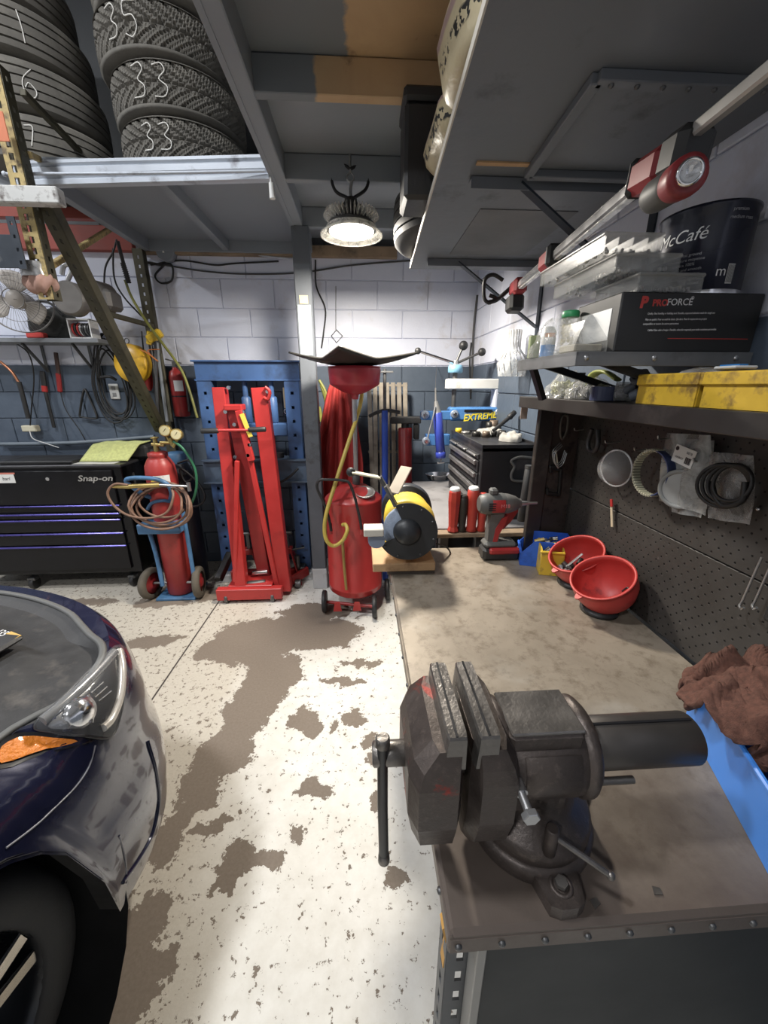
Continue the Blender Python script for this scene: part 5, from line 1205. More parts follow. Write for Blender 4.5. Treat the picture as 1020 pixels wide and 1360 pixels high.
for a in (215, 250, 300, 345, 25, 60, 100): q = GM @ Vector((.106*math.cos(math.radians(a)), .106*math.sin(math.radians(a)), .009)); MB().sphere(q, .0045, 8).build('screw', DSTEEL, gr)
MB().lathe([(.03, -.045), (.094, -.045), (.096, -.04), (.096, -.008), (.03, -.006)], 40, GM).build('grinding_wheel', M('abrasive_grey', (.22, .26, .33), .9, var=.3, scale=60, bump=.6), gr)
MB().lathe([(.06, -.10), (.09, -.115), (.10, -.14), (.10, -.23), (.09, -.26), (.06, -.27)], 32, GM).build('motor', M('grinder_yellow', (.72, .50, .05)), gr)
MB().lathe([(.001, -.27), (.112, -.27), (.116, -.275), (.116, -.325), (.11, -.33), (.001, -.33)], 36, GM).build('far_guard', M('cover_black', (.022, .024, .027)), gr)
MB().box((0, -.10, -.16), (.11, .05, .16), GM, .008).build('pedestal', M('grinder_yellow', (.72, .50, .05)), gr)
wl, wr_ = U(495, 752, y=1.43), U(577, 752, y=1.43)
MB().box(((wl.x+wr_.x)/2, 1.56, BZ_+.036), (wr_.x-wl.x, .30, .036), ch=.003).build('timber_base', RAWWOOD, gr)
MB().box(((wl.x+wr_.x)/2+.03, 1.56, BZ_+.009), (wr_.x-wl.x-.06, .28, .018), ch=.002).build('packer', M('dark_oily_wood', (.06, .045, .035), .7), gr)
# rests and eye shields
MB().box(U(496, 704, y=1.37), (.075, .07, .028), ch=.003).build('tool_rest', M('pale_dusty_metal', (.55, .52, .45), .6), gr)
q = U(500, 716, y=1.385); MB().cyl((q.x, 1.37, q.z), (q.x, 1.40, q.z), .033, seg=20).build('rest_knob', M('blue_grey_disc', (.25, .3, .4), .6), gr)
def slab(a, b, y0, y1, w_, th, mat, nm): return MB().bar(U(*a, y=y0), U(*b, y=y1), w_, th, .002, (0, 0, 1)).build(nm, mat, gr)
CREAM = M('yellowed_shield', (.62, .58, .42), .4)
slab((467, 627), (504, 634), 1.42, 1.44, .05, .006, CREAM, 'eye_shield')
slab((522, 655), (540, 620), 1.44, 1.50, .055, .006, M('pale_wood_shield', (.52, .44, .34), .6), 'eye_shield')
slab((504, 633), (520, 660), 1.44, 1.43, .02, .015, DSTEEL, 'shield_arm')
slab((512, 645), (526, 672), 1.42, 1.41, .035, .012, DSTEEL, 'shield_bracket')
MB().sphere(U(466, 627, y=1.43), .018, 12).build('shield_knob', BLACKP, gr)
one('grinder_cord', MB().tube([U(580, 722, y=1.55), U(592, 726, y=1.6), U(598, 735, y=1.62), U(590, 745, y=1.58)], .004, 6), CABLE, 'short black cord at the foot of the grinder', 'cord')

# ================================================================ far bench with tool handles
FZ = .90; fx0, fx1, fy0, fy1 = .385, .945, 1.80, 2.86
fb = thing('far_bench', 'grey sheet-topped bench beyond the workbench with a bare wood front rail', 'bench', ((fx0+fx1)/2, 2.3, 0))
MB().box(((fx0+fx1)/2, (fy0+fy1)/2+.02, FZ-.012), (fx1-fx0, fy1-fy0-.04, .024), ch=.003).build('top', M('grey_sheet', (.28, .27, .27), .5, .3, var=.25, scale=6, dirt=(.12, .11, .1), damt=.2), fb)
MB().box(((fx0+fx1)/2-.06, fy0-.02, FZ-.008), (fx1-fx0+.12, .06, .022), ch=.003).build('front_rail', M('worn_rail_wood', (.26, .19, .125), .7, var=.3, dirt=(.1, .08, .06), damt=.3), fb)
for x in (fx0+.03, .60, fx1-.03):
    for y in (fy0+.03, fy1-.04): MB().box((x, y, (FZ-.024)/2), (.045, .045, FZ-.024), ch=.003).build('leg', DSTEEL, fb)
MB().box(((fx0+fx1)/2, fy0+.06, FZ-.10), (fx1-fx0, .02, .12)).build('apron', BLACK, fb)
HR = M('handle_red', (.44, .05, .035), .35, var=.2, dirt=(.25, .03, .03), damt=.2); HB = M('handle_black', (.03, .026, .022), .45)
for px, top, r, mt, lab in ((601.5, 647, .031, HR, 'faceted red screwdriver handle standing upright, leftmost of the row'), (613, 657, .025, HB, 'black screwdriver handle standing upright between two red ones'), (625.5, 646, .031, HR, 'ribbed red screwdriver handle standing upright with a pale cap, third of the row'), (638.5, 655, .025, HR, 'red screwdriver handle standing upright behind the impact driver')):
    q = U(px, 703, y=fy0-.02); tz = U(px, top, y=fy0-.02).z; L = tz-(FZ+.003)
    h = thing('screwdriver', lab, 'screwdriver', (q.x, fy0-.02, FZ+.003), group='screwdrivers stuck in the far bench rail')
    MB().lathe([(r*.6, 0), (r*.95, .008), (r*.75, .03), (r*.85, L*.4), (r, L*.7), (r*.95, L*.9), (r*.75, L*.94)], 8 if mt is HB or px < 605 else 14, T(), smooth=px > 605).build('handle', mt, h, False)
    MB().lathe([(r*.8, L*.93), (r*.85, L*.96), (r*.6, L), (.0001, L)], 14, T()).build('end_cap', WHITE if px in (601.5, 625.5) else mt, h, False)
    MB().cyl((0, 0, 0), (0, 0, -.025), .005).build('shank', STEEL, h, False)

# black tool chest on the far bench
TCX, TCY0 = .622, 1.95; zt_ = U(642, 591, y=TCY0).z; ty1 = 2.66
bc = thing('bench_tool_chest', 'small black tool chest with scratched steel drawer pulls on the far bench', 'tool chest', (.78, 2.3, FZ))
CHB = M('chest_black', (.018, .018, .020), .4, var=.3, dirt=(.07, .06, .06), damt=.12)
MB().box(((TCX+.935)/2, (TCY0+ty1)/2, (zt_-.014+FZ)/2), (.935-TCX, ty1-TCY0, zt_-.014-FZ), ch=.004).build('body', CHB, bc)
for (c_, d_) in (((TCX+.004, (TCY0+ty1)/2), (.008, ty1-TCY0)), ((.931, (TCY0+ty1)/2), (.008, ty1-TCY0)), (((TCX+.935)/2, TCY0+.004), (.935-TCX, .008)), (((TCX+.935)/2, ty1-.004), (.935-TCX, .008))):
    MB().box((*c_, zt_-.018), (*d_, .036), ch=.002).build('tray_wall', CHB, bc)
dz = [zt_-.05, zt_-.085, zt_-.155, zt_-.225, zt_-.295, FZ+.02]
for k in range(5):
    n_ = 3 if k == 0 else 1; wdt = (ty1-TCY0-.06)/n_
    for j in range(n_):
        yc = TCY0+.03+wdt*(j+.5); d = MB().box((TCX-.004, yc, (dz[k]+dz[k+1])/2), (.012, wdt-.008, dz[k]-dz[k+1]-.008), ch=.002).build('drawer', CHB, bc)
        MB().box((TCX-.016, yc, dz[k]-.016 if k else dz[k]-.014), (.016, wdt-.05, .026 if k else .010), ch=.003).build('pull', M('scratched_alloy', (.36, .35, .34), .35, .8, var=.5, scale=30), d)
hx = U(690, 618, y=TCY0-.02)
mb = MB(); sh1 = [(hx.x-.035, TCY0-.006, hx.z-.05), (hx.x-.05, TCY0-.03, hx.z-.05), (hx.x-.05, TCY0-.035, hx.z), (hx.x-.03, TCY0-.03, hx.z+.01), (hx.x+.05, TCY0-.02, hx.z+.01)]
MB().tube([U(706, 608, y=TCY0-.012), U(690, 607, y=TCY0-.014), U(679, 612, y=TCY0-.014), U(683, 620, y=TCY0-.014), U(679, 630, y=TCY0-.014), U(682, 638, y=TCY0-.014), U(700, 639, y=TCY0-.012)], .007, 8).build('side_handle', M('grey_rubber', (.12, .12, .115)), bc)
# loose tools on top of the chest
SOCK = M('socket_black', (.05, .048, .045), .4, .6, var=.4)
tops = [(603, 577, .022, .03, 'yellow', 'yellow cap on the far corner of the black chest'), (627, 568, .026, .07, 'dark', 'tall dark socket on the black chest below the blue machine'), (638, 566, .030, .08, 'rust', 'tall rusty socket on the black chest'), (618, 578, .03, .015, 'light', 'pale flat ring on the black chest near the drawers'), (632, 582, .026, .03, 'dark', 'dark socket on the near left corner of the black chest'), (645, 583, .024, .035, 'rust', 'rusty socket on the near edge of the black chest'), (655, 582, .024, .035, 'dark', 'dark socket on the near edge of the black chest, second from the corner'), (666, 583, .024, .04, 'dark', 'dark socket on the near edge of the black chest, third from the corner'), (678, 585, .026, .04, 'grey', 'grey socket on the near edge of the black chest'), (690, 586, .022, .035, 'dark', 'dark socket on the near edge of the black chest by the post'), (650, 575, .024, .03, 'light', 'pale ring socket in the middle of the black chest'), (662, 574, .026, .03, 'grey', 'grey ring socket in the middle of the black chest')]
MC = {'yellow': YELLOW, 'dark': SOCK, 'rust': M('rusty_steel', (.16, .12, .09), .5, .5), 'light': M('pale_steel', (.45, .44, .42), .35, .8), 'grey': DSTEEL}
for px, py, r, h_, c_, lab in tops:
    q = U(px, py, z=zt_-.025); q.x = min(max(q.x, TCX+.035), .90); q.y = min(max(q.y, TCY0+.04), ty1-.04)
    one('socket', MB().lathe([(r*.5, 0), (r, 0), (r, h_*.6), (r*.92, h_), (r*.62, h_), (r*.58, h_*.4), (.0001, h_*.4)], 14, T(q.x, q.y, zt_-.013)), MC[c_], lab, 'socket', 'sockets on the black chest')
RAGW = M('grey_white_rag', (.40, .39, .36), .9, var=.35, bump=.5)
for (cx, cy, sx, sy, lab) in ((.86, 2.20, .06, .08, 'grey-white rag lying on the black chest near the post'), (.82, 2.45, .08, .07, 'pale glove lying at the back of the black chest')):
    def rf(u, v, cx=cx, cy=cy, sx=sx, sy=sy):
        a = 2*math.pi*u; b = math.pi*.5*v; r = math.sin(b); n_ = NZ.noise(Vector((math.cos(a)*r*2.5+cx*9, math.sin(a)*r*2.5, cy)))
        return (cx+sx*math.cos(a)*r*(1+.3*n_), cy+sy*math.sin(a)*r*(1+.3*n_), zt_-.012+.045*math.cos(b)**.7*(1+.5*n_))
    one('shop_rag', MB().grid(rf, 26, 10), RAGW, lab, 'rag')
pb = thing('breaker_bar', 'black ratchet handle leaning up out of the black chest top', 'ratchet', U(655, 572, y=2.3))
MB().cyl(U(655, 572, y=2.25), U(676, 555, y=2.3), .010, .012, 12).build('handle', BLACKP, pb); MB().cyl(U(676, 555, y=2.3), U(684, 547, y=2.32), .017, .015, 14, ch=.004).build('head', BLACKP, pb)
q = U(692, 690, y=1.74); bt2 = thing('leaning_tube', 'black tube standing tilted between the chest and the shelf post', 'tube', U(693, 690, y=1.745))
MB().cyl(U(692, 692, y=1.745), U(703, 622, y=1.75), .020, seg=16, ch=.003).build('tube', M('grey_black', (.035, .035, .036), .45), bt2)
MB().cyl(U(703, 622, y=1.75), U(703.5, 618, y=1.75), .021, seg=16).build('end_cap', DSTEEL, bt2)
q = U(583, 634, z=FZ+.02); mt_ = thing('metal_dish', 'shallow bright metal dish on the far bench left of the black chest', 'dish', (q.x, q.y, FZ))
MB().lathe([(.05, .003), (.075, .006), (.095, .045), (.102, .047), (.102, .05), (.09, .048), (.072, .012), (.0001, .010)], 28, T(q.x, q.y, FZ, s=(1.1, .75, 1))).build('pan', CHROME, mt_)
# blue grease gun hanging
gg_ = thing('grease_gun', 'blue grease gun hanging nose-up in front of the spring compressor', 'grease gun', U(584, 612, y=2.62))
GB = M('grease_gun_blue', (.03, .05, .30), .35, var=.25)
MB().cyl(U(585.5, 605, y=2.62), U(581, 548, y=2.62), .031, seg=20, ch=.004).cyl(U(585.5, 608, y=2.62), U(585, 600, y=2.62), .035, seg=20, ch=.004).build('barrel', GB, gg_)
MB().cyl(U(581, 548, y=2.62), U(579, 533, y=2.62), .026, .012, 14).cyl(U(579, 533, y=2.62), U(578.5, 515, y=2.62), .008, .005, 10).build('head', M('pale_steel', (.45, .44, .42)), gg_)
MB().tube([U(578, 540, y=2.6), U(575, 555, y=2.59), U(571, 570, y=2.59), U(568, 582, y=2.59)], .006, 8).build('lever', STEEL, gg_)
MB().cyl(U(585.5, 607, y=2.62), U(585.5, 614, y=2.62), .005).cyl(U(581, 615, y=2.62), U(590, 614, y=2.62), .006).build('tee_handle', STEEL, gg_)
one('hook_wire', MB().tube([U(580, 486, y=3.4), U(579, 500, y=3.1), U(578.5, 516, y=2.62)], .002, 5), DSTEEL, 'thin wire that the blue grease gun hangs from', 'wire')

# ================================================================ wall spring compressor (blue and white, ball handles)
sy_ = 2.78
scx = thing('spring_compressor', 'blue and white wall-mounted spring compressor with three ball-ended handles', 'spring compressor', U(630, 575, y=sy_))
CBL = M('compressor_blue', (.07, .20, .46), .4, var=.2)
def ub(px0, py0, px1, py1, y, d, ch=.006):
    a, b = U(px0, (py0+py1)/2, y=y), U(px1, (py0+py1)/2, y=y); c0, c1 = U((px0+px1)/2, py0, y=y).z, U((px0+px1)/2, py1, y=y).z
    return MB().box(((a.x+b.x)/2, y+d/2, (c0+c1)/2), (b.x-a.x, d, c0-c1), ch=ch)
ub(595, 503, 671, 517, sy_-.04, .10).build('top_arm', WHITE, scx)
ub(657, 517, 672, 545, sy_-.04, .10).build('side_arm', M('pale_lilac_white', (.62, .64, .74), .45), scx)
ub(598, 541, 672, 559, sy_-.06, .12, .012).build('head_box', CBL, scx)
ub(560, 546, 600, 558, sy_-.05, .08).build('left_arm', CBL, scx)
ub(566, 577, 598, 592, sy_-.05, .08).build('lower_arm', CBL, scx)
ub(617, 544, 654, 547, sy_-.068, .01, .001).build('slot', BLACK, scx)
text('lettering', 'EXTREME', .062, face_m(U(637, 553.5, y=sy_-.0615), (1, 0, .10), (0, -1, 0)), M('lettering_yellow', (.8, .65, .05), .5), scx, .001, .25, .0015, .9)
text('lettering_small', 'Tuxmate', .022, face_m(U(624, 550, y=sy_-.0615), (1, 0, .0), (0, -1, 0)), WHITE, scx, .0008, .2, 0, 1)
for px, py in ((604, 550), (663, 548), (565, 551), (566, 586)):
    q = U(px, py, y=sy_-.07); MB().cyl(q, q+Vector((0, .03, 0)), .028, seg=20, ch=.004).build('boss', M('pale_blue_steel', (.40, .46, .55), .3, .5), scx)
    MB().cyl(q-Vector((0, .02, 0)), q, .014, .016, 14, ch=.003).build('bolt', CHROME, scx)
q0, q1 = U(602, 541, y=sy_), U(602, 487, y=sy_)
MB().cyl((q0.x, sy_, q0.z), (q0.x, sy_, q1.z-.02), .016, seg=14).build('screw_shaft', DSTEEL, scx)
MB().lathe([(.045, -.03), (.05, -.026), (.05, -.005), (.046, .02), (.03, .022)], 26, T(q0.x, sy_, q1.z-.01)).build('hub', M('pale_blue_paint', (.20, .42, .60), .4), scx)
MB().cyl((q0.x, sy_, q1.z+.01), (q0.x, sy_, q1.z+.04), .02, .014, 14).build('hub_nut', STEEL, scx)
for px, py, rb, mt in ((615.5, 459, .031, BLACKP), (640, 467.5, .027, BLACKP), (555, 466, .022, BLACKP)):
    b = U(px, py, y=sy_); st = Vector((q0.x, sy_, q1.z+.02))
    MB().cyl(st, b, .009, .008, 10).build('handle_arm', CHROME if px < 600 else DSTEEL, scx)
    MB().sphere(b, rb, 16).build('ball_knob', mt, scx)
# corner: pipe, clear bundle, hook
one('corner_conduit', MB().tube([U(634, 392, y=3.40), U(629, 440, y=3.40), U(627, 500, y=3.40), U(627, 560, y=3.40)], .009, 8, 3), M('grey_cable', (.06, .06, .06)), 'dark cable running down the corner of the two walls', 'cable')
one('corner_conduit', MB().tube([U(626, 455, y=3.39), U(624, 480, y=3.39), U(625, 530, y=3.39)], .007, 8, 3), CABLE, 'short black cable beside the corner cable', 'cable')
wx = thing('wire_funnel', 'clear crumpled plastic neck and skirt hanging on the side wall', 'plastic wrap', U(682, 500, y=2.3))
CLR = clear('clear_wrap', (.75, .78, .80), .42, .12); cw_ = U(682, 470, y=2.30); tz_, mz_, bz_ = U(682, 438, y=2.3).z, U(682, 466, y=2.3).z, U(682, 500, y=2.3).z
MB().lathe([(.034, tz_-cw_.z), (.034, mz_-cw_.z+.02), (.045, mz_-cw_.z), (.085, (bz_+mz_)/2-cw_.z), (.075, bz_-cw_.z)], 22, T(*cw_), cap=False).build('film', CLR, wx)
mb = MB()
for i in range(14):
    a = 2*math.pi*i/14; mb.tube([(cw_.x+r*math.cos(a+k*.2), 2.3+r*math.sin(a+k*.2), z) for k, (r, z) in enumerate(((.034, tz_), (.034, mz_+.02), (.05, mz_-.01), (.085, (bz_+mz_)/2), (.07, bz_)))], .0022, 4, 2)
mb.build('folds', M('pale_steel', (.45, .44, .42)), wx)
one('wall_scribble_hook', MB().tube([U(640, 482, y=3.2), U(643, 475, y=3.2), U(646, 480, y=3.2), U(644, 490, y=3.2), U(638, 503, y=3.2)], .004, 6), CABLE, 'small dark hook and wire on the side wall behind the handles', 'hook')

# ================================================================ impact driver
iy = 1.56
im = thing('impact_driver', 'red and grey cordless impact driver standing on its battery on the bench', 'impact driver', (U(662, 738, z=BZ_).x, iy, BZ_))
IRED = M('tool_red', (.36, .03, .03), .42, var=.2, dirt=(.12, .03, .03), damt=.2); IGR = M('tool_grey', (.10, .10, .095), .5, var=.25); IBK = M('tool_black', (.025, .025, .025), .5)
def prismxz(pts, y0, y1, mat, nm, par, ch=0):
    P = [U(a, b, y=iy) for a, b in pts]; return MB().prism([(p.x, p.z) for p in P], y1-y0, Matrix(((1, 0, 0, 0), (0, 0, -1, y1), (0, 1, 0, 0), (0, 0, 0, 1)))).build(nm, mat, par)
bzt = U(660, 722, y=iy).z
bx_a, bx_b = U(638, 735, y=iy).x, U(686, 735, y=iy).x
ba = MB().box(((bx_a+bx_b)/2, iy, BZ_+.030), (bx_b-bx_a, .085, .058), ch=.012).build('battery', IBK, im)
MB().box(((bx_a+bx_b)/2+.01, iy-.02, BZ_+.048), (bx_b-bx_a-.03, .06, .03), ch=.008).build('battery_stripe', IRED, ba)
MB().box(((bx_a+bx_b)/2-.005, iy, BZ_+.072), (bx_b-bx_a-.02, .075, .03), ch=.012).build('foot', IGR, im)
prismxz([(645, 722), (647, 700), (650, 682), (668, 680), (664, 695), (660, 710), (662, 722)], iy-.022, iy+.022, IGR, 'handle', im)
prismxz([(652, 718), (656, 700), (664, 686), (672, 683), (668, 694), (660, 708), (657, 720)], iy-.026, iy+.026, IRED, 'grip_inset', im)
hx0, hx1, hz = U(636, 668, y=iy).x, U(691, 668, y=iy).x, U(660, 669, y=iy).z
MX = T(hx0, iy, hz, ry=90)
L = hx1-hx0
MB().lathe([(.03, 0), (.040, .008), (.046, .03), (.047, L*.55), (.044, L*.62)], 28, MX).build('motor_housing', IGR, im)
MB().lathe([(.0475, L*.26), (.0485, L*.28), (.0485, L*.54), (.0475, L*.56)], 10, MX, a0=-125, a1=-55, cap=False).build('red_band', IRED, im)
MB().lathe([(.045, L*.60), (.043, L*.70), (.032, L*.88), (.022, L*.95), (.02, L)], 28, MX).build('nose', M('nose_grey', (.16, .155, .145), .45, .3), im)
MB().cyl((hx1, iy, hz), (hx1+.03, iy, hz), .012, .010, 12).cyl((hx1+.03, iy, hz), (hx1+.075, iy, hz), .0055, seg=8).build('bit', STEEL, im)
for k in range(4): MB().box((hx0+.045, iy-.0465, hz-.016+k*.010), (.03, .004, .004)).build('vent', BLACK, im)
text('lettering', 'M18', .022, face_m((hx0+.10, iy-.0492, hz+.002), (1, 0, 0), (0, -1, 0)), M('pink_print', (.6, .18, .18), .5), im, .0008)
prismxz([(668, 690), (676, 684), (690, 676), (692, 682), (682, 696), (672, 706), (665, 706)], iy+.03, iy+.05, IRED, 'belt_hook', im)
MB().box((hx0+.06, iy, hz+.055), (.035, .04, .03), ch=.008).build('top_knob', IGR, im)

# ================================================================ bins and red bowls
def bin_(name, lab, x0, x1, y0, y1, h, mat, rz=0, low=.5):
    cx, cy = (x0+x1)/2, (y0+y1)/2; w_, d_ = x1-x0, y1-y0; m = T(cx, cy, BZ_+.001, rz=rz); b = thing(name, lab, 'bin', m=m)
    th = .004
    MB().box((0, 0, .003), (w_, d_, .006), ch=.001).build('floor_panel', mat, b, False)
    MB().box((0, d_/2, h/2), (w_, th, h), ch=.001).build('back_panel', mat, b, False)
    MB().prism([(-d_/2, 0), (d_/2, 0), (d_/2, h), (-d_/2+d_*.25, h), (-d_/2, h*low)], th, T(-w_/2, 0, 0) @ Matrix(((0, 0, 1, 0), (1, 0, 0, 0), (0, 1, 0, 0), (0, 0, 0, 1)))).build('side_panel', mat, b, False)
    MB().prism([(-d_/2, 0), (d_/2, 0), (d_/2, h), (-d_/2+d_*.25, h), (-d_/2, h*low)], th, T(w_/2, 0, 0) @ Matrix(((0, 0, 1, 0), (1, 0, 0, 0), (0, 1, 0, 0), (0, 0, 0, 1)))).build('side_panel', mat, b, False)
    MB().box((0, -d_/2, h*low/2), (w_, th, h*low), ch=.001).build('front_panel', mat, b, False)
    MB().box((0, -d_/2, h*low), (w_+.01, .012, .010), ch=.003).build('rim', mat, b, False)
    return b
BBIN = M('bin_blue', (.03, .12, .55), .4, var=.2, dirt=(.02, .05, .2), damt=.2); YBIN = M('bin_yellow', (.62, .42, .04), .45, var=.2, dirt=(.22, .16, .05), damt=.3, dscale=20)
bin_('blue_parts_bin', 'blue open-front parts bin full of hardware beside the impact driver', .725, .860, 1.412, 1.612, .115, BBIN, -108)
bin_('yellow_parts_bin', 'small dirty yellow parts bin in front of the blue one', .728, .812, 1.372, 1.452, .112, YBIN, -15, .9)
rs = random.Random(11)
for i in range(16):
    x, y = .755+rs.random()*.09, 1.49+rs.random()*.045; k = rs.random(); z = BZ_+.055+rs.random()*.055
    mb = MB().cyl((x-.02, y, z), (x+.02*math.cos(k*6), y+.02*math.sin(k*6), z+.012), .006+.004*k, seg=6)
    one('bolt', mb, [DSTEEL, STEEL, M('rusty_steel', (.16, .12, .09)), BRASS][i % 4], 'loose bolt in the blue parts bin', 'bolt', 'bolts in the blue parts bin')
for i in range(6):
    x, y = .75+rs.random()*.04, 1.40+rs.random()*.03; one('bolt', MB().cyl((x-.012, y, BZ_+.085), (x+.014, y+.008, BZ_+.10), .006, seg=6), DSTEEL, 'loose bolt in the small yellow bin', 'bolt', 'bolts in the small yellow bin')
RBOWL = M('bowl_red_rubber', (.47, .045, .038), .45, var=.15, dirt=(.22, .03, .03), damt=.15, dscale=12)
def bowl(x, y, lab, tilt, rz):
    m = T(x, y, BZ_) @ T(rz=rz); b = thing('red_bowl', lab, 'bowl', (x, y, BZ_), group='red rubber bowls on the bench')
    MB().lathe([(.045, .001), (.06, .002), (.06, .014), (.045, .02)], 28, m).build('base_ring', BLACKP, b)
    mm = m @ T(z=.108) @ T(rx=tilt)
    pr = []
    for k in range(0, 13):
        a = math.radians(k/12*105); pr.append((max(.0001, .100*math.sin(a))*(1+.010*math.sin(k*2.2)), -.105*math.cos(a)))
    ins = [(max(.0001, r*.955), z+.004) for r, z in pr[::-1]]
    MB().lathe(pr+[(pr[-1][0]+.004, pr[-1][1]+.001), (pr[-1][0]+.003, pr[-1][1]+.005)]+ins, 44, mm, cap=False).build('shell', RBOWL, b)
    MB().prism([(-.014, 0), (.014, 0), (.008, .018), (0, .022), (-.008, .018)], .005, mm @ T(0, -.097, .022) @ T(rz=180)).build('lip', RBOWL, b)
    return b, mm
b2, mm2 = bowl(.808, 1.112, 'empty red rubber bowl tilted towards the room, nearest of the two', 30, -74)
MB().tube([mm2 @ Vector((.02, .04, -.062)), mm2 @ Vector((.03, .055, -.05)), mm2 @ Vector((.045, .05, -.05)), mm2 @ Vector((.05, .065, -.038))], .003, 5).build('dark_mark', BLACK, b2)
b1, mm1 = bowl(.822, 1.302, 'red rubber bowl holding sockets and hand tools, behind the empty one', 30, -74)
rs = random.Random(4)
for i in range(11):
    a = rs.random()*6.28; r = .052*math.sqrt(rs.random()); p = mm1 @ Vector((r*math.cos(a)-.005, -.03+r*math.sin(a)*.8, -.055+.012*rs.random())); q = p+Vector((rs.random()-.5, rs.random()-.5, rs.random()*.5))*.05
    one('small_socket', MB().cyl(p, q, .008+.004*rs.random(), seg=10), [CHROME, DSTEEL, SOCK][i % 3], 'small socket in the tilted red bowl', 'socket', 'small sockets in the red bowl')
q0 = mm1 @ Vector((-.03, -.04, -.03)); q1 = mm1 @ Vector((-.005, .03, .0)); one('chrome_extension', MB().bar(q0, q1, .012, .005, .002), STEEL, 'flat chrome tool standing up in the red bowl', 'tool')

# ================================================================ pegboard unit over the bench
def peg_mat():
    t = NT('black_pegboard'); p = t.pos(); x, y, z = t.xyz(p); f, _ = t.noise(p, 6, 6, .65); g, _ = t.noise(p, 40, 4, .6)
    PT = .034
    row = t.math('FLOOR', t.math('DIVIDE', z, PT*.5)); odd = t.math('MODULO', row, 2)
    fy_ = t.math('SUBTRACT', t.math('FRACT', t.math('ADD', t.math('DIVIDE', y, PT), t.math('MULTIPLY', odd, .5))), .5)
    fz_ = t.math('MULTIPLY', t.math('SUBTRACT', t.math('FRACT', t.math('DIVIDE', z, PT*.5)), .5), .5)
    d = t.math('SQRT', t.math('ADD', t.math('MULTIPLY', fy_, fy_), t.math('MULTIPLY', fz_, fz_)))
    hole = t.step(d, .095, .075)
    c = t.mix(f, (.032, .029, .026), (.075, .068, .062)); c = t.mix(t.step(g, .66, .74, 0, .5), c, (.14, .12, .11)); c = t.mix(hole, c, (.002, .002, .002))
    t.set(t.b.inputs['Base Color'], c); t.set(t.b.inputs['Roughness'], t.step(f, .3, .7, .42, .62)); t.b.inputs['Metallic'].default_value = .3
    t.bump(t.math('MULTIPLY', hole, -1), .5, .004); return t.m
PEG = peg_mat(); UNITB = M('unit_black', (.045, .040, .037), .45, .4, var=.3, dirt=(.10, .085, .075), damt=.15)
PX = .921
pg = thing('pegboard_unit', 'black perforated back panel with a shelf and end post over the workbench', 'pegboard', (PX, .95, BZ_))
for z0, z1 in ((BZ_+.002, 1.164), (1.168, 1.515)): MB().box((PX+.006, .925, (z0+z1)/2), (.012, 1.38, z1-z0), ch=.001).build('peg_panel', PEG, pg)
MB().box((.862, 1.61, (BZ_+1.515)/2), (.118, .012, 1.515-BZ_)).build('end_panel', M('end_panel_brown', (.06, .047, .04), .5, .3, var=.35, bump=.3, dirt=(.02, .018, .016), damt=.3, dscale=30), pg)
MB().box((.768, 1.60, (BZ_+1.515)/2+.0), (.064, .03, 1.515-BZ_), ch=.003).build('end_post', UNITB, pg)
LS0, LS1 = 1.512, 1.556
MB().box((.807, .98, LS1-.006), (.25, 1.40, .012), ch=.002).build('shelf_board', UNITB, pg)
MB().box((.684, .98, (LS0+LS1)/2), (.010, 1.40, LS1-LS0), ch=.002).build('shelf_lip', UNITB, pg)
for y in (1.27, 1.62): MB().box((.90, y, 1.60), (.03, .02, .10)).build('shelf_riser', UNITB, pg)
# upper steel shelf
us = thing('steel_shelf', 'small grey angle-edged steel shelf carrying the black box and coffee can', 'shelf', (.74, 1.1, 1.645))
SG = M('shelf_grey_steel', (.20, .205, .21), .42, .5, var=.25, dirt=(.10, .1, .1), damt=.2)
ux0, ux1, uy0, uy1, uz = .508, .945, .945, 1.30, 1.676
MB().box(((ux0+ux1)/2, (uy0+uy1)/2, uz-.004), (ux1-ux0, uy1-uy0, .008)).build('deck', SG, us)
MB().box(((ux0+ux1)/2, uy0+.002, uz-.016), (ux1-ux0, .004, .032), ch=.001).build('near_edge', SG, us)
MB().box((ux0+.002, (uy0+uy1)/2, uz-.016), (.004, uy1-uy0, .032), ch=.001).build('side_edge', SG, us)
for x in (ux0+.025, .70, .905): MB().sphere((x, uy0, uz-.014), .007, 10, sc_=(1, .5, 1)).build('bolt', STEEL, us)
for y in (.99, 1.27): MB().bar((ux0+.06, y, uz-.01), (.935, y, LS1-.0), .012, .02).build('stay', BLACK, us)
MB().bar((.60, 1.29, LS1), (.55, 1.29, uz-.01), .03, .015).build('strut', BLACK, us)
# PROFORCE box
PBK = M('box_black_card', (.018, .018, .018), .5, var=.2)
qx0, qx1 = U(822, 420, y=.955).x, U(1010, 420, y=.955).x; qz1 = U(900, 388, y=.955).z
pb_ = thing('black_carton', 'black printed carton with red and white lettering on the steel shelf', 'carton', ((qx0+qx1)/2, 1.05, uz))
MB().box(((qx0+qx1)/2, 1.05, (uz+qz1)/2), (qx1-qx0, .19, qz1-uz), ch=.003).build('carton', PBK, pb_)
W_ = M('print_white', (.8, .8, .8), .5, var=0); R_ = M('print_red', (.6, .06, .05), .5, var=0)
fz = lambda px, py: U(px, py, y=.9545)
ff = lambda px, py: face_m(fz(px, py), (1, 0, .02), (0, -1, 0))
text('lettering_red', 'PRO', .019, ff(877, 402.5), R_, pb_, .0005, 0, .0006)
text('lettering_white', 'FORCE', .020, ff(903, 401.5), W_, pb_, .0005)
text('logo_mark', 'P', .032, ff(855, 402), R_, pb_, .0005, .1, .0016)
text('registered_mark', '®', .010, ff(920, 396), W_, pb_, .0003)
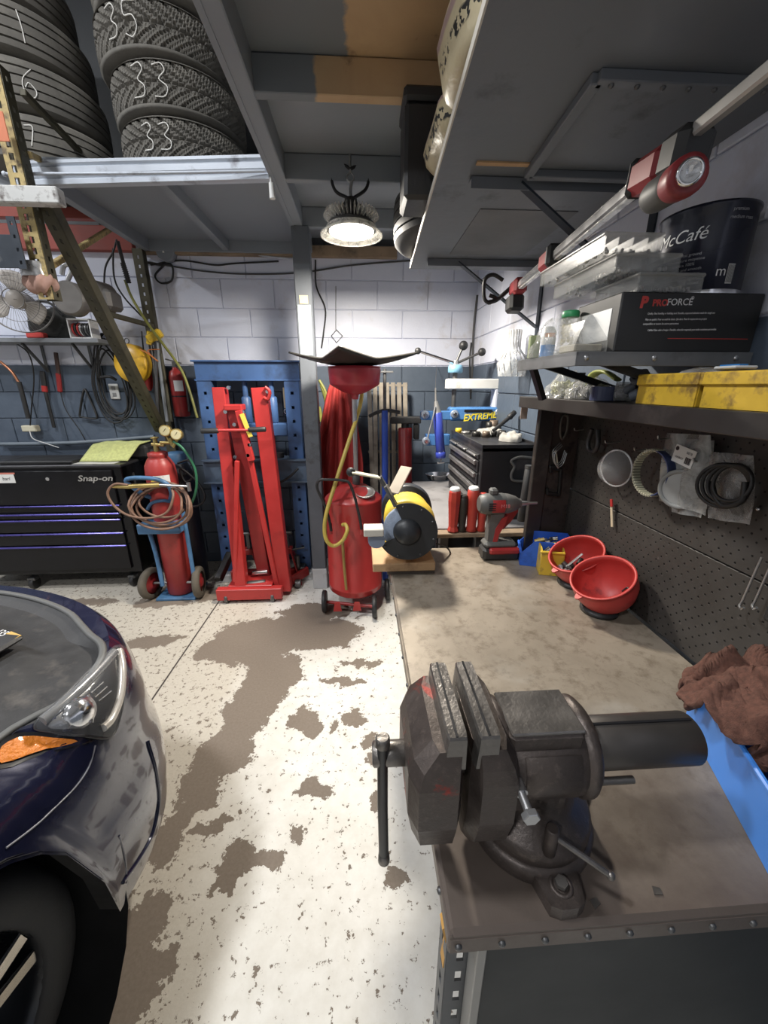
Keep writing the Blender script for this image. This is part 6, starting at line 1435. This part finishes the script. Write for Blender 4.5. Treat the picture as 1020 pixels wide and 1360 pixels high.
for k, (a, b, s) in enumerate(((907, 416, 'Quality. Best handling or building tool. Durable, respected selection made for tough use'), (900, 424, 'Mise en qualité. Pour un outil de choix. Qui dure. Pour le respect de vos projets'), (880, 430, 'compatibles et toutes les autres personnes.'), (908, 438, 'Calidad. Este valor el mejor. Durable, selección respetada para todas ocasiones personales.'))):
    text('small_print', s, .0062, ff(a-2, b), W_, pb_, .0003, .15, 0, (.74, .74, .8, .74)[k])
MB().box(fz(940, 450)+Vector((0, -.0005, 0)), (.20, .001, .0012)).build('red_line', R_, pb_)
MB().box((qx0-.0005, 1.05, (uz+qz1)/2), (.001, .13, .07)).build('side_label', WHITE, pb_)
# coffee can
CAN = M('coffee_can_navy', (.012, .014, .03), .28, .3, var=.4, scale=5, coat=.3)
r_ = .098; ccx, ccy = .845, 1.055
cn = thing('coffee_can', 'large dark navy coffee can standing on the black carton', 'can', (ccx, ccy, qz1))
cz1 = qz1+.185
MB().lathe([(r_-.006, 0), (r_, .003), (r_, .008), (r_-.003, .012), (r_-.003, .173), (r_, .177), (r_, .183), (r_-.004, .185), (r_-.006, .178), (.0001, .176)], 48, T(ccx, ccy, qz1)).build('body', CAN, cn)
MB().lathe([(r_+.0005, .0), (r_+.0012, .004), (r_, .009)], 48, T(ccx, ccy, qz1), cap=False).build('rim', CHROME, cn)
def on_can(nm, s, size, a, z, mat, shear=0):
    cu = bpy.data.curves.new(nm, 'FONT'); cu.body = s; cu.size = size; cu.align_x = 'CENTER'; cu.align_y = 'CENTER'; cu.shear = shear
    tmp = bpy.data.objects.new('t', cu); COL.objects.link(tmp); dg = bpy.context.evaluated_depsgraph_get(); me = bpy.data.meshes.new_from_object(tmp.evaluated_get(dg)); bpy.data.objects.remove(tmp)
    for v in me.vertices: an = math.radians(a)+v.co.x/r_; zz_ = v.co.y; v.co = ((r_-.0022)*math.cos(an), (r_-.0022)*math.sin(an), z+zz_)
    me.materials.clear(); me.materials.append(mat); o = bpy.data.objects.new(nm, me); COL.objects.link(o); o.parent = cn
PG_ = M('print_grey', (.4, .4, .42), .5, var=0)
on_can('lettering', 'McCafé', .036, -158, .125, M('print_white', (.8, .8, .8)), .25)
for k in range(7): on_can('small_print', ['premium roast ground', 'coffee mouture moyenne', 'arabica 100%', 'mellow and smooth', 'café torréfaction', 'net weight', 'keep it closed'][k], .0085, -150+2*k, .085-k*.010, PG_)
on_can('small_print', 'premium', .010, -92, .165, PG_); on_can('small_print', 'medium roast', .010, -88, .15, PG_); on_can('m_mark', 'm', .03, -100, .045, W_)
MB().lathe([(r_-.002, .02), (r_-.002, .06)], 4, T(ccx, ccy, qz1), a0=-92, a1=-82, cap=False).build('barcode', W_, cn)
for k in range(7): MB().lathe([(r_-.0014, .022), (r_-.0014, .058)], 1, T(ccx, ccy, qz1), a0=-91.4+k*1.35, a1=-90.8+k*1.35, cap=False).build('barcode_bar', BLACK, cn)
# organisers
ORG = clear('organiser_clear', (.66, .67, .66), .20, .2, .03, False)
for k, (x0, x1, y0, y1, z, lab) in enumerate(((.640, .795, .965, 1.135, qz1+.001, 'clear parts organiser at the bottom of the stack on the carton'), (.590, .745, .985, 1.28, qz1+.045, 'clear parts organiser in the middle of the stack on the carton'), (.565, .705, 1.0, 1.33, qz1+.089, 'clear parts organiser with a milky lid on top of the stack'))):
    h = .042; og = thing('parts_organiser', lab, 'organiser', ((x0+x1)/2, (y0+y1)/2, z), group='organisers on the black carton')
    w_, d_, cx, cy = x1-x0, y1-y0, (x0+x1)/2, (y0+y1)/2
    mb = MB()
    mb.box((cx, cy, z+.0015), (w_, d_, .003))
    for (c_, s_) in (((cx, y0+.0015), (w_, .003)), ((cx, y1-.0015), (w_, .003)), ((x0+.0015, cy), (.003, d_)), ((x1-.0015, cy), (.003, d_))): mb.box((*c_, z+.018), (*s_, .030))
    mb.build('tray', ORG, og)
    MB().box((cx, cy, z+.037), (w_+.006, d_+.006, .008), ch=.003).build('lid', clear('milky_lid', (.60, .60, .57), .42, .3, .03, False), og)
    for i in range(1, 4): MB().box((x0+w_*i/4, cy, z+.018), (.002, d_-.006, .028)).build('divider', ORG, og)
    for i in range(1, 3): MB().box((cx, y0+d_*i/3, z+.018), (w_-.006, .002, .028)).build('divider', ORG, og)
    mb = MB(); rs = random.Random(k)
    for i in range(70): mb.sphere((x0+.008+rs.random()*(w_-.016), y0+.008+rs.random()*(d_-.016)*(.4 if i % 2 else 1), z+.007+rs.random()*.006), .0035+.002*rs.random(), 5)
    o = mb.build('small_parts', M('pale_steel', (.45, .44, .42)), og); o['kind'] = 'stuff'
# bag of bottles on the shelf
BAG = clear('clear_bag', (.72, .72, .70), .30, .15)
jx, jy = .575, 1.13
jr = thing('pill_jar', 'clear jar with a green lid and yellow contents on the steel shelf', 'jar', (jx, jy, uz))
jz = U(757, 412, y=jy).z-uz
MB().lathe([(.020, .001), (.024, .004), (.024, jz-.028), (.019, jz-.018)], 24, T(jx, jy, uz)).build('jar', clear('jar_clear', (.75, .72, .6), .3, .1, .03, False), jr)
MB().lathe([(.022, 0), (.0225, .002), (.0225, .012), (.02, .016), (.0001, .016)], 24, T(jx, jy, uz+jz-.018)).build('lid', M('lid_green', (.03, .28, .10), .4), jr)
mb = MB(); rs = random.Random(9)
for i in range(45): a = rs.random()*6.28; mb.sphere((jx+.014*math.cos(a), jy+.014*math.sin(a), uz+.008+rs.random()*(jz-.045)), .0055, 6)
o = mb.build('contents', M('pill_yellow', (.66, .55, .20), .5), jr); o['kind'] = 'stuff'
b2x, b2y = .545, 1.18
b2_ = thing('spray_bottle', 'small white bottle with an orange and blue label beside the jar', 'bottle', (b2x, b2y, uz))
MB().lathe([(.018, 0), (.019, .003), (.019, .07), (.012, .082), (.008, .084)], 20, T(b2x, b2y, uz)).build('bottle', WHITE, b2_)
MB().lathe([(.0194, .004), (.0194, .035)], 20, T(b2x, b2y, uz), cap=False).build('blue_label', M('label_blue', (.04, .24, .6), .5), b2_)
MB().lathe([(.0194, .055), (.0194, .066)], 6, T(b2x, b2y, uz), a0=-150, a1=-60, cap=False).build('orange_label', M('label_orange', (.65, .25, .05), .5), b2_)
c2x, c2y = .527, 1.235
one('seed_packet', MB().box((c2x, c2y, uz+.034), (.03, .02, .065), ch=.003), M('packet_green', (.36, .42, .22), .5, var=.4, scale=40), 'small green and white packet at the left end of the steel shelf', 'packet')
def bagsurf(cx, cy, z, sx, sy, h, seed):
    def fn(u, v):
        a = 2*math.pi*u; t_ = v; r = (1-.75*t_**2.2); n_ = NZ.noise(Vector((math.cos(a)*2+seed, math.sin(a)*2, t_*3)))
        return (cx+sx*r*math.cos(a)*(1+.22*n_), cy+sy*r*math.sin(a)*(1+.22*n_), z+h*t_*(1+.12*n_))
    return MB().grid(fn, 40, 16)
one('plastic_bag', bagsurf(.562, 1.17, uz+.001, .062, .095, .105, 1.3), BAG, 'clear plastic bag around the jar and bottles on the steel shelf', 'bag')
rs = random.Random(2)
bx2 = thing('blister_pack', 'crumpled clear blister pack of small parts leaning on the carton', 'package', (.60, 1.06, uz))
MB().prism([(0, 0), (.085, 0), (.085, .03), (.035, .085), (.02, .07)], .10, Matrix(((1, 0, 0, .515), (0, 0, -1, 1.08), (0, 1, 0, uz+.001), (0, 0, 0, 1)))).build('shell', clear('blister_clear', (.50, .49, .45), .22, .12, .1), bx2)
MB().box((.56, 1.03, uz+.012), (.07, .08, .018), ch=.003).build('card', M('card_dull', (.36, .33, .26), .6, var=.5, scale=30), bx2)

# lower shelf contents
zl = LS1+.001
YB2 = M('dirty_yellow_plastic', (.60, .38, .03), .5, var=.25, scale=14, dirt=(.20, .12, .03), damt=.38, dscale=22)
for k, (y0, y1, lab) in enumerate(((.80, .985, 'dirty yellow plastic box on the lower shelf, farther of the two'), (.585, .79, 'dirty yellow plastic box on the lower shelf, nearer of the two'))):
    yb_ = thing('yellow_box', lab, 'box', (.77, (y0+y1)/2, zl), group='yellow boxes on the lower shelf'); h = .068
    x0, x1 = .70, .86; cx, cy = (x0+x1)/2, (y0+y1)/2
    mb = MB().box((cx, cy, zl+.002), (x1-x0-.01, y1-y0-.01, .004))
    mb.box((x0+.004, cy, zl+h/2), (.006, y1-y0-.006, h)).box((x1-.004, cy, zl+h/2), (.006, y1-y0-.006, h)).box((cx, y0+.005, zl+h/2), (x1-x0-.01, .006, h)).box((cx, y1-.005, zl+h/2), (x1-x0-.01, .006, h))
    mb.build('body', YB2, yb_)
    MB().box((x0+.001, cy, zl+h-.012), (.012, y1-y0, .026), ch=.003).box((cx, y0+.001, zl+h-.012), (x1-x0, .012, .026), ch=.003).box((cx, y1-.001, zl+h-.012), (x1-x0, .012, .026), ch=.003).box((x1, cy, zl+h-.012), (.012, y1-y0, .026), ch=.003).build('rim', YB2, yb_)
bq = one('brass_ring', MB().ring(.020, .015, .022, T(.715, .555, zl+.0205, ry=90, rz=15), 28), M('dull_brass', (.40, .30, .10), .35, .8), 'brass ring standing on the lower shelf next to the yellow box', 'ring')
one('parts_pouch', bagsurf(.78, .87, zl+.06, .06, .08, .022, 3.1), BAG, 'clear pouch lying in the farther yellow box', 'pouch')
q = thing('pouch_label', 'blue and white packet sticking out of the yellow boxes', 'packet', (.76, .79, zl+.06))
MB().box((.77, .80, zl+.078), (.05, .05, .006), T(), .002).build('card', WHITE, q); MB().box((.765, .80, zl+.082), (.02, .045, .004), ch=.001).build('blue_part', M('label_blue', (.04, .24, .6)), q)
TB = M('tape_blue', (.035, .05, .13), .35, var=.25)
tq = U(773, 514, y=1.20); tp = thing('tape_roll', 'dark blue tape roll lying on the lower shelf', 'tape', (.745, 1.17, zl))
MB().ring(.052, .036, .040, T(.748, 1.17, zl), 32).build('tape', TB, tp); MB().ring(.036, .033, .040, T(.748, 1.17, zl), 32).build('core', M('card_brown', (.25, .18, .1), .7), tp)
GF = M('grey_fitting', (.10, .115, .14), .45, var=.3)
for (y, pts, r, lab) in ((1.08, [(.73, 1.10, .012), (.735, 1.06, .03), (.75, 1.04, .055)], .013, 'grey elbow fitting beside the tape roll'), (1.04, [(.72, 1.03, .012), (.74, 1.0, .03), (.73, 1.02, .06)], .015, 'dark hose fitting next to the yellow boxes')):
    one('pipe_fitting', MB().tube([(a, b, zl+c+.004) for a, b, c in pts], r, 10).ring(r*1.5, r, .012, along((pts[-1][0], pts[-1][1], zl+pts[-1][2]), (pts[-1][0]-.05, pts[-1][1]-.01, zl+pts[-1][2]+.05)), 18), GF, lab, 'fitting')
one('black_ring_fitting', MB().ring(.032, .024, .02, T(.735, 1.015, zl+.033, ry=70), 26), BLACKP, 'black ring standing on the lower shelf against the yellow box', 'ring')
one('clear_hose_roll', MB().ring(.026, .02, .05, T(.72, 1.10, zl+.0265, rx=90, rz=50), 22), clear('milky_clear', (.5, .5, .5), .5), 'short clear hose roll lying in front of the tape', 'hose')
for (cx, cy, h, c_, lab, s) in ((.765, 1.46, .075, (.62, .62, .40), 'clear bag of pale yellow pieces at the far end of the lower shelf', 2.2), (.775, 1.32, .055, (.55, .55, .58), 'clear bag of grey pieces next to the tape roll', 5.2)):
    bg2 = thing('parts_bag', lab, 'bag', (cx, cy, zl)); bagsurf(cx, cy, zl, .075, .085, h*1.25, s).build('film', clear('clear_bag', (.72, .72, .70), .30), bg2)
    mb = MB(); rs = random.Random(int(s*10))
    for i in range(40): a = rs.random()*6.28; r = math.sqrt(rs.random())*.05; mb.torus(.012, .003, T(cx+r*math.cos(a), cy+r*math.sin(a), zl+.010+rs.random()*h*.55, rs.random()*90, rs.random()*90, 0), 10, 4)
    o = mb.build('pieces', M('bag_pieces_%d' % int(s), c_, .5), bg2); o['kind'] = 'stuff'
one('lime_scrap', MB().tube([(.82, 1.40, zl+.01), (.80, 1.36, zl+.075), (.79, 1.28, zl+.085), (.80, 1.22, zl+.06)], .016, 8, flat=.4), M('lime_plastic', (.36, .40, .10), .5), 'lime-green curved strip behind the bags on the lower shelf', 'strip')

# ================================================================ things hung on the pegboard
PF = PX-.001
def pq(px, py, d=.02): return U(px, py, x=PX-d)
def hook(p, L=.05): return MB().tube([p+Vector((L*.0+.02, 0, .01)), p+Vector((-.0, 0, .008)), p+Vector((-L*.5, -.0, .004)), p+Vector((-L*.6, 0, .014))], .0025, 6)
# clear dome
p = pq(818, 622, .03); dm = thing('clear_dome', 'clear plastic dome hanging on the pegboard', 'dome', p)
md = face_m(p, (0, 1, 0), (-1, -.25, 0))
MB().lathe([(.062, 0), (.060, .012), (.050, .032), (.032, .047), (.0001, .054)], 32, md, cap=False).build('shell', clear('dome_clear', (.8, .8, .8), .24, .1, .03, False), dm); MB().torus(.063, .003, md, 32, 6).build('rim', clear('dome_rim', (.8, .8, .8), .7), dm)
hook(pq(822, 590, .0), .09).build('hook', STEEL, dm)
# toothed belt
p = pq(867, 628, .05); bl_ = thing('toothed_belt', 'blue and cream toothed ring belt hanging on the pegboard', 'belt', p)
md = face_m(p, (0, 1, 0), (-1, -.05, .0))
MB().lathe([(.066, 0), (.069, 0), (.069, .026), (.066, .026), (.066, 0)], 24, md @ T(z=-.013), smooth=False, a0=110, a1=262, cap=False).build('blue_band', M('belt_blue', (.04, .06, .16), .5), bl_)
MB().lathe([(.066, 0), (.069, 0), (.069, .026), (.066, .026), (.066, 0)], 32, md @ T(z=-.013), smooth=False, a0=-98, a1=110, cap=False).build('toothed_band', M('belt_dark_cream', (.30, .29, .22), .5), bl_)
for i in range(44):
    if i < 27: MB().box((.0675, 0, 0), (.008, .0042, .023), md @ T(rz=-98+i*8.0)).build('tooth', M('belt_cream', (.62, .60, .45), .5), bl_)
hook(pq(858, 600, .0), .07).build('hook', STEEL, bl_)
# bags with rings
def flat_bag(name, lab, pts, x, mat, wave=.006):
    P = [U(a, b, x=x) for a, b in pts]
    def fn(u, v):
        a = P[0].lerp(P[1], u); b = P[3].lerp(P[2], u); q = a.lerp(b, v); return (q.x-wave*math.sin(u*9+v*4)-.006*math.sin(math.pi*u)*math.sin(math.pi*v), q.y, q.z)
    return MB().grid(fn, 20, 20)
GBAG = clear('grey_bag', (.40, .40, .385), .62, .2)
b_ = thing('bagged_gasket', 'hanging grey plastic bag with a white barcode label and a round seal', 'bag', U(905, 690, x=PX-.03))
flat_bag('f', '', [(886, 575), (945, 578), (938, 685), (873, 665)], PX-.035, GBAG).build('film', GBAG, b_)
flat_bag('f', '', [(895, 582), (950, 585), (932, 688), (890, 680)], PX-.022, GBAG).build('inner_film', GBAG, b_)
p = U(903, 650, x=PX-.042); md = face_m(p, (0, 1, 0), (-1, -.5, 0)); MB().torus(.050, .006, md, 36, 8, .6).build('seal_ring', M('seal_grey', (.25, .25, .24), .5), b_)
MB().lathe([(.046, 0), (.001, .004)], 32, md).build('seal_disc', M('pale_grey_disc', (.36, .36, .35), .45), b_)
lp = U(908, 606, x=PX-.046); ml = face_m(lp, (0, -1, -.16), (-1, 0, 0))
MB().box((0, 0, 0), (.072, .048, .0012), ml).build('paper_label', WHITE, b_)
for i in range(9): MB().box((.010+i*.0022, -.008, .0008), (.0011 if i % 3 else .0018, .018, .0006), ml).build('barcode_bar', BLACK, b_)
text('label_text', '0878', .010, ml @ T(.016, .012, .0008), BLACK, b_, .0002); text('label_text', 'GASKET', .008, ml @ T(-.012, -.008, .0008), BLACK, b_, .0002)
MB().cyl((-.028, .014, .0006), (-.028, .014, .0012), .006, seg=16, m=ml).build('label_dot', BLACK, b_)
hook(pq(893, 585, .0), .08).build('hook', STEEL, b_)
b_ = thing('bagged_belts', 'hanging clear bag with black drive belts looped over the same hook', 'bag', U(970, 690, x=PX-.03))
flat_bag('f', '', [(945, 600), (1002, 605), (997, 697), (938, 688)], PX-.03, GBAG).build('film', clear('clear_bag2', (.5, .48, .46), .4, .12), b_)
p = U(960, 642, x=PX-.05)
for k in range(4):
    md = face_m(p+Vector((0, -.012*k*.6, .004*k-.006)), (0, 1, 0), (-1, -.45+.12*k, .05*k)); MB().torus(.052-.003*k, .0045, md, 36, 8).build('belt_loop', M('belt_black', (.012, .010, .009), .55), b_)
MB().tube([U(945, 640, x=PX-.05), U(950, 660, x=PX-.055), U(962, 672, x=PX-.055), U(985, 665, x=PX-.05), U(990, 640, x=PX-.045)], .007, 6).build('belt_strand', M('belt_black', (.02, .017, .015)), b_)
hook(pq(945, 615, .0), .09).build('hook', STEEL, b_)
# shackles and clamps near the post
p = pq(787, 588, .03)
one('chain_shackle', MB().tube([p+Vector((0, -.02, .05)), p+Vector((0, -.035, .0)), p+Vector((0, -.02, -.03)), p+Vector((0, .015, -.03)), p+Vector((0, .03, .0)), p+Vector((0, .02, .05))], .009, 8), M('grey_black', (.035, .035, .036)), 'dark U-shaped shackle hanging on the pegboard left of the dome', 'shackle')
one('peg_hook', hook(pq(775, 573, .0), .07), STEEL, 'empty wire hook above the shackle', 'hook')
p = U(748, 570, y=1.598); one('padlock_hasp', MB().tube([p+Vector((-.012, 0, .05)), p+Vector((-.014, -.004, -.01)), p+Vector((0, -.004, -.04)), p+Vector((.013, -.004, -.01)), p+Vector((.012, 0, .05))], .006, 8, closed=True), M('olive_steel', (.12, .11, .09), .5, .5), 'long steel link hanging at the top of the end panel', 'link')
mb = MB()
for k in range(3): mb.tube([U(744, 588, y=1.59), U(734, 600, y=1.585), U(737, 616, y=1.58), U(745, 612, y=1.58), U(750, 598, y=1.585)], .0022, 5, 6, False, T(k*.004, -.003*k, -.006*k))
one('wire_loop', mb, STEEL, 'loops of thin wire hanging on the end panel', 'wire')
one('small_tag', MB().bar(U(738, 598, y=1.585), U(741, 622, y=1.585), .010, .006, .002), M('card_cream', (.55, .52, .42)), 'small cream tag tied in the wire loops', 'tag')
p = U(738, 640, y=1.592); cc_ = thing('c_clamp', 'black C-clamp hanging on the end panel by the post', 'clamp', p)
z = lambda px, py: U(px, py, y=1.590)
MB().bar(z(730, 620), z(746, 624), .014, .016, .003).bar(z(745, 622), z(742, 658), .012, .016, .003).bar(z(743, 657), z(727, 655), .014, .016, .003).bar(z(731, 618), z(732, 628), .012, .014, .003).bar(z(727, 648), z(727, 657), .012, .014, .003).build('frame', M('clamp_black', (.02, .02, .02), .4, .4), cc_)
one('paint_stick', MB().bar(pq(813, 700, .012), pq(812, 666, .012), .012, .004, .001, (1, 0, 0)), M('stick_cream', (.48, .40, .28), .7), 'small pale stick on the pegboard below the dome', 'stick')
one('stick_tip', MB().bar(pq(812.4, 673, .0145), pq(812, 663, .0145), .0125, .0045, .001, (1, 0, 0)), RED, 'red tip wrapped on the pale stick', 'tape')
w0 = thing('wire_hook_pair', 'two long bent wire rods hanging at the right end of the pegboard', 'wire hook', pq(1000, 815, .03))
for dx in (0, 17): MB().tube([pq(1012+dx, 740, .03), pq(1002+dx, 762, .03), pq(986+dx, 798, .03), pq(982+dx, 804, .035), pq(984+dx, 809, .045), pq(988+dx, 807, .05)], .0028, 8, 5).build('rod', STEEL, w0)
one('peg_screw', MB().sphere(pq(1007, 676, .004), .005, 10), CHROME, 'bright screw head on the pegboard right of the bagged belts', 'screw')
one('wire_brush', MB().box(pq(1019, 805, .02)+Vector((0, -.03, 0)), (.02, .05, .06), ch=.004), BLACKP, 'black brush hanging at the right edge of the pegboard', 'brush')
one('post_label', MB().box(U(696, 548, y=1.70), (.03, .004, .055), ch=.001), M('label_paper', (.42, .33, .28), .6), 'small brown and white label on a dark strip behind the shelf end', 'label')

# ================================================================ under-bonnet work light slung under the overhead shelf
ul = thing('work_light_bar', 'long red and grey under-bonnet work light slung below the overhead shelf', 'work light', U(757, 330, y=1.42))
A, Bm, Cn = U(684, 385, y=2.02), U(757, 330, y=1.42), U(855, 240, y=.99)
dirv = (Cn-A).normalized()
def on(t): return A+(Cn-A)*t
ULR = M('light_red', (.30, .03, .035), .45, var=.3, dirt=(.10, .02, .02), damt=.3); ULG = M('light_tube', (.45, .45, .46), .2, .6, var=.2)
UD = (0, 0, 1)
MB().bar(on(.06), on(1.0), .030, .034, .008, UD).build('light_tube', ULG, ul)
MB().bar(on(.08), on(.98), .020, .036, .002, UD).build('diffuser', clear('light_diffuser', (.8, .8, .78), .7), ul)
MB().bar(on(.0), on(.10), .060, .065, .012, UD).build('end_block', ULR, ul)
MB().bar(on(.0)+Vector((-.01, 0, -.07)), on(.07)+Vector((-.0, 0, -.06)), .070, .075, .012, UD).build('battery', IBK, ul)
m_ = on(.44); MB().bar(on(.40), on(.50), .058, .060, .012, UD).build('mid_block', ULR, ul); MB().bar(on(.485), on(.515), .066, .070, .010, UD).build('mid_collar', IBK, ul)
p0, p1 = U(850, 240, y=1.0), U(925, 195, y=.83)
MB().bar(p0, p0.lerp(p1, .62), .062, .066, .014, UD).build('head_block', ULR, ul); MB().bar(p0.lerp(p1, .62), p1+(p1-p0)*.03, .070, .074, .014, UD).build('head_collar', IBK, ul)
MB().bar(p0.lerp(p1, .0), p0.lerp(p1, .12), .066, .070, .010, UD).build('head_collar', IBK, ul)
q0, q1 = U(925, 172, y=.83), U(1045, 75, y=.66); MB().bar(q0, q1, .020, .024, .004, UD).build('extension_rail', M('rail_beige', (.42, .41, .39), .4, .4), ul)
fl = thing('flashlight', 'red and grey cordless flashlight clipped under the work light', 'flashlight', U(905, 255, y=.86))
f0, f1 = U(868, 262, y=.92), U(915, 232, y=.80); fd = (f1-f0).normalized(); Lf = (f1-f0).length; mf = along(f0, f1)
MB().lathe([(.02, -.005), (.028, .0), (.030, .01), (.030, Lf*.55), (.027, Lf*.6)], 24, mf).build('body', IGR, fl)
MB().lathe([(.027, Lf*.58), (.031, Lf*.66), (.033, Lf*.9), (.032, Lf), (.026, Lf+.002)], 24, mf).build('head', ULR, fl)
lensm = face_m(f1+Vector((-.006, -.010, .0)), (1, .2, 0), (-.35, -.9, -.1))
MB().lathe([(.020, -.02), (.021, 0), (.017, .004), (.016, .001), (.008, -.006), (.0001, -.008)], 24, lensm).build('bezel', CHROME, fl); MB().lathe([(.016, .001), (.0001, .004)], 20, lensm).build('lens', clear('flash_lens', (.9, .92, .95), .3, .05), fl)
hk = thing('hanging_hook', 'black double hook at the far end of the work light', 'hook', on(.0))
MB().tube([U(668, 372, y=2.05), U(655, 365, y=2.05), U(644, 372, y=2.05), U(643, 395, y=2.05), U(650, 402, y=2.05), U(658, 396, y=2.05), U(650, 392, y=2.05)], .009, 8).build('hook', BLACKP, hk)
MB().tube([U(648, 402, y=2.05), U(660, 398, y=2.05), U(672, 388, y=2.05), U(690, 372, y=2.05)], .010, 8).build('arm', BLACKP, hk)
